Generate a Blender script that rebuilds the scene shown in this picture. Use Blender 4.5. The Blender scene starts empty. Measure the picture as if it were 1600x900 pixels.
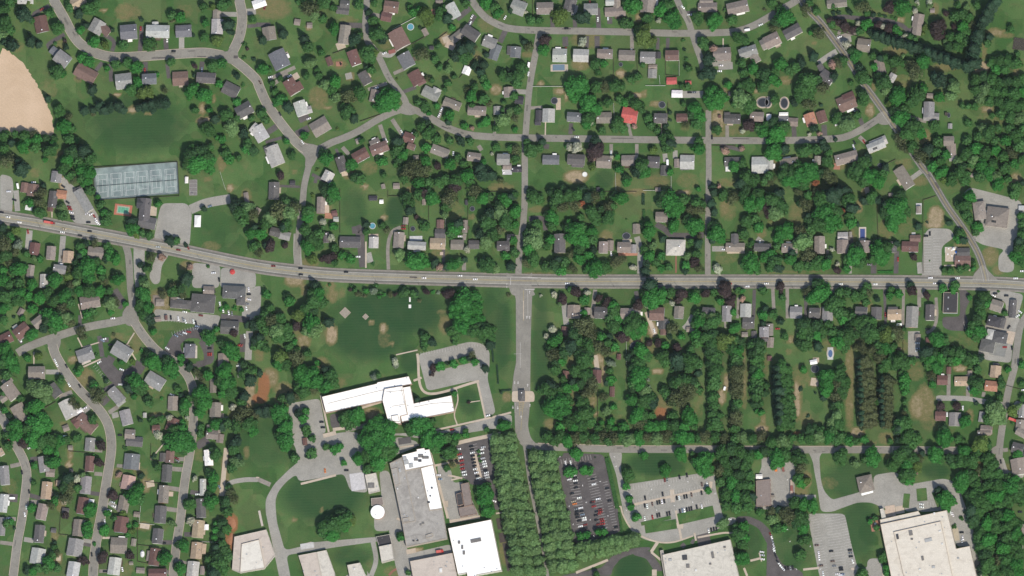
import bpy, math, random, numpy as np
from mathutils import Vector, Matrix
R=math.radians
sc=bpy.context.scene
COL=sc.collection
# ---------------------------------------------------------------- camera, sky, sun, exposure
S=0.65                                   # metres of ground per pixel of the 1600 x 900 photograph
TILT_E,TILT_S=0.11,0.16                  # the picture is taken a little from the south-south-east
D=Vector((TILT_E,-TILT_S,1)).normalized()
FWD=-D
RT=FWD.cross(Vector((0,1,0))).normalized(); UP=RT.cross(FWD).normalized()
cd=bpy.data.cameras.new('camera'); cd.type='ORTHO'; cd.ortho_scale=1600*S; cd.sensor_fit='HORIZONTAL'
cd.clip_start=1; cd.clip_end=6000
cam=bpy.data.objects.new('camera',cd); COL.objects.link(cam)
m=Matrix((RT,UP,D)).transposed().to_4x4(); m.translation=D*900; cam.matrix_world=m
sc.camera=cam
SUN_EL,SUN_AZ=R(50),R(148)               # azimuth from north, clockwise
w=bpy.data.worlds.new('World'); sc.world=w; w.use_nodes=True
nt=w.node_tree; bg=nt.nodes['Background']
sky=nt.nodes.new('ShaderNodeTexSky'); sky.sky_type='NISHITA'; sky.sun_disc=False
sky.sun_elevation=SUN_EL; sky.sun_rotation=SUN_AZ
nt.links.new(sky.outputs[0],bg.inputs[0]); bg.inputs[1].default_value=0.15
sl=bpy.data.lights.new('sun','SUN'); sl.energy=4.7; sl.angle=R(0.5); sl.color=(1,.94,.84)
so=bpy.data.objects.new('sun',sl); COL.objects.link(so)
sd=Vector((math.sin(SUN_AZ)*math.cos(SUN_EL),math.cos(SUN_AZ)*math.cos(SUN_EL),math.sin(SUN_EL)))
so.rotation_euler=sd.to_track_quat('Z','Y').to_euler(); so.location=sd*500
vs=sc.view_settings; vs.view_transform='Standard'; vs.look='None'; vs.exposure=0; vs.gamma=1; vs.use_curve_mapping=False
sc.render.film_transparent=False
try:
    sc.cycles.max_bounces=5; sc.cycles.diffuse_bounces=2; sc.cycles.glossy_bounces=2; sc.cycles.transmission_bounces=2
except Exception: pass
HAZE=2.5e-5
rnd=random.Random(7); nr=np.random.default_rng(7)
# ---------------------------------------------------------------- map pixel -> place on the ground (or at height z)
_a=np.array([[RT.x,RT.y],[UP.x,UP.y]]); _i=np.linalg.inv(_a)
def g(px,py,z=0.0):
    xi=(px-800)*S-z*RT.z; yi=(450-py)*S-z*UP.z
    return (_i[0,0]*xi+_i[0,1]*yi,_i[1,0]*xi+_i[1,1]*yi,z)
# ---------------------------------------------------------------- materials
def newmat(name):
    m=bpy.data.materials.new(name); m.use_nodes=True
    nt=m.node_tree; b=nt.nodes['Principled BSDF']; b.inputs['Roughness'].default_value=.85
    b.inputs['Specular IOR Level'].default_value=.25
    return m,nt,b
def N(nt,t,**k):
    n=nt.nodes.new(t)
    for a,v in k.items(): setattr(n,a,v)
    return n
def noise(nt,scale,detail=4,rough=.6,vec=None,dist=0):
    n=N(nt,'ShaderNodeTexNoise'); n.inputs['Scale'].default_value=scale; n.inputs['Detail'].default_value=detail
    n.inputs['Roughness'].default_value=rough; n.inputs['Distortion'].default_value=dist
    if vec is not None: nt.links.new(vec,n.inputs['Vector'])
    return n.outputs['Fac']
def ramp(nt,fac,stops):
    r=N(nt,'ShaderNodeValToRGB'); e=r.color_ramp.elements
    while len(e)<len(stops): e.new(.5)
    for x,(p,c) in zip(e,stops):
        x.position=p; x.color=(*c,1) if isinstance(c,tuple) else (c,c,c,1)
    nt.links.new(fac,r.inputs[0]); return r.outputs[0]
def mix(nt,fac,a,b,mode='MIX'):
    n=N(nt,'ShaderNodeMix',data_type='RGBA',blend_type=mode)
    for s,v in ((0,fac),(6,a),(7,b)):
        if hasattr(v,'links'): nt.links.new(v,n.inputs[s])
        elif isinstance(v,tuple): n.inputs[s].default_value=(*v,1)
        else: n.inputs[s].default_value=v
    return n.outputs[2]
def pos(nt): return N(nt,'ShaderNodeNewGeometry').outputs['Position']
def objco(nt): return N(nt,'ShaderNodeTexCoord').outputs['Object']
def objcol(nt): return N(nt,'ShaderNodeObjectInfo').outputs['Color']
def attr(nt,name): 
    n=N(nt,'ShaderNodeAttribute'); n.attribute_name=name; return n
def bump(nt,b,h,strength,dist=.1):
    n=N(nt,'ShaderNodeBump'); n.inputs['Strength'].default_value=strength; n.inputs['Distance'].default_value=dist
    nt.links.new(h,n.inputs['Height']); nt.links.new(n.outputs[0],b.inputs['Normal'])
def mottled(name,col=None,lo=.7,hi=1.25,scales=((.15,3),(1.2,4)),rough=.85,usecol=False,bumps=0,stain=None):
    m,nt,b=newmat(name); b.inputs['Roughness'].default_value=rough
    p=pos(nt)
    c=objcol(nt) if usecol else col
    f=None
    for s,d in scales:
        r=ramp(nt,noise(nt,s,d,.65,p),[(.28,lo),(.72,hi)])
        c=mix(nt,1.0,c,r,'MULTIPLY')
    if stain:
        sc_,colr,a,b2=stain
        c=mix(nt,ramp(nt,noise(nt,sc_,5,.7,p,1.0),[(a,0.0),(b2,.85)]),c,colr)
    nt.links.new(c,b.inputs['Base Color'])
    if bumps: bump(nt,b,noise(nt,6,3,.7,p),bumps)
    return m
M={}
def make_grass():
    m,nt,b=newmat('grass'); p=pos(nt); b.inputs['Roughness'].default_value=.95; b.inputs['Specular IOR Level'].default_value=.1
    c=ramp(nt,noise(nt,.018,5,.6,p),[(.3,(.045,.105,.029)),(.5,(.060,.118,.036)),(.7,(.084,.132,.044))])
    c=mix(nt,ramp(nt,noise(nt,.09,4,.65,p,.6),[(.5,0.0),(.75,.55)]),c,(.105,.105,.045))
    c=mix(nt,ramp(nt,noise(nt,.06,4,.6,p,.3),[(.25,.7),(.48,0.0)]),c,(.028,.066,.019))
    vo=N(nt,'ShaderNodeTexVoronoi',feature='F1',distance='MANHATTAN'); vo.inputs['Scale'].default_value=.036; vo.inputs['Randomness'].default_value=.85
    nt.links.new(p,vo.inputs['Vector'])
    sp=N(nt,'ShaderNodeSeparateColor'); nt.links.new(vo.outputs['Color'],sp.inputs[0])
    c=mix(nt,1.0,c,ramp(nt,sp.outputs[0],[(0,(.74,.84,.78)),(.5,(1,1,1)),(1,(1.32,1.16,1.25))]),'MULTIPLY')
    c=mix(nt,ramp(nt,sp.outputs[1],[(.55,0.0),(1,.30)]),c,(.098,.100,.047))
    at=attr(nt,'lush').outputs['Fac']
    w=N(nt,'ShaderNodeTexWave',wave_type='BANDS',bands_direction='Y'); w.inputs['Scale'].default_value=.11; w.inputs['Distortion'].default_value=.6
    nt.links.new(p,w.inputs['Vector'])
    lush=mix(nt,w.outputs['Fac'],(.013,.048,.017),(.022,.061,.022))
    lush=mix(nt,ramp(nt,noise(nt,.05,4,.6,p),[(.38,0.0),(.62,.75)]),lush,(.030,.062,.024))
    lush=mix(nt,ramp(nt,noise(nt,.35,4,.7,p),[(.5,0.0),(.8,.5)]),lush,(.036,.066,.027))
    hl=N(nt,'ShaderNodeMath',operation='MULTIPLY'); hl.inputs[1].default_value=.93; nt.links.new(at,hl.inputs[0])
    c=mix(nt,hl.outputs[0],c,lush)
    d=attr(nt,'dry').outputs['Fac']
    nz=noise(nt,.22,5,.7,p)
    ad=N(nt,'ShaderNodeMath',operation='ADD'); sb=N(nt,'ShaderNodeMath',operation='MULTIPLY_ADD')
    sb.inputs[1].default_value=1.0; sb.inputs[2].default_value=-.5; nt.links.new(nz,sb.inputs[0])
    nt.links.new(d,ad.inputs[0]); nt.links.new(sb.outputs[0],ad.inputs[1])
    gate=N(nt,'ShaderNodeMath',operation='MULTIPLY'); nt.links.new(ramp(nt,d,[(.02,0.0),(.2,1.0)]),gate.inputs[0]); nt.links.new(ad.outputs[0],gate.inputs[1])
    c=mix(nt,ramp(nt,gate.outputs[0],[(.12,0.0),(.55,.85)]),c,(.155,.130,.060))
    c=mix(nt,ramp(nt,gate.outputs[0],[(.6,0.0),(.95,1.0)]),c,(.30,.235,.155))
    rs=attr(nt,'rust').outputs['Fac']
    ad2=N(nt,'ShaderNodeMath',operation='ADD'); nt.links.new(rs,ad2.inputs[0]); nt.links.new(sb.outputs[0],ad2.inputs[1])
    g2=N(nt,'ShaderNodeMath',operation='MULTIPLY'); nt.links.new(ramp(nt,rs,[(.02,0.0),(.2,1.0)]),g2.inputs[0]); nt.links.new(ad2.outputs[0],g2.inputs[1])
    c=mix(nt,ramp(nt,g2.outputs[0],[(.3,0.0),(.8,.9)]),c,(.24,.105,.05))
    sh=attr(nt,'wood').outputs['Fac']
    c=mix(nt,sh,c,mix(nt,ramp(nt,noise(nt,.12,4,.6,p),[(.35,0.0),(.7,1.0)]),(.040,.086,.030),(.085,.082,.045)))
    for s,lo,hi in ((.9,.78,1.2),(3.2,.85,1.15)):
        c=mix(nt,1.0,c,ramp(nt,noise(nt,s,4,.7,p),[(.3,lo),(.7,hi)]),'MULTIPLY')
    nt.links.new(c,b.inputs['Base Color']); bump(nt,b,noise(nt,2.5,4,.7,p),.5,.15)
    return m
def make_foliage(name,from_attr):
    m,nt,b=newmat(name); p=pos(nt); b.inputs['Roughness'].default_value=.6; b.inputs['Specular IOR Level'].default_value=.2
    c=attr(nt,'tint').outputs['Color'] if from_attr else objcol(nt)
    c=mix(nt,1.0,c,ramp(nt,noise(nt,.9,4,.7,p),[(.28,(.62,.66,.6)),(.72,(1.45,1.34,1.35))]),'MULTIPLY')
    isl=N(nt,'ShaderNodeNewGeometry').outputs['Random Per Island']
    c=mix(nt,1.0,c,ramp(nt,isl,[(0,(.72,.76,.7)),(1,(1.28,1.22,1.3))]),'MULTIPLY')
    nt.links.new(c,b.inputs['Base Color'])
    tr=N(nt,'ShaderNodeBsdfTranslucent'); nt.links.new(c,tr.inputs['Color']); ms=N(nt,'ShaderNodeMixShader'); ms.inputs[0].default_value=.36
    nt.links.new(b.outputs[0],ms.inputs[1]); nt.links.new(tr.outputs[0],ms.inputs[2])
    nt.links.new(ms.outputs[0],[n for n in nt.nodes if n.type=='OUTPUT_MATERIAL'][0].inputs['Surface'])
    return m
def make_roof():
    m,nt,b=newmat('shingle_roof'); p=pos(nt); o=objco(nt)
    c=objcol(nt)
    c=mix(nt,1.0,c,ramp(nt,noise(nt,.5,4,.65,p),[(.3,.78),(.7,1.2)]),'MULTIPLY')
    c=mix(nt,1.0,c,ramp(nt,noise(nt,3.5,3,.7,p),[(.3,.85),(.7,1.18)]),'MULTIPLY')
    w=N(nt,'ShaderNodeTexWave',wave_type='BANDS',bands_direction='Y'); w.inputs['Scale'].default_value=1.1; w.inputs['Distortion'].default_value=.3
    nt.links.new(o,w.inputs['Vector'])
    c=mix(nt,1.0,c,ramp(nt,w.outputs['Fac'],[(0,.9),(.3,1.04)]),'MULTIPLY')
    nt.links.new(c,b.inputs['Base Color']); bump(nt,b,w.outputs['Fac'],.4,.05)
    return m
def make_flat(name,base,dirt,lo,hi,sc_=.08):
    m,nt,b=newmat(name); p=pos(nt)
    c=mix(nt,ramp(nt,noise(nt,sc_,6,.7,p,1.5),[(lo,0.0),(hi,.9)]),base,dirt)
    c=mix(nt,1.0,c,ramp(nt,noise(nt,1.4,4,.7,p),[(.3,.88),(.7,1.1)]),'MULTIPLY')
    br=N(nt,'ShaderNodeTexBrick'); br.inputs['Scale'].default_value=.12; br.inputs['Mortar Size'].default_value=.004
    br.inputs['Color1'].default_value=(1,1,1,1); br.inputs['Color2'].default_value=(.93,.93,.93,1); br.inputs['Mortar'].default_value=(.82,.82,.82,1)
    nt.links.new(p,br.inputs['Vector'])
    c=mix(nt,1.0,c,br.outputs['Color'],'MULTIPLY')
    nt.links.new(c,b.inputs['Base Color']); return m
M['grass']=make_grass()
M['leaf']=make_foliage('foliage',False); M['leaf_mass']=make_foliage('foliage_mass',True)
M['bark']=mottled('bark',(.06,.045,.032),bumps=.6)
M['road']=mottled('road_asphalt',(.205,.192,.165),.84,1.14,((.05,4),(.9,5)),stain=(.18,(.125,.118,.105),.54,.74))
M['shoulder']=mottled('shoulder_asphalt',(.128,.122,.107),.86,1.12,((.05,4),(.9,5)))
M['road_pale']=mottled('worn_carriageway',(.225,.213,.175),.84,1.14,((.05,4),(.9,5)),stain=(.25,(.15,.142,.125),.54,.76))
M['asphalt']=mottled('dark_asphalt',(.088,.078,.076),.75,1.2,((.1,4),(1.1,4)),stain=(.3,(.12,.105,.1),.58,.8))
M['grey_lot']=mottled('grey_asphalt',(.265,.252,.222),.82,1.15,((.06,4),(.8,5)),stain=(.12,(.17,.162,.148),.55,.8))
M['concrete']=mottled('concrete',(.42,.35,.275),.86,1.1,((.2,4),(2,4)))
M['gravel_drive']=mottled('gravel',(.215,.193,.165),.75,1.2,((.15,4),(1.5,5)))
M['roof']=make_roof()
M['trim']=mottled('white_trim',(.72,.70,.66),.9,1.05)
M['siding']=mottled('siding',usecol=True,lo=.9,hi=1.08)
M['paint']=mottled('vehicle_paint',usecol=True,lo=.97,hi=1.03,rough=.3)
M['glass']=mottled('dark_glass',(.012,.015,.018),.9,1.1,rough=.12)
M['tyre']=mottled('tyre_rubber',(.02,.02,.02),.9,1.1)
M['brick']=mottled('chimney_brick',(.22,.10,.07),.8,1.15,((2,3),(6,3)))
M['metal']=mottled('galvanised_metal',(.35,.36,.37),.85,1.1,rough=.45)
M['dark_metal']=mottled('dark_metal',(.03,.03,.032),.85,1.1,rough=.5)
M['white_flat']=make_flat('white_membrane',(.88,.87,.84),(.50,.46,.41),.60,.86,.14)
M['grey_flat']=make_flat('grey_gravel_roof',(.33,.31,.28),(.19,.175,.16),.42,.72,.09)
M['cream_flat']=make_flat('cream_membrane',(.58,.53,.45),(.44,.39,.32),.48,.75,.06)
M['pale_flat']=make_flat('pale_membrane',(.60,.565,.50),(.42,.38,.33),.5,.75)
M['light_flat']=make_flat('pale_grey_roof',(.52,.485,.42),(.35,.325,.28),.45,.75,.2)
M['pink_flat']=make_flat('pinkish_roof',(.46,.40,.345),(.35,.30,.26),.5,.75)
M['brown_flat']=make_flat('brown_flat_roof',(.215,.175,.155),(.15,.125,.11),.45,.7,.2)
M['dark_flat']=make_flat('black_flat_roof',(.045,.042,.045),(.085,.08,.08),.5,.78,.15)
M['slab']=mottled('paving',usecol=True,lo=.82,hi=1.12,scales=((.4,3),(2.2,3)))
def make_soil():
    m,nt,b=newmat('ploughed_soil'); p=pos(nt)
    c=ramp(nt,noise(nt,.025,5,.6,p,.5),[(.3,(.42,.305,.20)),(.7,(.50,.37,.255))])
    w=N(nt,'ShaderNodeTexWave',wave_type='BANDS',bands_direction='DIAGONAL'); w.inputs['Scale'].default_value=.13; w.inputs['Distortion'].default_value=1.2; w.inputs['Detail'].default_value=3
    nt.links.new(p,w.inputs['Vector'])
    c=mix(nt,1.0,c,ramp(nt,w.outputs['Fac'],[(0,.99),(1,1.01)]),'MULTIPLY')
    c=mix(nt,ramp(nt,noise(nt,.12,6,.75,p),[(.62,0.0),(.85,.35)]),c,(.27,.21,.13))
    c=mix(nt,1.0,c,ramp(nt,noise(nt,.7,5,.75,p),[(.3,.86),(.7,1.1)]),'MULTIPLY')
    nt.links.new(c,b.inputs['Base Color']); bump(nt,b,w.outputs['Fac'],.15,.1); return m
M['soil']=make_soil()
M['water']=mottled('pool_water',usecol=True,lo=.92,hi=1.06,rough=.08)
M['paintmark']=mottled('road_paint',(.52,.50,.47),.75,1.1,((.6,3),(3,3)))
M['yellowmark']=mottled('yellow_road_paint',(.40,.31,.12),.75,1.1,((.6,3),(3,3)))
M['wood']=mottled('weathered_wood',(.12,.095,.07),.75,1.15,((.8,3),(3,3)))
# ---------------------------------------------------------------- mesh helpers
def mesh(name,v,f,mats,mi=None,smooth=False):
    me=bpy.data.meshes.new(name); me.from_pydata([tuple(map(float,p)) for p in v],[],f)
    for k in mats: me.materials.append(M[k])
    if mi is not None: me.polygons.foreach_set('material_index',np.array(mi,dtype=np.int32))
    if smooth: me.polygons.foreach_set('use_smooth',np.ones(len(me.polygons),dtype=bool))
    me.update(); return me
def ob(name,me,parent=None,loc=(0,0,0),rz=0.0,scale=None,color=None,rot=None):
    o=bpy.data.objects.new(name,me); COL.objects.link(o)
    if parent is not None: o.parent=parent
    o.location=loc
    if rot is not None: o.rotation_euler=rot
    elif rz: o.rotation_euler=(0,0,rz)
    if scale is not None: o.scale=scale if isinstance(scale,tuple) else (scale,)*3
    if color is not None: o.color=(*color,1)
    return o
def struct(o): o['kind']='structure'; return o
class Geo:
    def __init__(s): s.v=[];s.f=[];s.m=[]
    def box(s,x0,x1,y0,y1,z0,z1,m=0,top=None,bottom=True):
        n=len(s.v); s.v+=[(x0,y0,z0),(x1,y0,z0),(x1,y1,z0),(x0,y1,z0),(x0,y0,z1),(x1,y0,z1),(x1,y1,z1),(x0,y1,z1)]
        F=[(4,5,6,7),(0,1,5,4),(1,2,6,5),(2,3,7,6),(3,0,4,7)]
        if bottom: F.append((3,2,1,0))
        s.f+=[tuple(n+i for i in q) for q in F]; s.m+=[m if top is None else top]+[m]*(len(F)-1)
        return s
    def poly(s,pts,m=0):
        n=len(s.v); s.v+=list(pts); s.f.append(tuple(range(n,n+len(pts)))); s.m.append(m); return s
    def cyl(s,x,y,z0,z1,r0,r1=None,n=12,m=0,cap=True,top=None):
        r1=r0 if r1 is None else r1; k=len(s.v)
        for z,r in ((z0,r0),(z1,r1)):
            s.v+=[(x+r*math.cos(2*math.pi*i/n),y+r*math.sin(2*math.pi*i/n),z) for i in range(n)]
        for i in range(n):
            j=(i+1)%n; s.f.append((k+i,k+j,k+n+j,k+n+i)); s.m.append(m)
        if cap: s.f.append(tuple(range(k+n,k+2*n))); s.m.append(m if top is None else top)
        return s
    def mk(s,name,mats,smooth=False): return mesh(name,s.v,s.f,mats,s.m,smooth)
def smooth_line(P,step=6.0):
    P=[Vector((a,b,0)) for a,b in P]; out=[]
    Q=[P[0]*2-P[1]]+P+[P[-1]*2-P[-2]]
    for i in range(1,len(Q)-2):
        a,b,c,d=Q[i-1:i+3]; n=max(1,int((c-b).length/step))
        for k in range(n):
            t=k/n
            out.append(.5*((2*b)+(c-a)*t+(2*a-5*b+4*c-d)*t*t+(3*b-a-3*c+d)*t**3))
    out.append(P[-1]); return [(p.x,p.y) for p in out]
def ribbon_pts(P,off):
    out=[]
    for i,(x,y) in enumerate(P):
        a=P[max(0,i-1)]; b=P[min(len(P)-1,i+1)]
        dx,dy=b[0]-a[0],b[1]-a[1]; l=math.hypot(dx,dy) or 1
        out.append((x-dy/l*off,y+dx/l*off))
    return out
def ribbon(name,P,w,z,mat,center=0.0,thick=0.0):
    "a strip of ground covering along P (world metres)"
    A=ribbon_pts(P,center+w/2); B=ribbon_pts(P,center-w/2); G=Geo()
    n=len(P)
    if thick<=0:
        G.v=[(*a,z) for a in A]+[(*b,z) for b in B]
        G.f=[(n+i,n+i+1,i+1,i) for i in range(n-1)]; G.m=[0]*(n-1)
    else:
        G.v=[(*a,z+thick) for a in A]+[(*b,z+thick) for b in B]+[(*a,z-.05) for a in A]+[(*b,z-.05) for b in B]
        for i in range(n-1):
            G.f+=[(n+i,n+i+1,i+1,i),(i,i+1,2*n+i+1,2*n+i),(3*n+i,3*n+i+1,n+i+1,n+i)]; G.m+=[0]*3
        e=n-1
        G.f+=[(n,0,2*n,3*n),(e,n+e,3*n+e,2*n+e)]; G.m+=[0,0]
    return struct(ob(name,G.mk(name,[mat])))
def flatpoly(name,pts,z,mat,color=None):
    P=[(x,y,z) for x,y in pts]
    a=sum(P[i][0]*P[(i+1)%len(P)][1]-P[(i+1)%len(P)][0]*P[i][1] for i in range(len(P)))
    if a<0: P.reverse()
    return struct(ob(name,Geo().poly(P).mk(name,[mat]),color=color))
def round_poly(pts,rad,n=4):
    "corners of a polygon rounded, so that paving edges do not read as cut with a knife"
    out=[]; k=len(pts)
    for i in range(k):
        p=Vector(pts[i]); a=Vector(pts[i-1]); b=Vector(pts[(i+1)%k])
        ra=min(rad,(a-p).length*.4); rb=min(rad,(b-p).length*.4)
        s=p+(a-p).normalized()*ra; e=p+(b-p).normalized()*rb
        for j in range(n+1):
            t=j/n; q=s*(1-t)**2+p*2*t*(1-t)+e*t*t; out.append((q.x,q.y))
    return out
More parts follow.
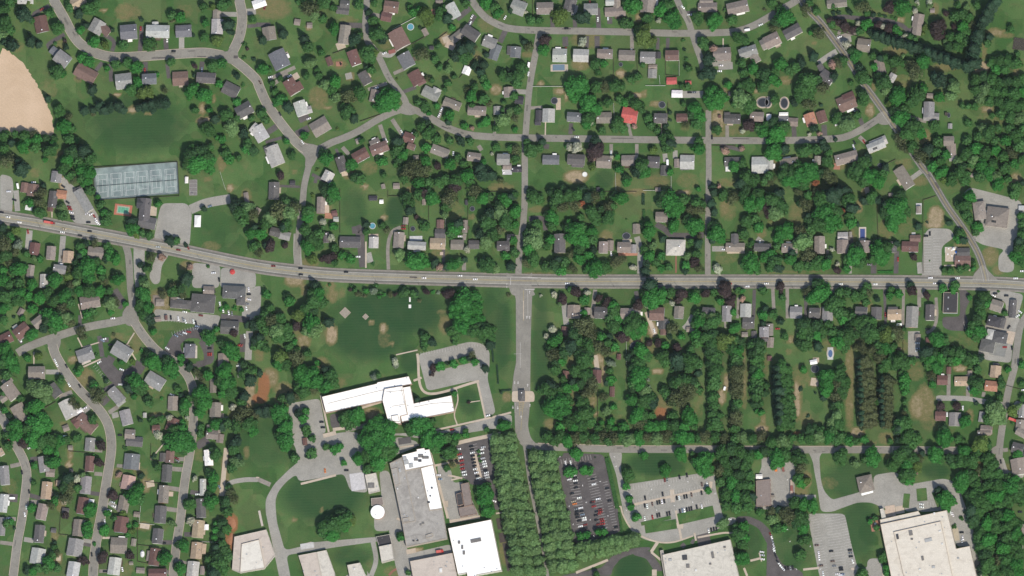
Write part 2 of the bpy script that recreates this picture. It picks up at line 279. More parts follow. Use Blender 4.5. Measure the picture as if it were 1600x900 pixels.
DATA="""O 0 0
H 158 -4 95 50 0 l
H 485 8 90 60 -32 t
H 257 150 78 100 -12 m
H 605 165 80 85 30 g
+ 655 185 70 50 40 b
H 803 198 100 88 -4 s
H 985 195 142 75 2 l
+ 970 158 35 40 0 l
H 1147 193 95 72 -2 s
H 1357 165 68 90 2 l
+ 1356 92 48 62 2 n
H 388 365 90 78 38 g
+ 342 322 55 45 38 s
H 535 458 135 80 30 b
H 772 505 98 92 -6 g
H 932 492 85 62 -2 s
H 1127 490 94 84 -2 b
H 1287 485 115 62 4 d
H 1442 560 98 75 28 d
H 1525 685 100 75 -28 d
H 1603 812 70 60 40 l
T 15 60 45 m;60 15 35 m;150 95 50 k;200 130 22 m;35 145 55 m;15 220 40 g;65 195 35 m;70 285 45 k;30 260 25 k;180 18 22 y;105 0 20 m;310 85 35 m;355 175 45 m;190 255 32 k;240 275 22 k;182 205 14 k
T 435 45 35 m;490 80 30 k;560 55 50 m;600 25 30 m;425 15 20 k;505 190 32 b;535 155 22 k;590 260 42 b;655 280 28 y;765 280 38 m;700 185 14 k;930 275 48 m;960 290 30 o;880 120 18 k;1075 95 35 m;1130 105 38 b;1075 130 18 o;1205 220 18 k
T 1282 145 28 b;1275 235 32 m;1355 255 42 y;1420 150 38 k;1440 200 22 k;1270 40 30 m;1330 45 20 y;1390 30 40 m;1430 20 25 m;1580 115 28 m;1530 275 18 m;1585 370 18 k;1525 360 16 m;1545 305 12 r
T 405 255 14 r;412 295 20 k;345 270 14 m;515 360 38 b;555 385 40 b;670 425 22 b;360 450 50 m;330 440 30 m;395 465 28 b;725 405 35 m;795 390 38 m;850 420 45 b;1070 390 32 m;1217 412 18 r;1330 410 42 m;1385 395 38 b;985 465 18 b;860 520 40 b;820 560 45 m;905 580 52 y;575 558 30 k;1030 565 22 o;1215 470 14 k;1235 520 18 m
T 1200 565 50 b;1275 595 55 b;1370 525 28 b;1480 475 22 k;1520 530 16 m;1480 640 32 b;1310 690 25 b;1220 690 28 m;1340 740 28 k;1410 720 45 m;1480 740 30 m;1450 800 55 g;1300 810 52 m;1360 860 20 b;1525 830 35 k;1575 740 25 m;1545 890 30 m;1390 870 30 b
T 525 690 28 k;580 685 22 k;620 660 32 k;650 685 32 k;690 670 34 k;735 660 34 k;765 685 25 k;870 670 30 k;905 660 32 k;945 650 32 k;985 650 34 k;1030 645 36 k;960 685 25 k;580 715 18 o
T 295 615 22 k;310 635 16 m;370 690 45 m;430 735 30 o;400 790 48 b;450 810 30 m;360 800 22 m;430 870 40 m;480 880 25 m;30 850 40 m;95 840 28 m;150 850 40 m;210 840 28 o;230 870 38 b;170 885 30 b;290 865 30 k;340 870 25 m;70 890 25 k;330 895 28 b
D a 26 310 35 215 85 205 105;a 26 405 215 300 280 330 310;a 26 700 320 712 260 650 215;a 28 875 322 885 165;a 30 1040 315 1035 240;g 34 1135 305 1135 235;g 30 1480 90 1385 88;a 26 640 390 585 460;a 26 690 400 695 510;a 32 908 385 908 460;a 24 1045 400 1055 490;a 30 1265 385 1258 440;g 40 1540 75 1600 70;a 22 1545 165 1600 160
C 1045 250 90 w;1085 320 0 k;1262 435 90 s;880 178 90 r;262 58 -30 r;905 440 90 r
B tan 0 285 -40 835 90 825 350 870 320 700 240 540 150 400 90 345
G dry 780 75 60 55 .5;850 80 30 40 .4;1150 70 60 40 .3;645 65 22 12 .8;730 595 28 10 .9;830 685 28 22 .9;930 710 25 10 .7;1265 680 20 40 .8;1300 750 18 18 1;1250 755 18 18 1;1340 620 10 25 .7;100 290 50 40 .4;300 560 60 70 .3;490 490 25 25 .5;380 280 30 30 .4
O 0 225
H 205 288 65 72 8 b
+ 152 272 40 58 8 b
H 352 205 62 65 8 g
+ 355 180 48 30 5 k
H 330 345 50 100 8 d
+ 385 315 60 50 8 u
+ 315 400 30 40 5 m
H 522 352 55 150 -30 g
+ 485 288 45 30 -20 d
B0 905 410 65 140 6 d
+ 895 370 75 60 5 k
+ 920 490 105 70 12 d
H 215 655 60 72 8 m
H 318 680 52 80 5 n
H 425 705 62 70 5 t
H 372 782 75 50 10 g
S 190 795 40 75 8 n
H 275 855 48 80 2 l
H 598 680 95 72 5 n
S 1540 335 24 60 -8 n
S 1166 225 16 36 0 w
T 40 110 55 o;130 150 45 k;110 110 28 k;20 30 40 m;140 20 45 b;220 20 40 m;280 100 20 b;320 40 50 m;420 100 50 b;450 50 50 k;400 150 45 m;440 200 40 m;510 160 40 b;490 110 40 m;520 40 45 k;560 100 45 m;555 180 45 b;540 240 40 b;560 290 38 m;510 215 35 m;460 225 28 o;270 260 20 k;255 310 40 o;250 370 40 o;190 365 32 b;250 430 45 m;385 440 40 m;385 400 30 g;150 370 18 m;630 380 35 m;650 430 30 b;660 480 38 m;680 440 25 m;610 330 20 b;830 530 45 b;820 480 32 k;890 560 28 m;930 570 32 m;850 565 26 y;1060 600 32 k;1105 605 28 m;1160 630 18 k;1275 405 20 k
T 1200 70 50 k;1170 120 45 m;1230 120 70 b;1290 80 45 m;1260 50 50 k;1310 150 40 b;1200 160 30 m;1300 110 45 b;1410 60 40 m;1430 90 38 b;1400 20 20 m;1490 85 25 m;1540 30 35 b;1580 40 35 k;1550 10 35 m;1510 430 55 m;1470 390 45 k;1540 400 45 g;1520 480 40 m;1570 560 40 b;1560 540 30 k;1580 440 40 o;1590 640 40 m;1590 520 25 k;1200 30 35 m;990 375 28 b;1320 20 28 m
T 20 620 50 o;15 520 25 k;60 570 30 m;100 540 28 y;70 590 30 b;30 700 45 m;30 650 40 o;110 630 32 l;100 670 30 o;115 780 50 b;90 800 35 m;20 790 30 b;60 740 30 o;250 720 26 b;215 715 20 g;165 690 26 m;200 880 40 b;120 870 40 m;30 850 40 b;60 880 35 m;345 850 50 b;320 830 32 k;430 830 30 y;430 780 22 o;500 640 32 m;520 680 35 b;500 700 28 k;590 620 28 o;540 620 22 k;540 770 65 b;490 800 45 m;480 750 30 k;600 740 35 m;630 790 35 b;640 830 30 m;560 840 40 b;670 640 30 m;680 700 32 b;720 720 40 b;690 670 30 b;740 850 42 b;720 820 25 k;660 720 22 k;660 860 22 o;880 755 22 k;910 775 22 k;950 710 32 o;1010 705 22 p;930 780 25 m;1190 770 20 p;1160 840 40 k;1150 870 30 m;1080 890 30 o;890 850 30 k;905 880 38 g;440 890 30 o;480 870 30 g;1300 765 14 m
D g 40 185 540 175 660;g 36 395 575 380 760;g 70 870 650 870 760 880 900;c 8 325 410 325 460;g 34 100 290 110 420;g 40 390 210 430 300 470 420;g 60 1190 410 1290 370 1440 342
C 112 265 80 V;55 297 0 w;90 350 20 k;395 265 35 k;403 340 15 g;423 365 35 k;432 393 15 m;438 408 15 r;445 430 15 w;452 452 10 k;455 468 10 k;570 440 -25 w;545 435 -25 l;590 452 60 r;598 470 55 w;553 490 0 k;605 490 50 w;10 427 10 k;120 490 10 w;50 457 10 w;560 545 8 k;390 552 10 w;400 532 10 t;500 572 10 k;330 495 10 m;175 548 80 r;988 644 10 l;1115 662 10 m;1175 648 60 m;1312 390 -20 s;1370 848 80 k;1335 806 0 w;210 240 0 w;615 495 50 w
A truck 305 492 60 14 10 r
A tent 1235 482 38 72 2 w
A umbrella 1453 800 34 30 0 r
A court 770 413 110 70 8 G
A deck 370 318 60 50 5 u;960 420 40 60 5 t;180 400 45 30 10 w
A bball 1208 272 50 100 0 n
A tennis 852 232 530 202 -3.5 q
L 0 185 75 205 85 260 75 440 0 430
L 430 240 470 270 600 420 640 510 460 495 430 420 390 340
L 1020 370 1170 370 1200 430 1185 640 1050 620 960 600 985 470 1000 400
L 1200 740 1380 760 1370 900 1200 900
L 1380 770 1600 800 1600 900 1375 900
L 980 690 1020 680 1060 690 1010 760 1000 870 960 880 930 830 960 740
G dry 400 255 30 60 .9;60 400 30 25 .5;1385 120 25 55 .6;1440 275 20 22 .9;370 60 60 25 .4;220 180 30 30 .4;1320 640 60 30 .4;590 690 80 40 .4;1540 320 30 40 .5;300 440 14 30 .4;1300 220 20 14 .5;1570 370 12 20 .7;1180 760 60 30 .6
F 590 145 1110 112 1120 325 600 350 590 145;1375 175 1410 285
O 0 450
H 562 85 118 75 -10 n
+ 562 65 118 30 -10 m
H 135 268 95 75 -38 m
S 98 248 30 30 -30 l
S 130 150 30 42 30 n
S 262 155 40 26 -50 t
H 240 212 70 60 -38 n
H 35 315 80 65 -25 m
H 228 528 100 75 0 n
H 532 415 100 78 -18 g
H 760 395 118 85 32 g
H 968 580 115 80 32 g
H 725 672 105 65 48 g
+ 750 710 55 40 -38 g
H 340 640 85 60 52 d
H 65 640 75 110 -35 n
S 45 580 60 40 -35 n
S 20 690 40 40 -35 n
H 125 780 80 110 -28 n
H 425 755 80 115 -25 l
S 495 770 40 30 -30 w
H 540 845 130 75 40 b
+ 490 830 75 60 -38 m
H 788 808 65 92 -14 g
H 1080 720 58 85 2 n
S 905 795 18 26 0 l
H 1080 855 75 80 20 m
H 975 880 45 45 0 m
H 1345 760 65 85 2 n
S 1400 820 40 26 0 n
H 1335 880 80 50 0 n
S 1332 610 36 85 0 n
H 1395 465 60 110 0 n
Z 1187 392 62 85 2 s
H 1435 245 110 80 4 d
Z 1268 95 145 110 6 d
Z 1130 100 125 50 6 d
+ 1085 90 36 65 4 n
Z 1462 25 140 75 4 d
Z 1505 75 50 60 4 d
H 1305 15 65 50 4 n
S 1000 88 48 40 0 n
S 985 195 40 26 -5 n
S 1038 185 12 26 0 m
S 985 270 0 0 0 n
S 412 875 34 34 -20 n
T 30 60 50 m;80 40 40 m;120 30 40 b;110 80 45 m;180 50 35 b;200 130 38 b;60 110 30 m;20 130 40 b;20 200 35 m;140 190 22 b;85 180 14 k;250 60 45 b;300 40 45 m;340 80 45 m;400 50 50 b;440 90 38 m;390 130 40 o;310 170 50 b;350 210 60 b;300 200 40 k;410 190 45 g;380 160 38 k;330 250 35 m;270 250 32 k;200 290 45 b;170 300 28 m;440 220 28 o;500 20 40 b;560 20 50 m;620 20 40 b;440 20 30 k;680 20 30 m;545 165 35 b;580 150 30 m;560 185 30 m;690 95 50 g;720 90 35 o;690 150 25 b;505 270 35 o;520 310 22 o;440 180 28 m
T 900 40 50 b;880 100 45 m;920 120 40 b;900 170 45 m;930 190 38 k;870 30 35 k;880 80 32 k;960 275 26 b;1020 40 30 o;1080 20 40 m;1130 10 35 k;1140 40 28 o;1380 130 18 b;1415 115 22 b;1465 125 18 b;1510 135 16 b;1590 230 38 k;1545 225 22 k;1590 330 30 k;1585 370 25 m;1310 310 50 b;1280 290 35 m;1355 260 24 b;1440 390 60 b;1410 370 40 m;1460 280 26 r;1465 430 35 b;1390 350 32 k;1540 530 50 m;1560 570 38 k;1530 490 35 k;1590 520 30 m;1400 540 60 b;1420 600 60 b;1440 650 50 m;1380 580 45 m;1390 660 35 b;1410 500 45 b;1300 540 38 b;1230 530 28 o;1180 490 26 k;1260 560 30 o;1310 610 0 m;1250 660 55 b;1270 720 50 b;1240 700 45 m;1290 680 38 b;1240 780 38 b;1160 730 45 b;1150 770 35 m;1180 690 28 m;1520 680 35 k;1510 720 32 m;1500 820 50 o;1540 780 45 o;1480 860 45 m;1560 850 50 m;1590 800 35 o;1580 890 40 b;1455 745 22 w;1170 812 16 w;1060 810 22 w;1130 440 32 b;1130 470 22 b;1110 640 30 m;1010 690 14 b;875 825 14 k;1360 850 45 b;1420 850 40 m;1390 860 30 k;1255 870 26 m
T 30 380 50 b;60 450 55 b;90 500 40 b;20 470 40 m;40 540 38 m;170 440 28 b;165 430 18 k;240 425 26 y;30 400 40 m;380 575 32 m;250 640 70 g;200 620 50 g;280 690 45 g;220 740 55 b;180 760 38 m;130 690 28 m;60 800 22 k;240 850 75 b;200 830 50 k;290 860 50 b;180 880 45 m;100 870 50 b;60 880 35 m;20 660 20 m;30 760 25 b;495 525 32 b;500 500 25 m;590 610 32 b;580 590 22 k;620 680 45 o;590 650 40 o;600 420 16 m;700 380 10 k;710 290 14 o;885 390 16 b;930 420 38 k;960 460 55 b;920 460 38 m;1000 480 40 b;1060 500 55 b;1040 460 45 k;1080 540 35 b;850 590 55 b;820 570 40 k;870 630 45 m;800 620 32 k;930 720 35 m;920 690 26 k;890 620 40 m;760 465 22 b;830 460 20 y;440 390 8 y;660 575 16 k;840 680 22 b;450 710 30 o;475 740 26 o;580 820 35 m;1130 670 20 k;1105 630 22 g;1090 890 45 m;1140 880 35 b;960 830 35 m;1010 820 28 m;1140 840 24 b;690 760 0 m;1310 890 22 b;530 200 8 m;785 100 22 b
D a 22 500 230 500 170;a 100 700 80 760 40;c 8 515 190 490 100;a 34 745 130 760 90;c 8 212 400 212 480;g 30 285 525 370 525;c 8 485 310 515 370;c 8 520 370 620 340;a 60 650 310 650 340;a 28 620 300 640 430;c 8 790 360 840 280;a 50 700 430 680 480 720 530;a 60 640 470 760 570;a 60 760 550 830 520 880 470;c 8 820 400 850 450;a 30 740 590 650 640;g 26 370 680 450 650;c 10 460 520 630 445;g 34 500 790 560 740;g 26 680 780 740 740;a 60 640 690 670 720;g 34 700 800 740 790;a 50 1050 400 1100 310 1180 280 1250 260;a 60 1060 380 1120 400;a 40 1260 330 1290 400 1290 460 1230 480;a 60 1300 350 1310 450;a 40 1290 280 1260 330;g 100 1560 200 1570 0;a 40 1380 180 1560 200;a 40 1520 290 1520 400;g 44 1560 270 1550 450;g 30 1500 470 1500 560;g 28 1220 560 1330 560;a 40 1100 400 1160 450 1120 470;a 20 1180 490 1230 480;a 20 120 330 140 345;g 40 1140 690 1190 700
L 960 130 1360 170 1380 180 1340 300 1240 280 1230 230 1080 205 970 210
C 705 190 -5 w;355 478 65 w;345 455 65 w;415 488 60 k;498 612 60 k;432 605 60 w;530 752 -25 w;650 320 -15 w;690 355 -15 k;620 465 -30 w;752 603 0 w;760 510 20 w;640 328 30 s;125 328 40 w;1155 150 10 w;1115 190 80 w;1145 198 75 g;1160 208 70 w;1210 208 75 w;1225 218 75 k;1068 185 85 k;1232 240 10 s;1225 255 10 g;1180 275 10 r;1155 282 20 w;1130 290 20 g;1100 298 30 s;1045 378 35 w;1310 378 0 k;1310 410 0 r;1310 420 0 r;1305 358 0 g;1500 360 10 r;1530 300 80 w;1505 355 10 m;1430 155 80 w;1450 160 80 g;1395 140 80 w;1555 10 80 w;1555 40 0 k;1555 72 10 w;1540 125 80 w;1545 100 10 g;1075 668 15 w;1490 488 5 w;1375 100 80 w;1295 85 0 t;1340 18 80 k;1255 172 10 m
A deck 470 750 40 40 -30 t;1360 800 80 30 0 t;1225 400 16 80 0 c;540 465 60 14 -22 c
A bed 990 80 70 70 0 n
G dry 455 450 30 20 .8;530 560 60 60 .6;740 310 50 30 .4;430 630 30 40 .4;400 850 30 20 .5;1560 680 40 70 .8;1130 130 60 60 .2;840 350 40 70 .4;980 330 50 60 .25;1000 90 70 80 .7;1480 800 60 60 .4;1570 590 30 60 .9;900 640 200 60 .2;1330 740 60 40 .5;980 800 50 20 .7;1570 850 40 40 .5;1320 380 40 80 .2
F 500 10 500 160;145 640 105 560 80 550;270 560 275 600;280 750 350 710
M 600 455 660 425 740 520 850 510 885 435 930 460 880 545 790 605 700 595 640 520
M 1030 385 1090 300 1180 255 1260 255 1335 300 1335 470 1240 495 1215 475 1285 450 1285 340 1250 315 1170 312 1120 360 1165 440 1130 465 1050 415
O 0 675
H 272 200 58 95 -8 g
S 315 255 50 45 5 n
H 28 270 55 115 -4 g
H 290 365 60 105 6 t
H 262 498 60 95 12 n
H 245 635 58 105 6 d
H 235 775 85 95 10 l
H 22 445 50 110 8 l
H 12 590 40 110 5 g
H 5 125 30 40 -30 t
H 562 78 58 80 5 g
H 560 198 52 92 4 m
H 535 330 62 105 6 g
H 515 460 60 100 10 m
H 492 598 68 100 6 n
H 468 720 90 105 10 g
H 458 860 70 95 10 l
H 812 15 60 60 4 n
+ 840 60 100 55 6 d
H 822 185 92 95 6 s
H 800 315 78 85 12 p
H 772 450 62 100 10 n
H 757 578 78 95 8 m
H 742 708 98 95 4 n
H 715 838 72 105 8 l
H 1062 155 48 70 4 b
S 1020 158 40 50 4 d
H 1042 258 58 105 4 d
H 1022 388 58 105 4 n
H 1002 515 68 105 4 d
H 985 650 62 90 6 d
H 965 780 60 105 8 m
+ 932 775 26 60 8 n
S 878 865 48 30 4 n
H 985 885 110 60 0 m
H 1325 15 70 50 6 n
S 1375 40 40 50 8 n
H 1303 160 48 95 -4 w
H 1268 345 34 100 0 l
H 1255 475 55 115 -2 d
H 1238 605 68 105 6 t
+ 1290 595 22 30 0 w
H 1228 740 66 100 6 t
+ 1265 730 40 60 6 t
H 1205 860 70 100 6 l
S 1265 865 24 50 6 n
H 1415 110 0 0 0 n
S 440 98 24 24 0 n
S 405 30 16 14 0 w
S 445 240 20 18 0 k
S 410 490 40 28 8 d
S 335 615 28 24 8 d
S 370 318 34 30 0 t
S 855 515 34 28 8 n
S 835 690 26 42 8 n
S 820 820 20 16 0 n
S 570 433 32 22 10 w
S 890 762 12 24 0 w
Y pavilion 4.5 P N 1465 655 1665 610 1720 770 1650 855 1500 880 1450 860
Y pavilion 5.6 W N 1510 700 1620 672 1655 850 1500 880
T 50 90 35 m;100 20 45 b;150 70 38 r;40 20 30 m;200 40 60 b;260 60 50 m;240 20 40 b;320 50 50 m;300 110 40 b;370 60 45 b;350 130 30 b;420 50 30 m;480 40 35 m;240 120 18 g;330 190 45 b;300 180 32 k;215 210 24 b;210 320 20 m;420 290 40 k;410 320 40 m;400 350 38 k;440 340 35 o;430 370 35 o;345 430 32 b;320 460 28 o;355 400 22 k;200 475 32 b;300 820 45 b;290 850 40 m;240 850 35 m;210 870 32 b;330 770 28 m;360 850 30 m;170 860 25 k;70 560 22 b;40 570 28 m;630 80 32 r;615 190 28 r;585 150 18 b;480 295 26 w;520 270 22 g;545 275 22 m;565 480 45 b;560 500 40 b;545 600 42 b;550 640 35 b;520 800 32 r;640 785 40 r;815 770 30 r;650 610 38 b;670 510 26 b;770 510 24 y;700 460 0 m;705 395 36 r;830 400 60 b;860 360 45 b;870 420 40 m;800 380 30 k;880 270 20 k;745 265 18 p;780 100 18 m;800 640 22 b;805 585 22 b;850 580 20 b;820 620 22 y;410 520 25 r;480 350 28 m;500 350 22 m;480 570 8 k;410 420 40 o;590 700 16 b;720 540 24 m
T 1120 60 85 b;1060 40 45 b;1180 80 45 b;1150 110 40 m;985 15 28 w;1000 20 24 w;1250 10 28 m;1350 140 45 m;1330 110 30 k;985 220 28 m;965 145 18 k;1310 260 35 k;1330 290 42 b;1330 340 40 b;1300 400 38 k;1320 440 50 b;1310 470 35 m;1190 450 42 m;1165 440 25 k;1218 290 18 w;1195 555 28 w;1075 570 24 g;1150 710 42 b;1115 700 28 k;1130 860 42 b;1110 840 26 k;1030 790 48 b;1000 770 25 k;1440 380 35 o;1430 350 28 k;1460 420 32 o;1410 440 40 k;1420 500 38 m;1390 570 38 k;1410 610 40 m;1380 640 35 k;1350 620 30 b;1340 660 25 b;1390 700 35 m;1400 740 40 m;1360 780 45 k;1380 820 45 m;1340 840 40 m;1420 780 38 m;1330 890 45 k;1400 860 40 m;1350 720 28 k;1470 70 42 k;1460 110 45 m;1480 30 20 k;1480 190 45 g;1450 220 38 m;1490 160 28 k;1300 800 30 m;340 720 22 m;340 690 14 k;360 760 22 o;1350 570 20 b;1240 340 0 m;90 600 10 k;950 160 10 k
D g 26 1300 325 0 0;g 26 65 215 130 200;a 26 190 170 240 165;a 28 185 395 255 415;g 26 190 435 240 440;g 30 150 670 210 680;g 24 0 690 80 700;g 24 40 540 100 545;g 18 570 115 640 120;a 26 560 380 630 390;g 24 590 260 640 265;g 30 520 680 580 690;a 22 520 700 575 710;g 30 680 440 740 480;c 14 640 662 690 662;g 22 620 870 700 870;g 22 730 210 780 215;g 26 1100 170 1160 170;g 28 1065 230 1140 235;g 28 1050 350 1125 360;g 28 1040 480 1110 490;a 28 1015 690 1090 690;a 28 1190 375 1260 385;a 30 1150 640 1205 640;a 50 1230 90 1300 45;a 24 1110 880 930 870;c 8 1050 40 940 175;g 16 1110 800 1170 820;a 50 50 410 110 415;t 30 1385 400 1415 100
C 55 55 60 r;185 100 -25 w;195 185 -20 k;137 252 80 k;182 372 80 k;165 470 80 w;155 515 80 w;50 540 0 w;78 415 0 V;710 465 20 w;705 440 20 l;685 490 20 w;655 560 80 w;1108 180 30 g;1235 390 0 w;765 858 80 w;1025 695 0 k;1060 690 0 0;573 765 80 k;657 872 0 k;750 20 0 k;1372 345 60 s;1105 165 30 m
A deck 870 60 35 60 6 l;855 215 40 50 5 t;440 715 30 50 10 t;940 325 50 40 -10 t;400 440 30 30 0 t;1068 388 30 30 4 t;1395 740 0 0 0 t;905 590 60 30 10 t;365 790 30 30 0 t
A mound 1450 570 50 80 -10 u;1440 670 40 80 10 u
O2 890 762 14 22 0 w
G dry 380 440 30 60 .6;440 130 20 40 .7;430 205 20 20 .9;230 260 0 0 0;1410 250 25 120 .6;1440 150 25 60 .4;910 330 30 50 .7;365 320 25 20 .8;340 650 20 40 .6;365 790 25 30 .8;1450 570 35 60 1;1435 680 25 50 1;900 590 50 25 .6;550 430 30 20 .3;730 260 30 40 .5;1260 800 30 30 .4;1370 350 25 40 .4;880 250 50 30 .4;1540 130 20 40 .5;760 850 80 60 .35;1250 130 40 60 .35;60 350 50 60 .3
F 380 505 370 640 430 645;945 70 940 175 1145 200;860 500 860 810 1040 845;905 310 1030 325;880 455 870 570 965 580;860 705 950 715;1250 685 1360 690;430 120 550 130
D g 30 1405 400 1430 325 1520 300 1610 298
G dry 1430 690 50 60 1
O 400 0
H 20 20 80 50 -18 w
H 555 25 55 45 6 d
+ 542 65 75 42 8 d
H 845 42 88 68 8 b
+ 815 105 62 52 12 m
H 1230 65 62 92 -28 l
H 82 208 78 80 -8 n
H 552 215 62 115 8 n
H 893 240 98 118 -28 b
H 1340 205 105 65 35 d
+ 1258 225 95 48 -38 n
H 1460 265 80 65 22 g
+ 1492 325 58 95 20 s
H 145 370 100 110 -25 s
S 1588 315 35 50 4 d
H 612 360 62 92 -20 m
S 458 383 32 52 -20 m
H 938 375 80 90 -28 s
H 680 487 58 80 -28 d
H 1000 485 75 85 -28 m
+ 1030 505 50 45 -28 m
S 1317 440 45 48 22 w
H 222 540 70 95 -30 m
+ 265 540 45 50 -30 m
H 738 598 48 75 12 n
H 1093 585 105 65 28 g
+ 1120 580 50 60 28 l
H 280 675 70 88 -18 l
+ 315 690 65 40 -15 l
H 1225 650 108 52 22 n
H 1578 575 55 60 -2 n
H 1380 690 110 55 4 n
+ 1508 690 42 48 0 g
H 400 790 110 90 -30 n
H 25 832 78 95 -30 l
H 955 862 68 60 20 m
H 745 895 60 50 -25 n
S 258 138 34 34 10 n
S 335 158 30 30 0 n
S 1057 200 28 42 -28 n
S 1098 298 22 20 0 k
S 1145 8 40 20 0 n
S 640 880 30 30 -20 n
T 265 15 20 m;340 50 55 o;430 20 45 m;370 90 40 g;480 50 30 m;420 120 32 m;640 30 35 m;700 75 22 k;740 20 25 m;735 130 38 m;485 180 42 b;620 245 42 k;650 215 25 m;760 215 58 m;790 240 40 k;40 245 28 k;165 205 30 k;300 240 28 k;320 290 40 m;410 325 25 m;700 340 62 m;720 330 45 y;45 430 42 b;90 440 20 m;100 520 22 m;150 490 22 m;340 390 40 g;380 440 22 m;315 475 28 m;390 475 28 m;430 530 40 g;495 510 45 b;480 560 40 m;720 440 32 m;690 420 18 k;120 575 28 m;150 625 45 b;195 665 35 k;820 630 78 b;850 600 55 b;790 670 50 b;580 600 50 o;650 580 50 m;500 610 35 g;570 700 50 m;610 735 28 k;550 660 25 m;40 710 40 m;60 750 30 m
T 300 850 30 b;190 885 22 b;980 80 35 b;1055 90 50 y;1080 125 38 y;1020 60 25 b;1025 172 14 k;960 45 22 m;1150 80 45 m;1195 110 35 k;1225 175 25 b;1240 60 20 m;1440 15 45 b;1490 45 38 m;1510 85 38 b;1310 20 30 m;1590 60 20 k;1290 250 14 k;1285 310 42 k;1330 290 40 k;1250 350 40 k;1300 360 45 m;1360 300 25 o;1035 340 48 o;1120 370 32 m;1140 285 25 m;1080 295 9 k;1100 500 22 m;1075 490 22 o;1150 420 25 m;1200 430 25 g;1370 410 30 k;1420 400 28 k;1400 450 28 k;1440 340 20 k;1200 520 28 m;1180 560 20 m;1240 480 22 m;1420 490 30 m;1370 545 30 m;1345 600 40 b;1420 620 40 m;1440 530 35 b;1320 560 20 o;1540 470 40 m;1590 480 35 k;1460 650 22 o;1130 660 22 b;1050 665 40 m;1015 640 30 m;1080 710 20 b;1210 720 40 b;1305 790 26 b;1200 760 20 k;1440 760 35 b;1400 780 22 b;1540 750 48 g;1590 700 30 g;1500 800 25 m;1550 640 20 m;1040 790 40 m;1080 830 45 m;1000 840 22 m;880 880 35 k;1210 880 28 m;1280 880 30 k;1340 885 28 m;1130 870 35 m;660 880 22 m;510 805 12 y;1070 770 25 k;1540 690 22 m;1350 660 25 m;530 400 8 r;880 493 10 y;1350 802 16 p;1580 440 14 k;300 5 30 m
D a 28 0 155 90 155;a 34 665 160 525 155;g 26 690 80 790 105;a 34 1340 50 1255 120;a 30 1370 95 1310 190;a 34 1560 190 1525 265;g 30 760 335 840 345 870 310;g 24 245 420 80 495;g 24 200 460 90 540;g 40 600 470 560 480;g 22 820 520 700 560;g 22 860 460 930 430;a 24 920 575 1000 545;a 36 330 725 270 755;a 38 130 790 60 835;a 44 330 800 250 840;g 22 1140 740 1170 660;g 26 775 780 810 890;g 26 850 745 920 850;g 20 1490 840 1500 740;a 26 1600 690 1530 690;a 20 60 890 160 860
C 90 482 -15 w;210 475 -30 w;803 333 -25 w;752 550 -20 w;1340 145 -60 w;1350 105 -60 w;1160 685 -60 w;1145 720 -60 w;330 742 -20 w;150 712 60 k;290 888 55 w;912 825 60 w;815 878 60 w;1410 40 30 k;1557 110 -60 w;25 515 60 n;55 48 -70 m;700 70 20 k
O2 966 168 22 22 0 p
A deck 530 285 55 45 -20 t;1190 245 45 40 -20 t;1215 285 60 45 30 t;520 400 40 30 0 u;850 322 45 25 -15 m;1128 75 60 40 -8 u;185 350 45 40 -25 t;245 480 50 40 -30 t
G dry 100 50 120 70 .5;1185 245 35 40 .9;1500 560 35 30 .8;390 610 60 70 .5;330 170 20 20 .8;580 125 60 20 .4;450 675 20 10 .9;1130 75 35 22 .9;520 400 50 30 .5;590 480 25 25 .7;810 270 40 40 .4;1440 150 60 60 .3;1385 345 20 30 .5
F 480 335 580 300;850 185 1000 105;925 300 1075 220;1120 255 1195 200;1145 430 1210 370;1380 350 1270 490;650 760 780 715
O 400 225
H 115 72 88 125 -22 l
+ 90 30 70 50 -22 d
H 112 292 62 105 2 d
H 448 202 60 62 28 l
H 535 125 55 95 -18 d
H 652 70 95 65 -28 m
H 770 25 110 60 -20 b
H 970 15 45 35 20 b
H 1150 45 110 55 22 n
H 1362 80 80 50 8 n
H 1545 95 75 65 2 g
+ 1570 140 50 35 0 n
H 405 382 46 100 2 n
H 120 550 62 50 15 d
+ 180 572 65 48 15 g
H 438 585 30 60 0 d
H 588 612 128 66 2 d
H 735 615 55 65 2 l
H 892 600 62 95 4 n
H 1005 635 110 48 4 l
H 1135 622 92 66 2 t
+ 1150 560 60 55 2 d
+ 1152 500 42 50 2 b
H 1258 628 78 58 2 n
H 1305 515 28 75 2 n
H 1362 628 62 50 0 d
H 1545 635 75 55 0 d
H 1590 585 40 40 0 k
S 878 262 36 32 0 n
S 1000 85 28 24 0 n
S 935 480 28 40 5 n
S 1050 362 18 34 0 n
S 490 432 30 30 -10 m
S 732 338 48 26 0 k
S 784 360 20 20 0 w
S 10 418 28 34 30 n
S 228 243 30 26 0 k
S 500 470 28 26 0 l
S 795 265 20 25 -15 n
S 1315 365 12 28 0 k
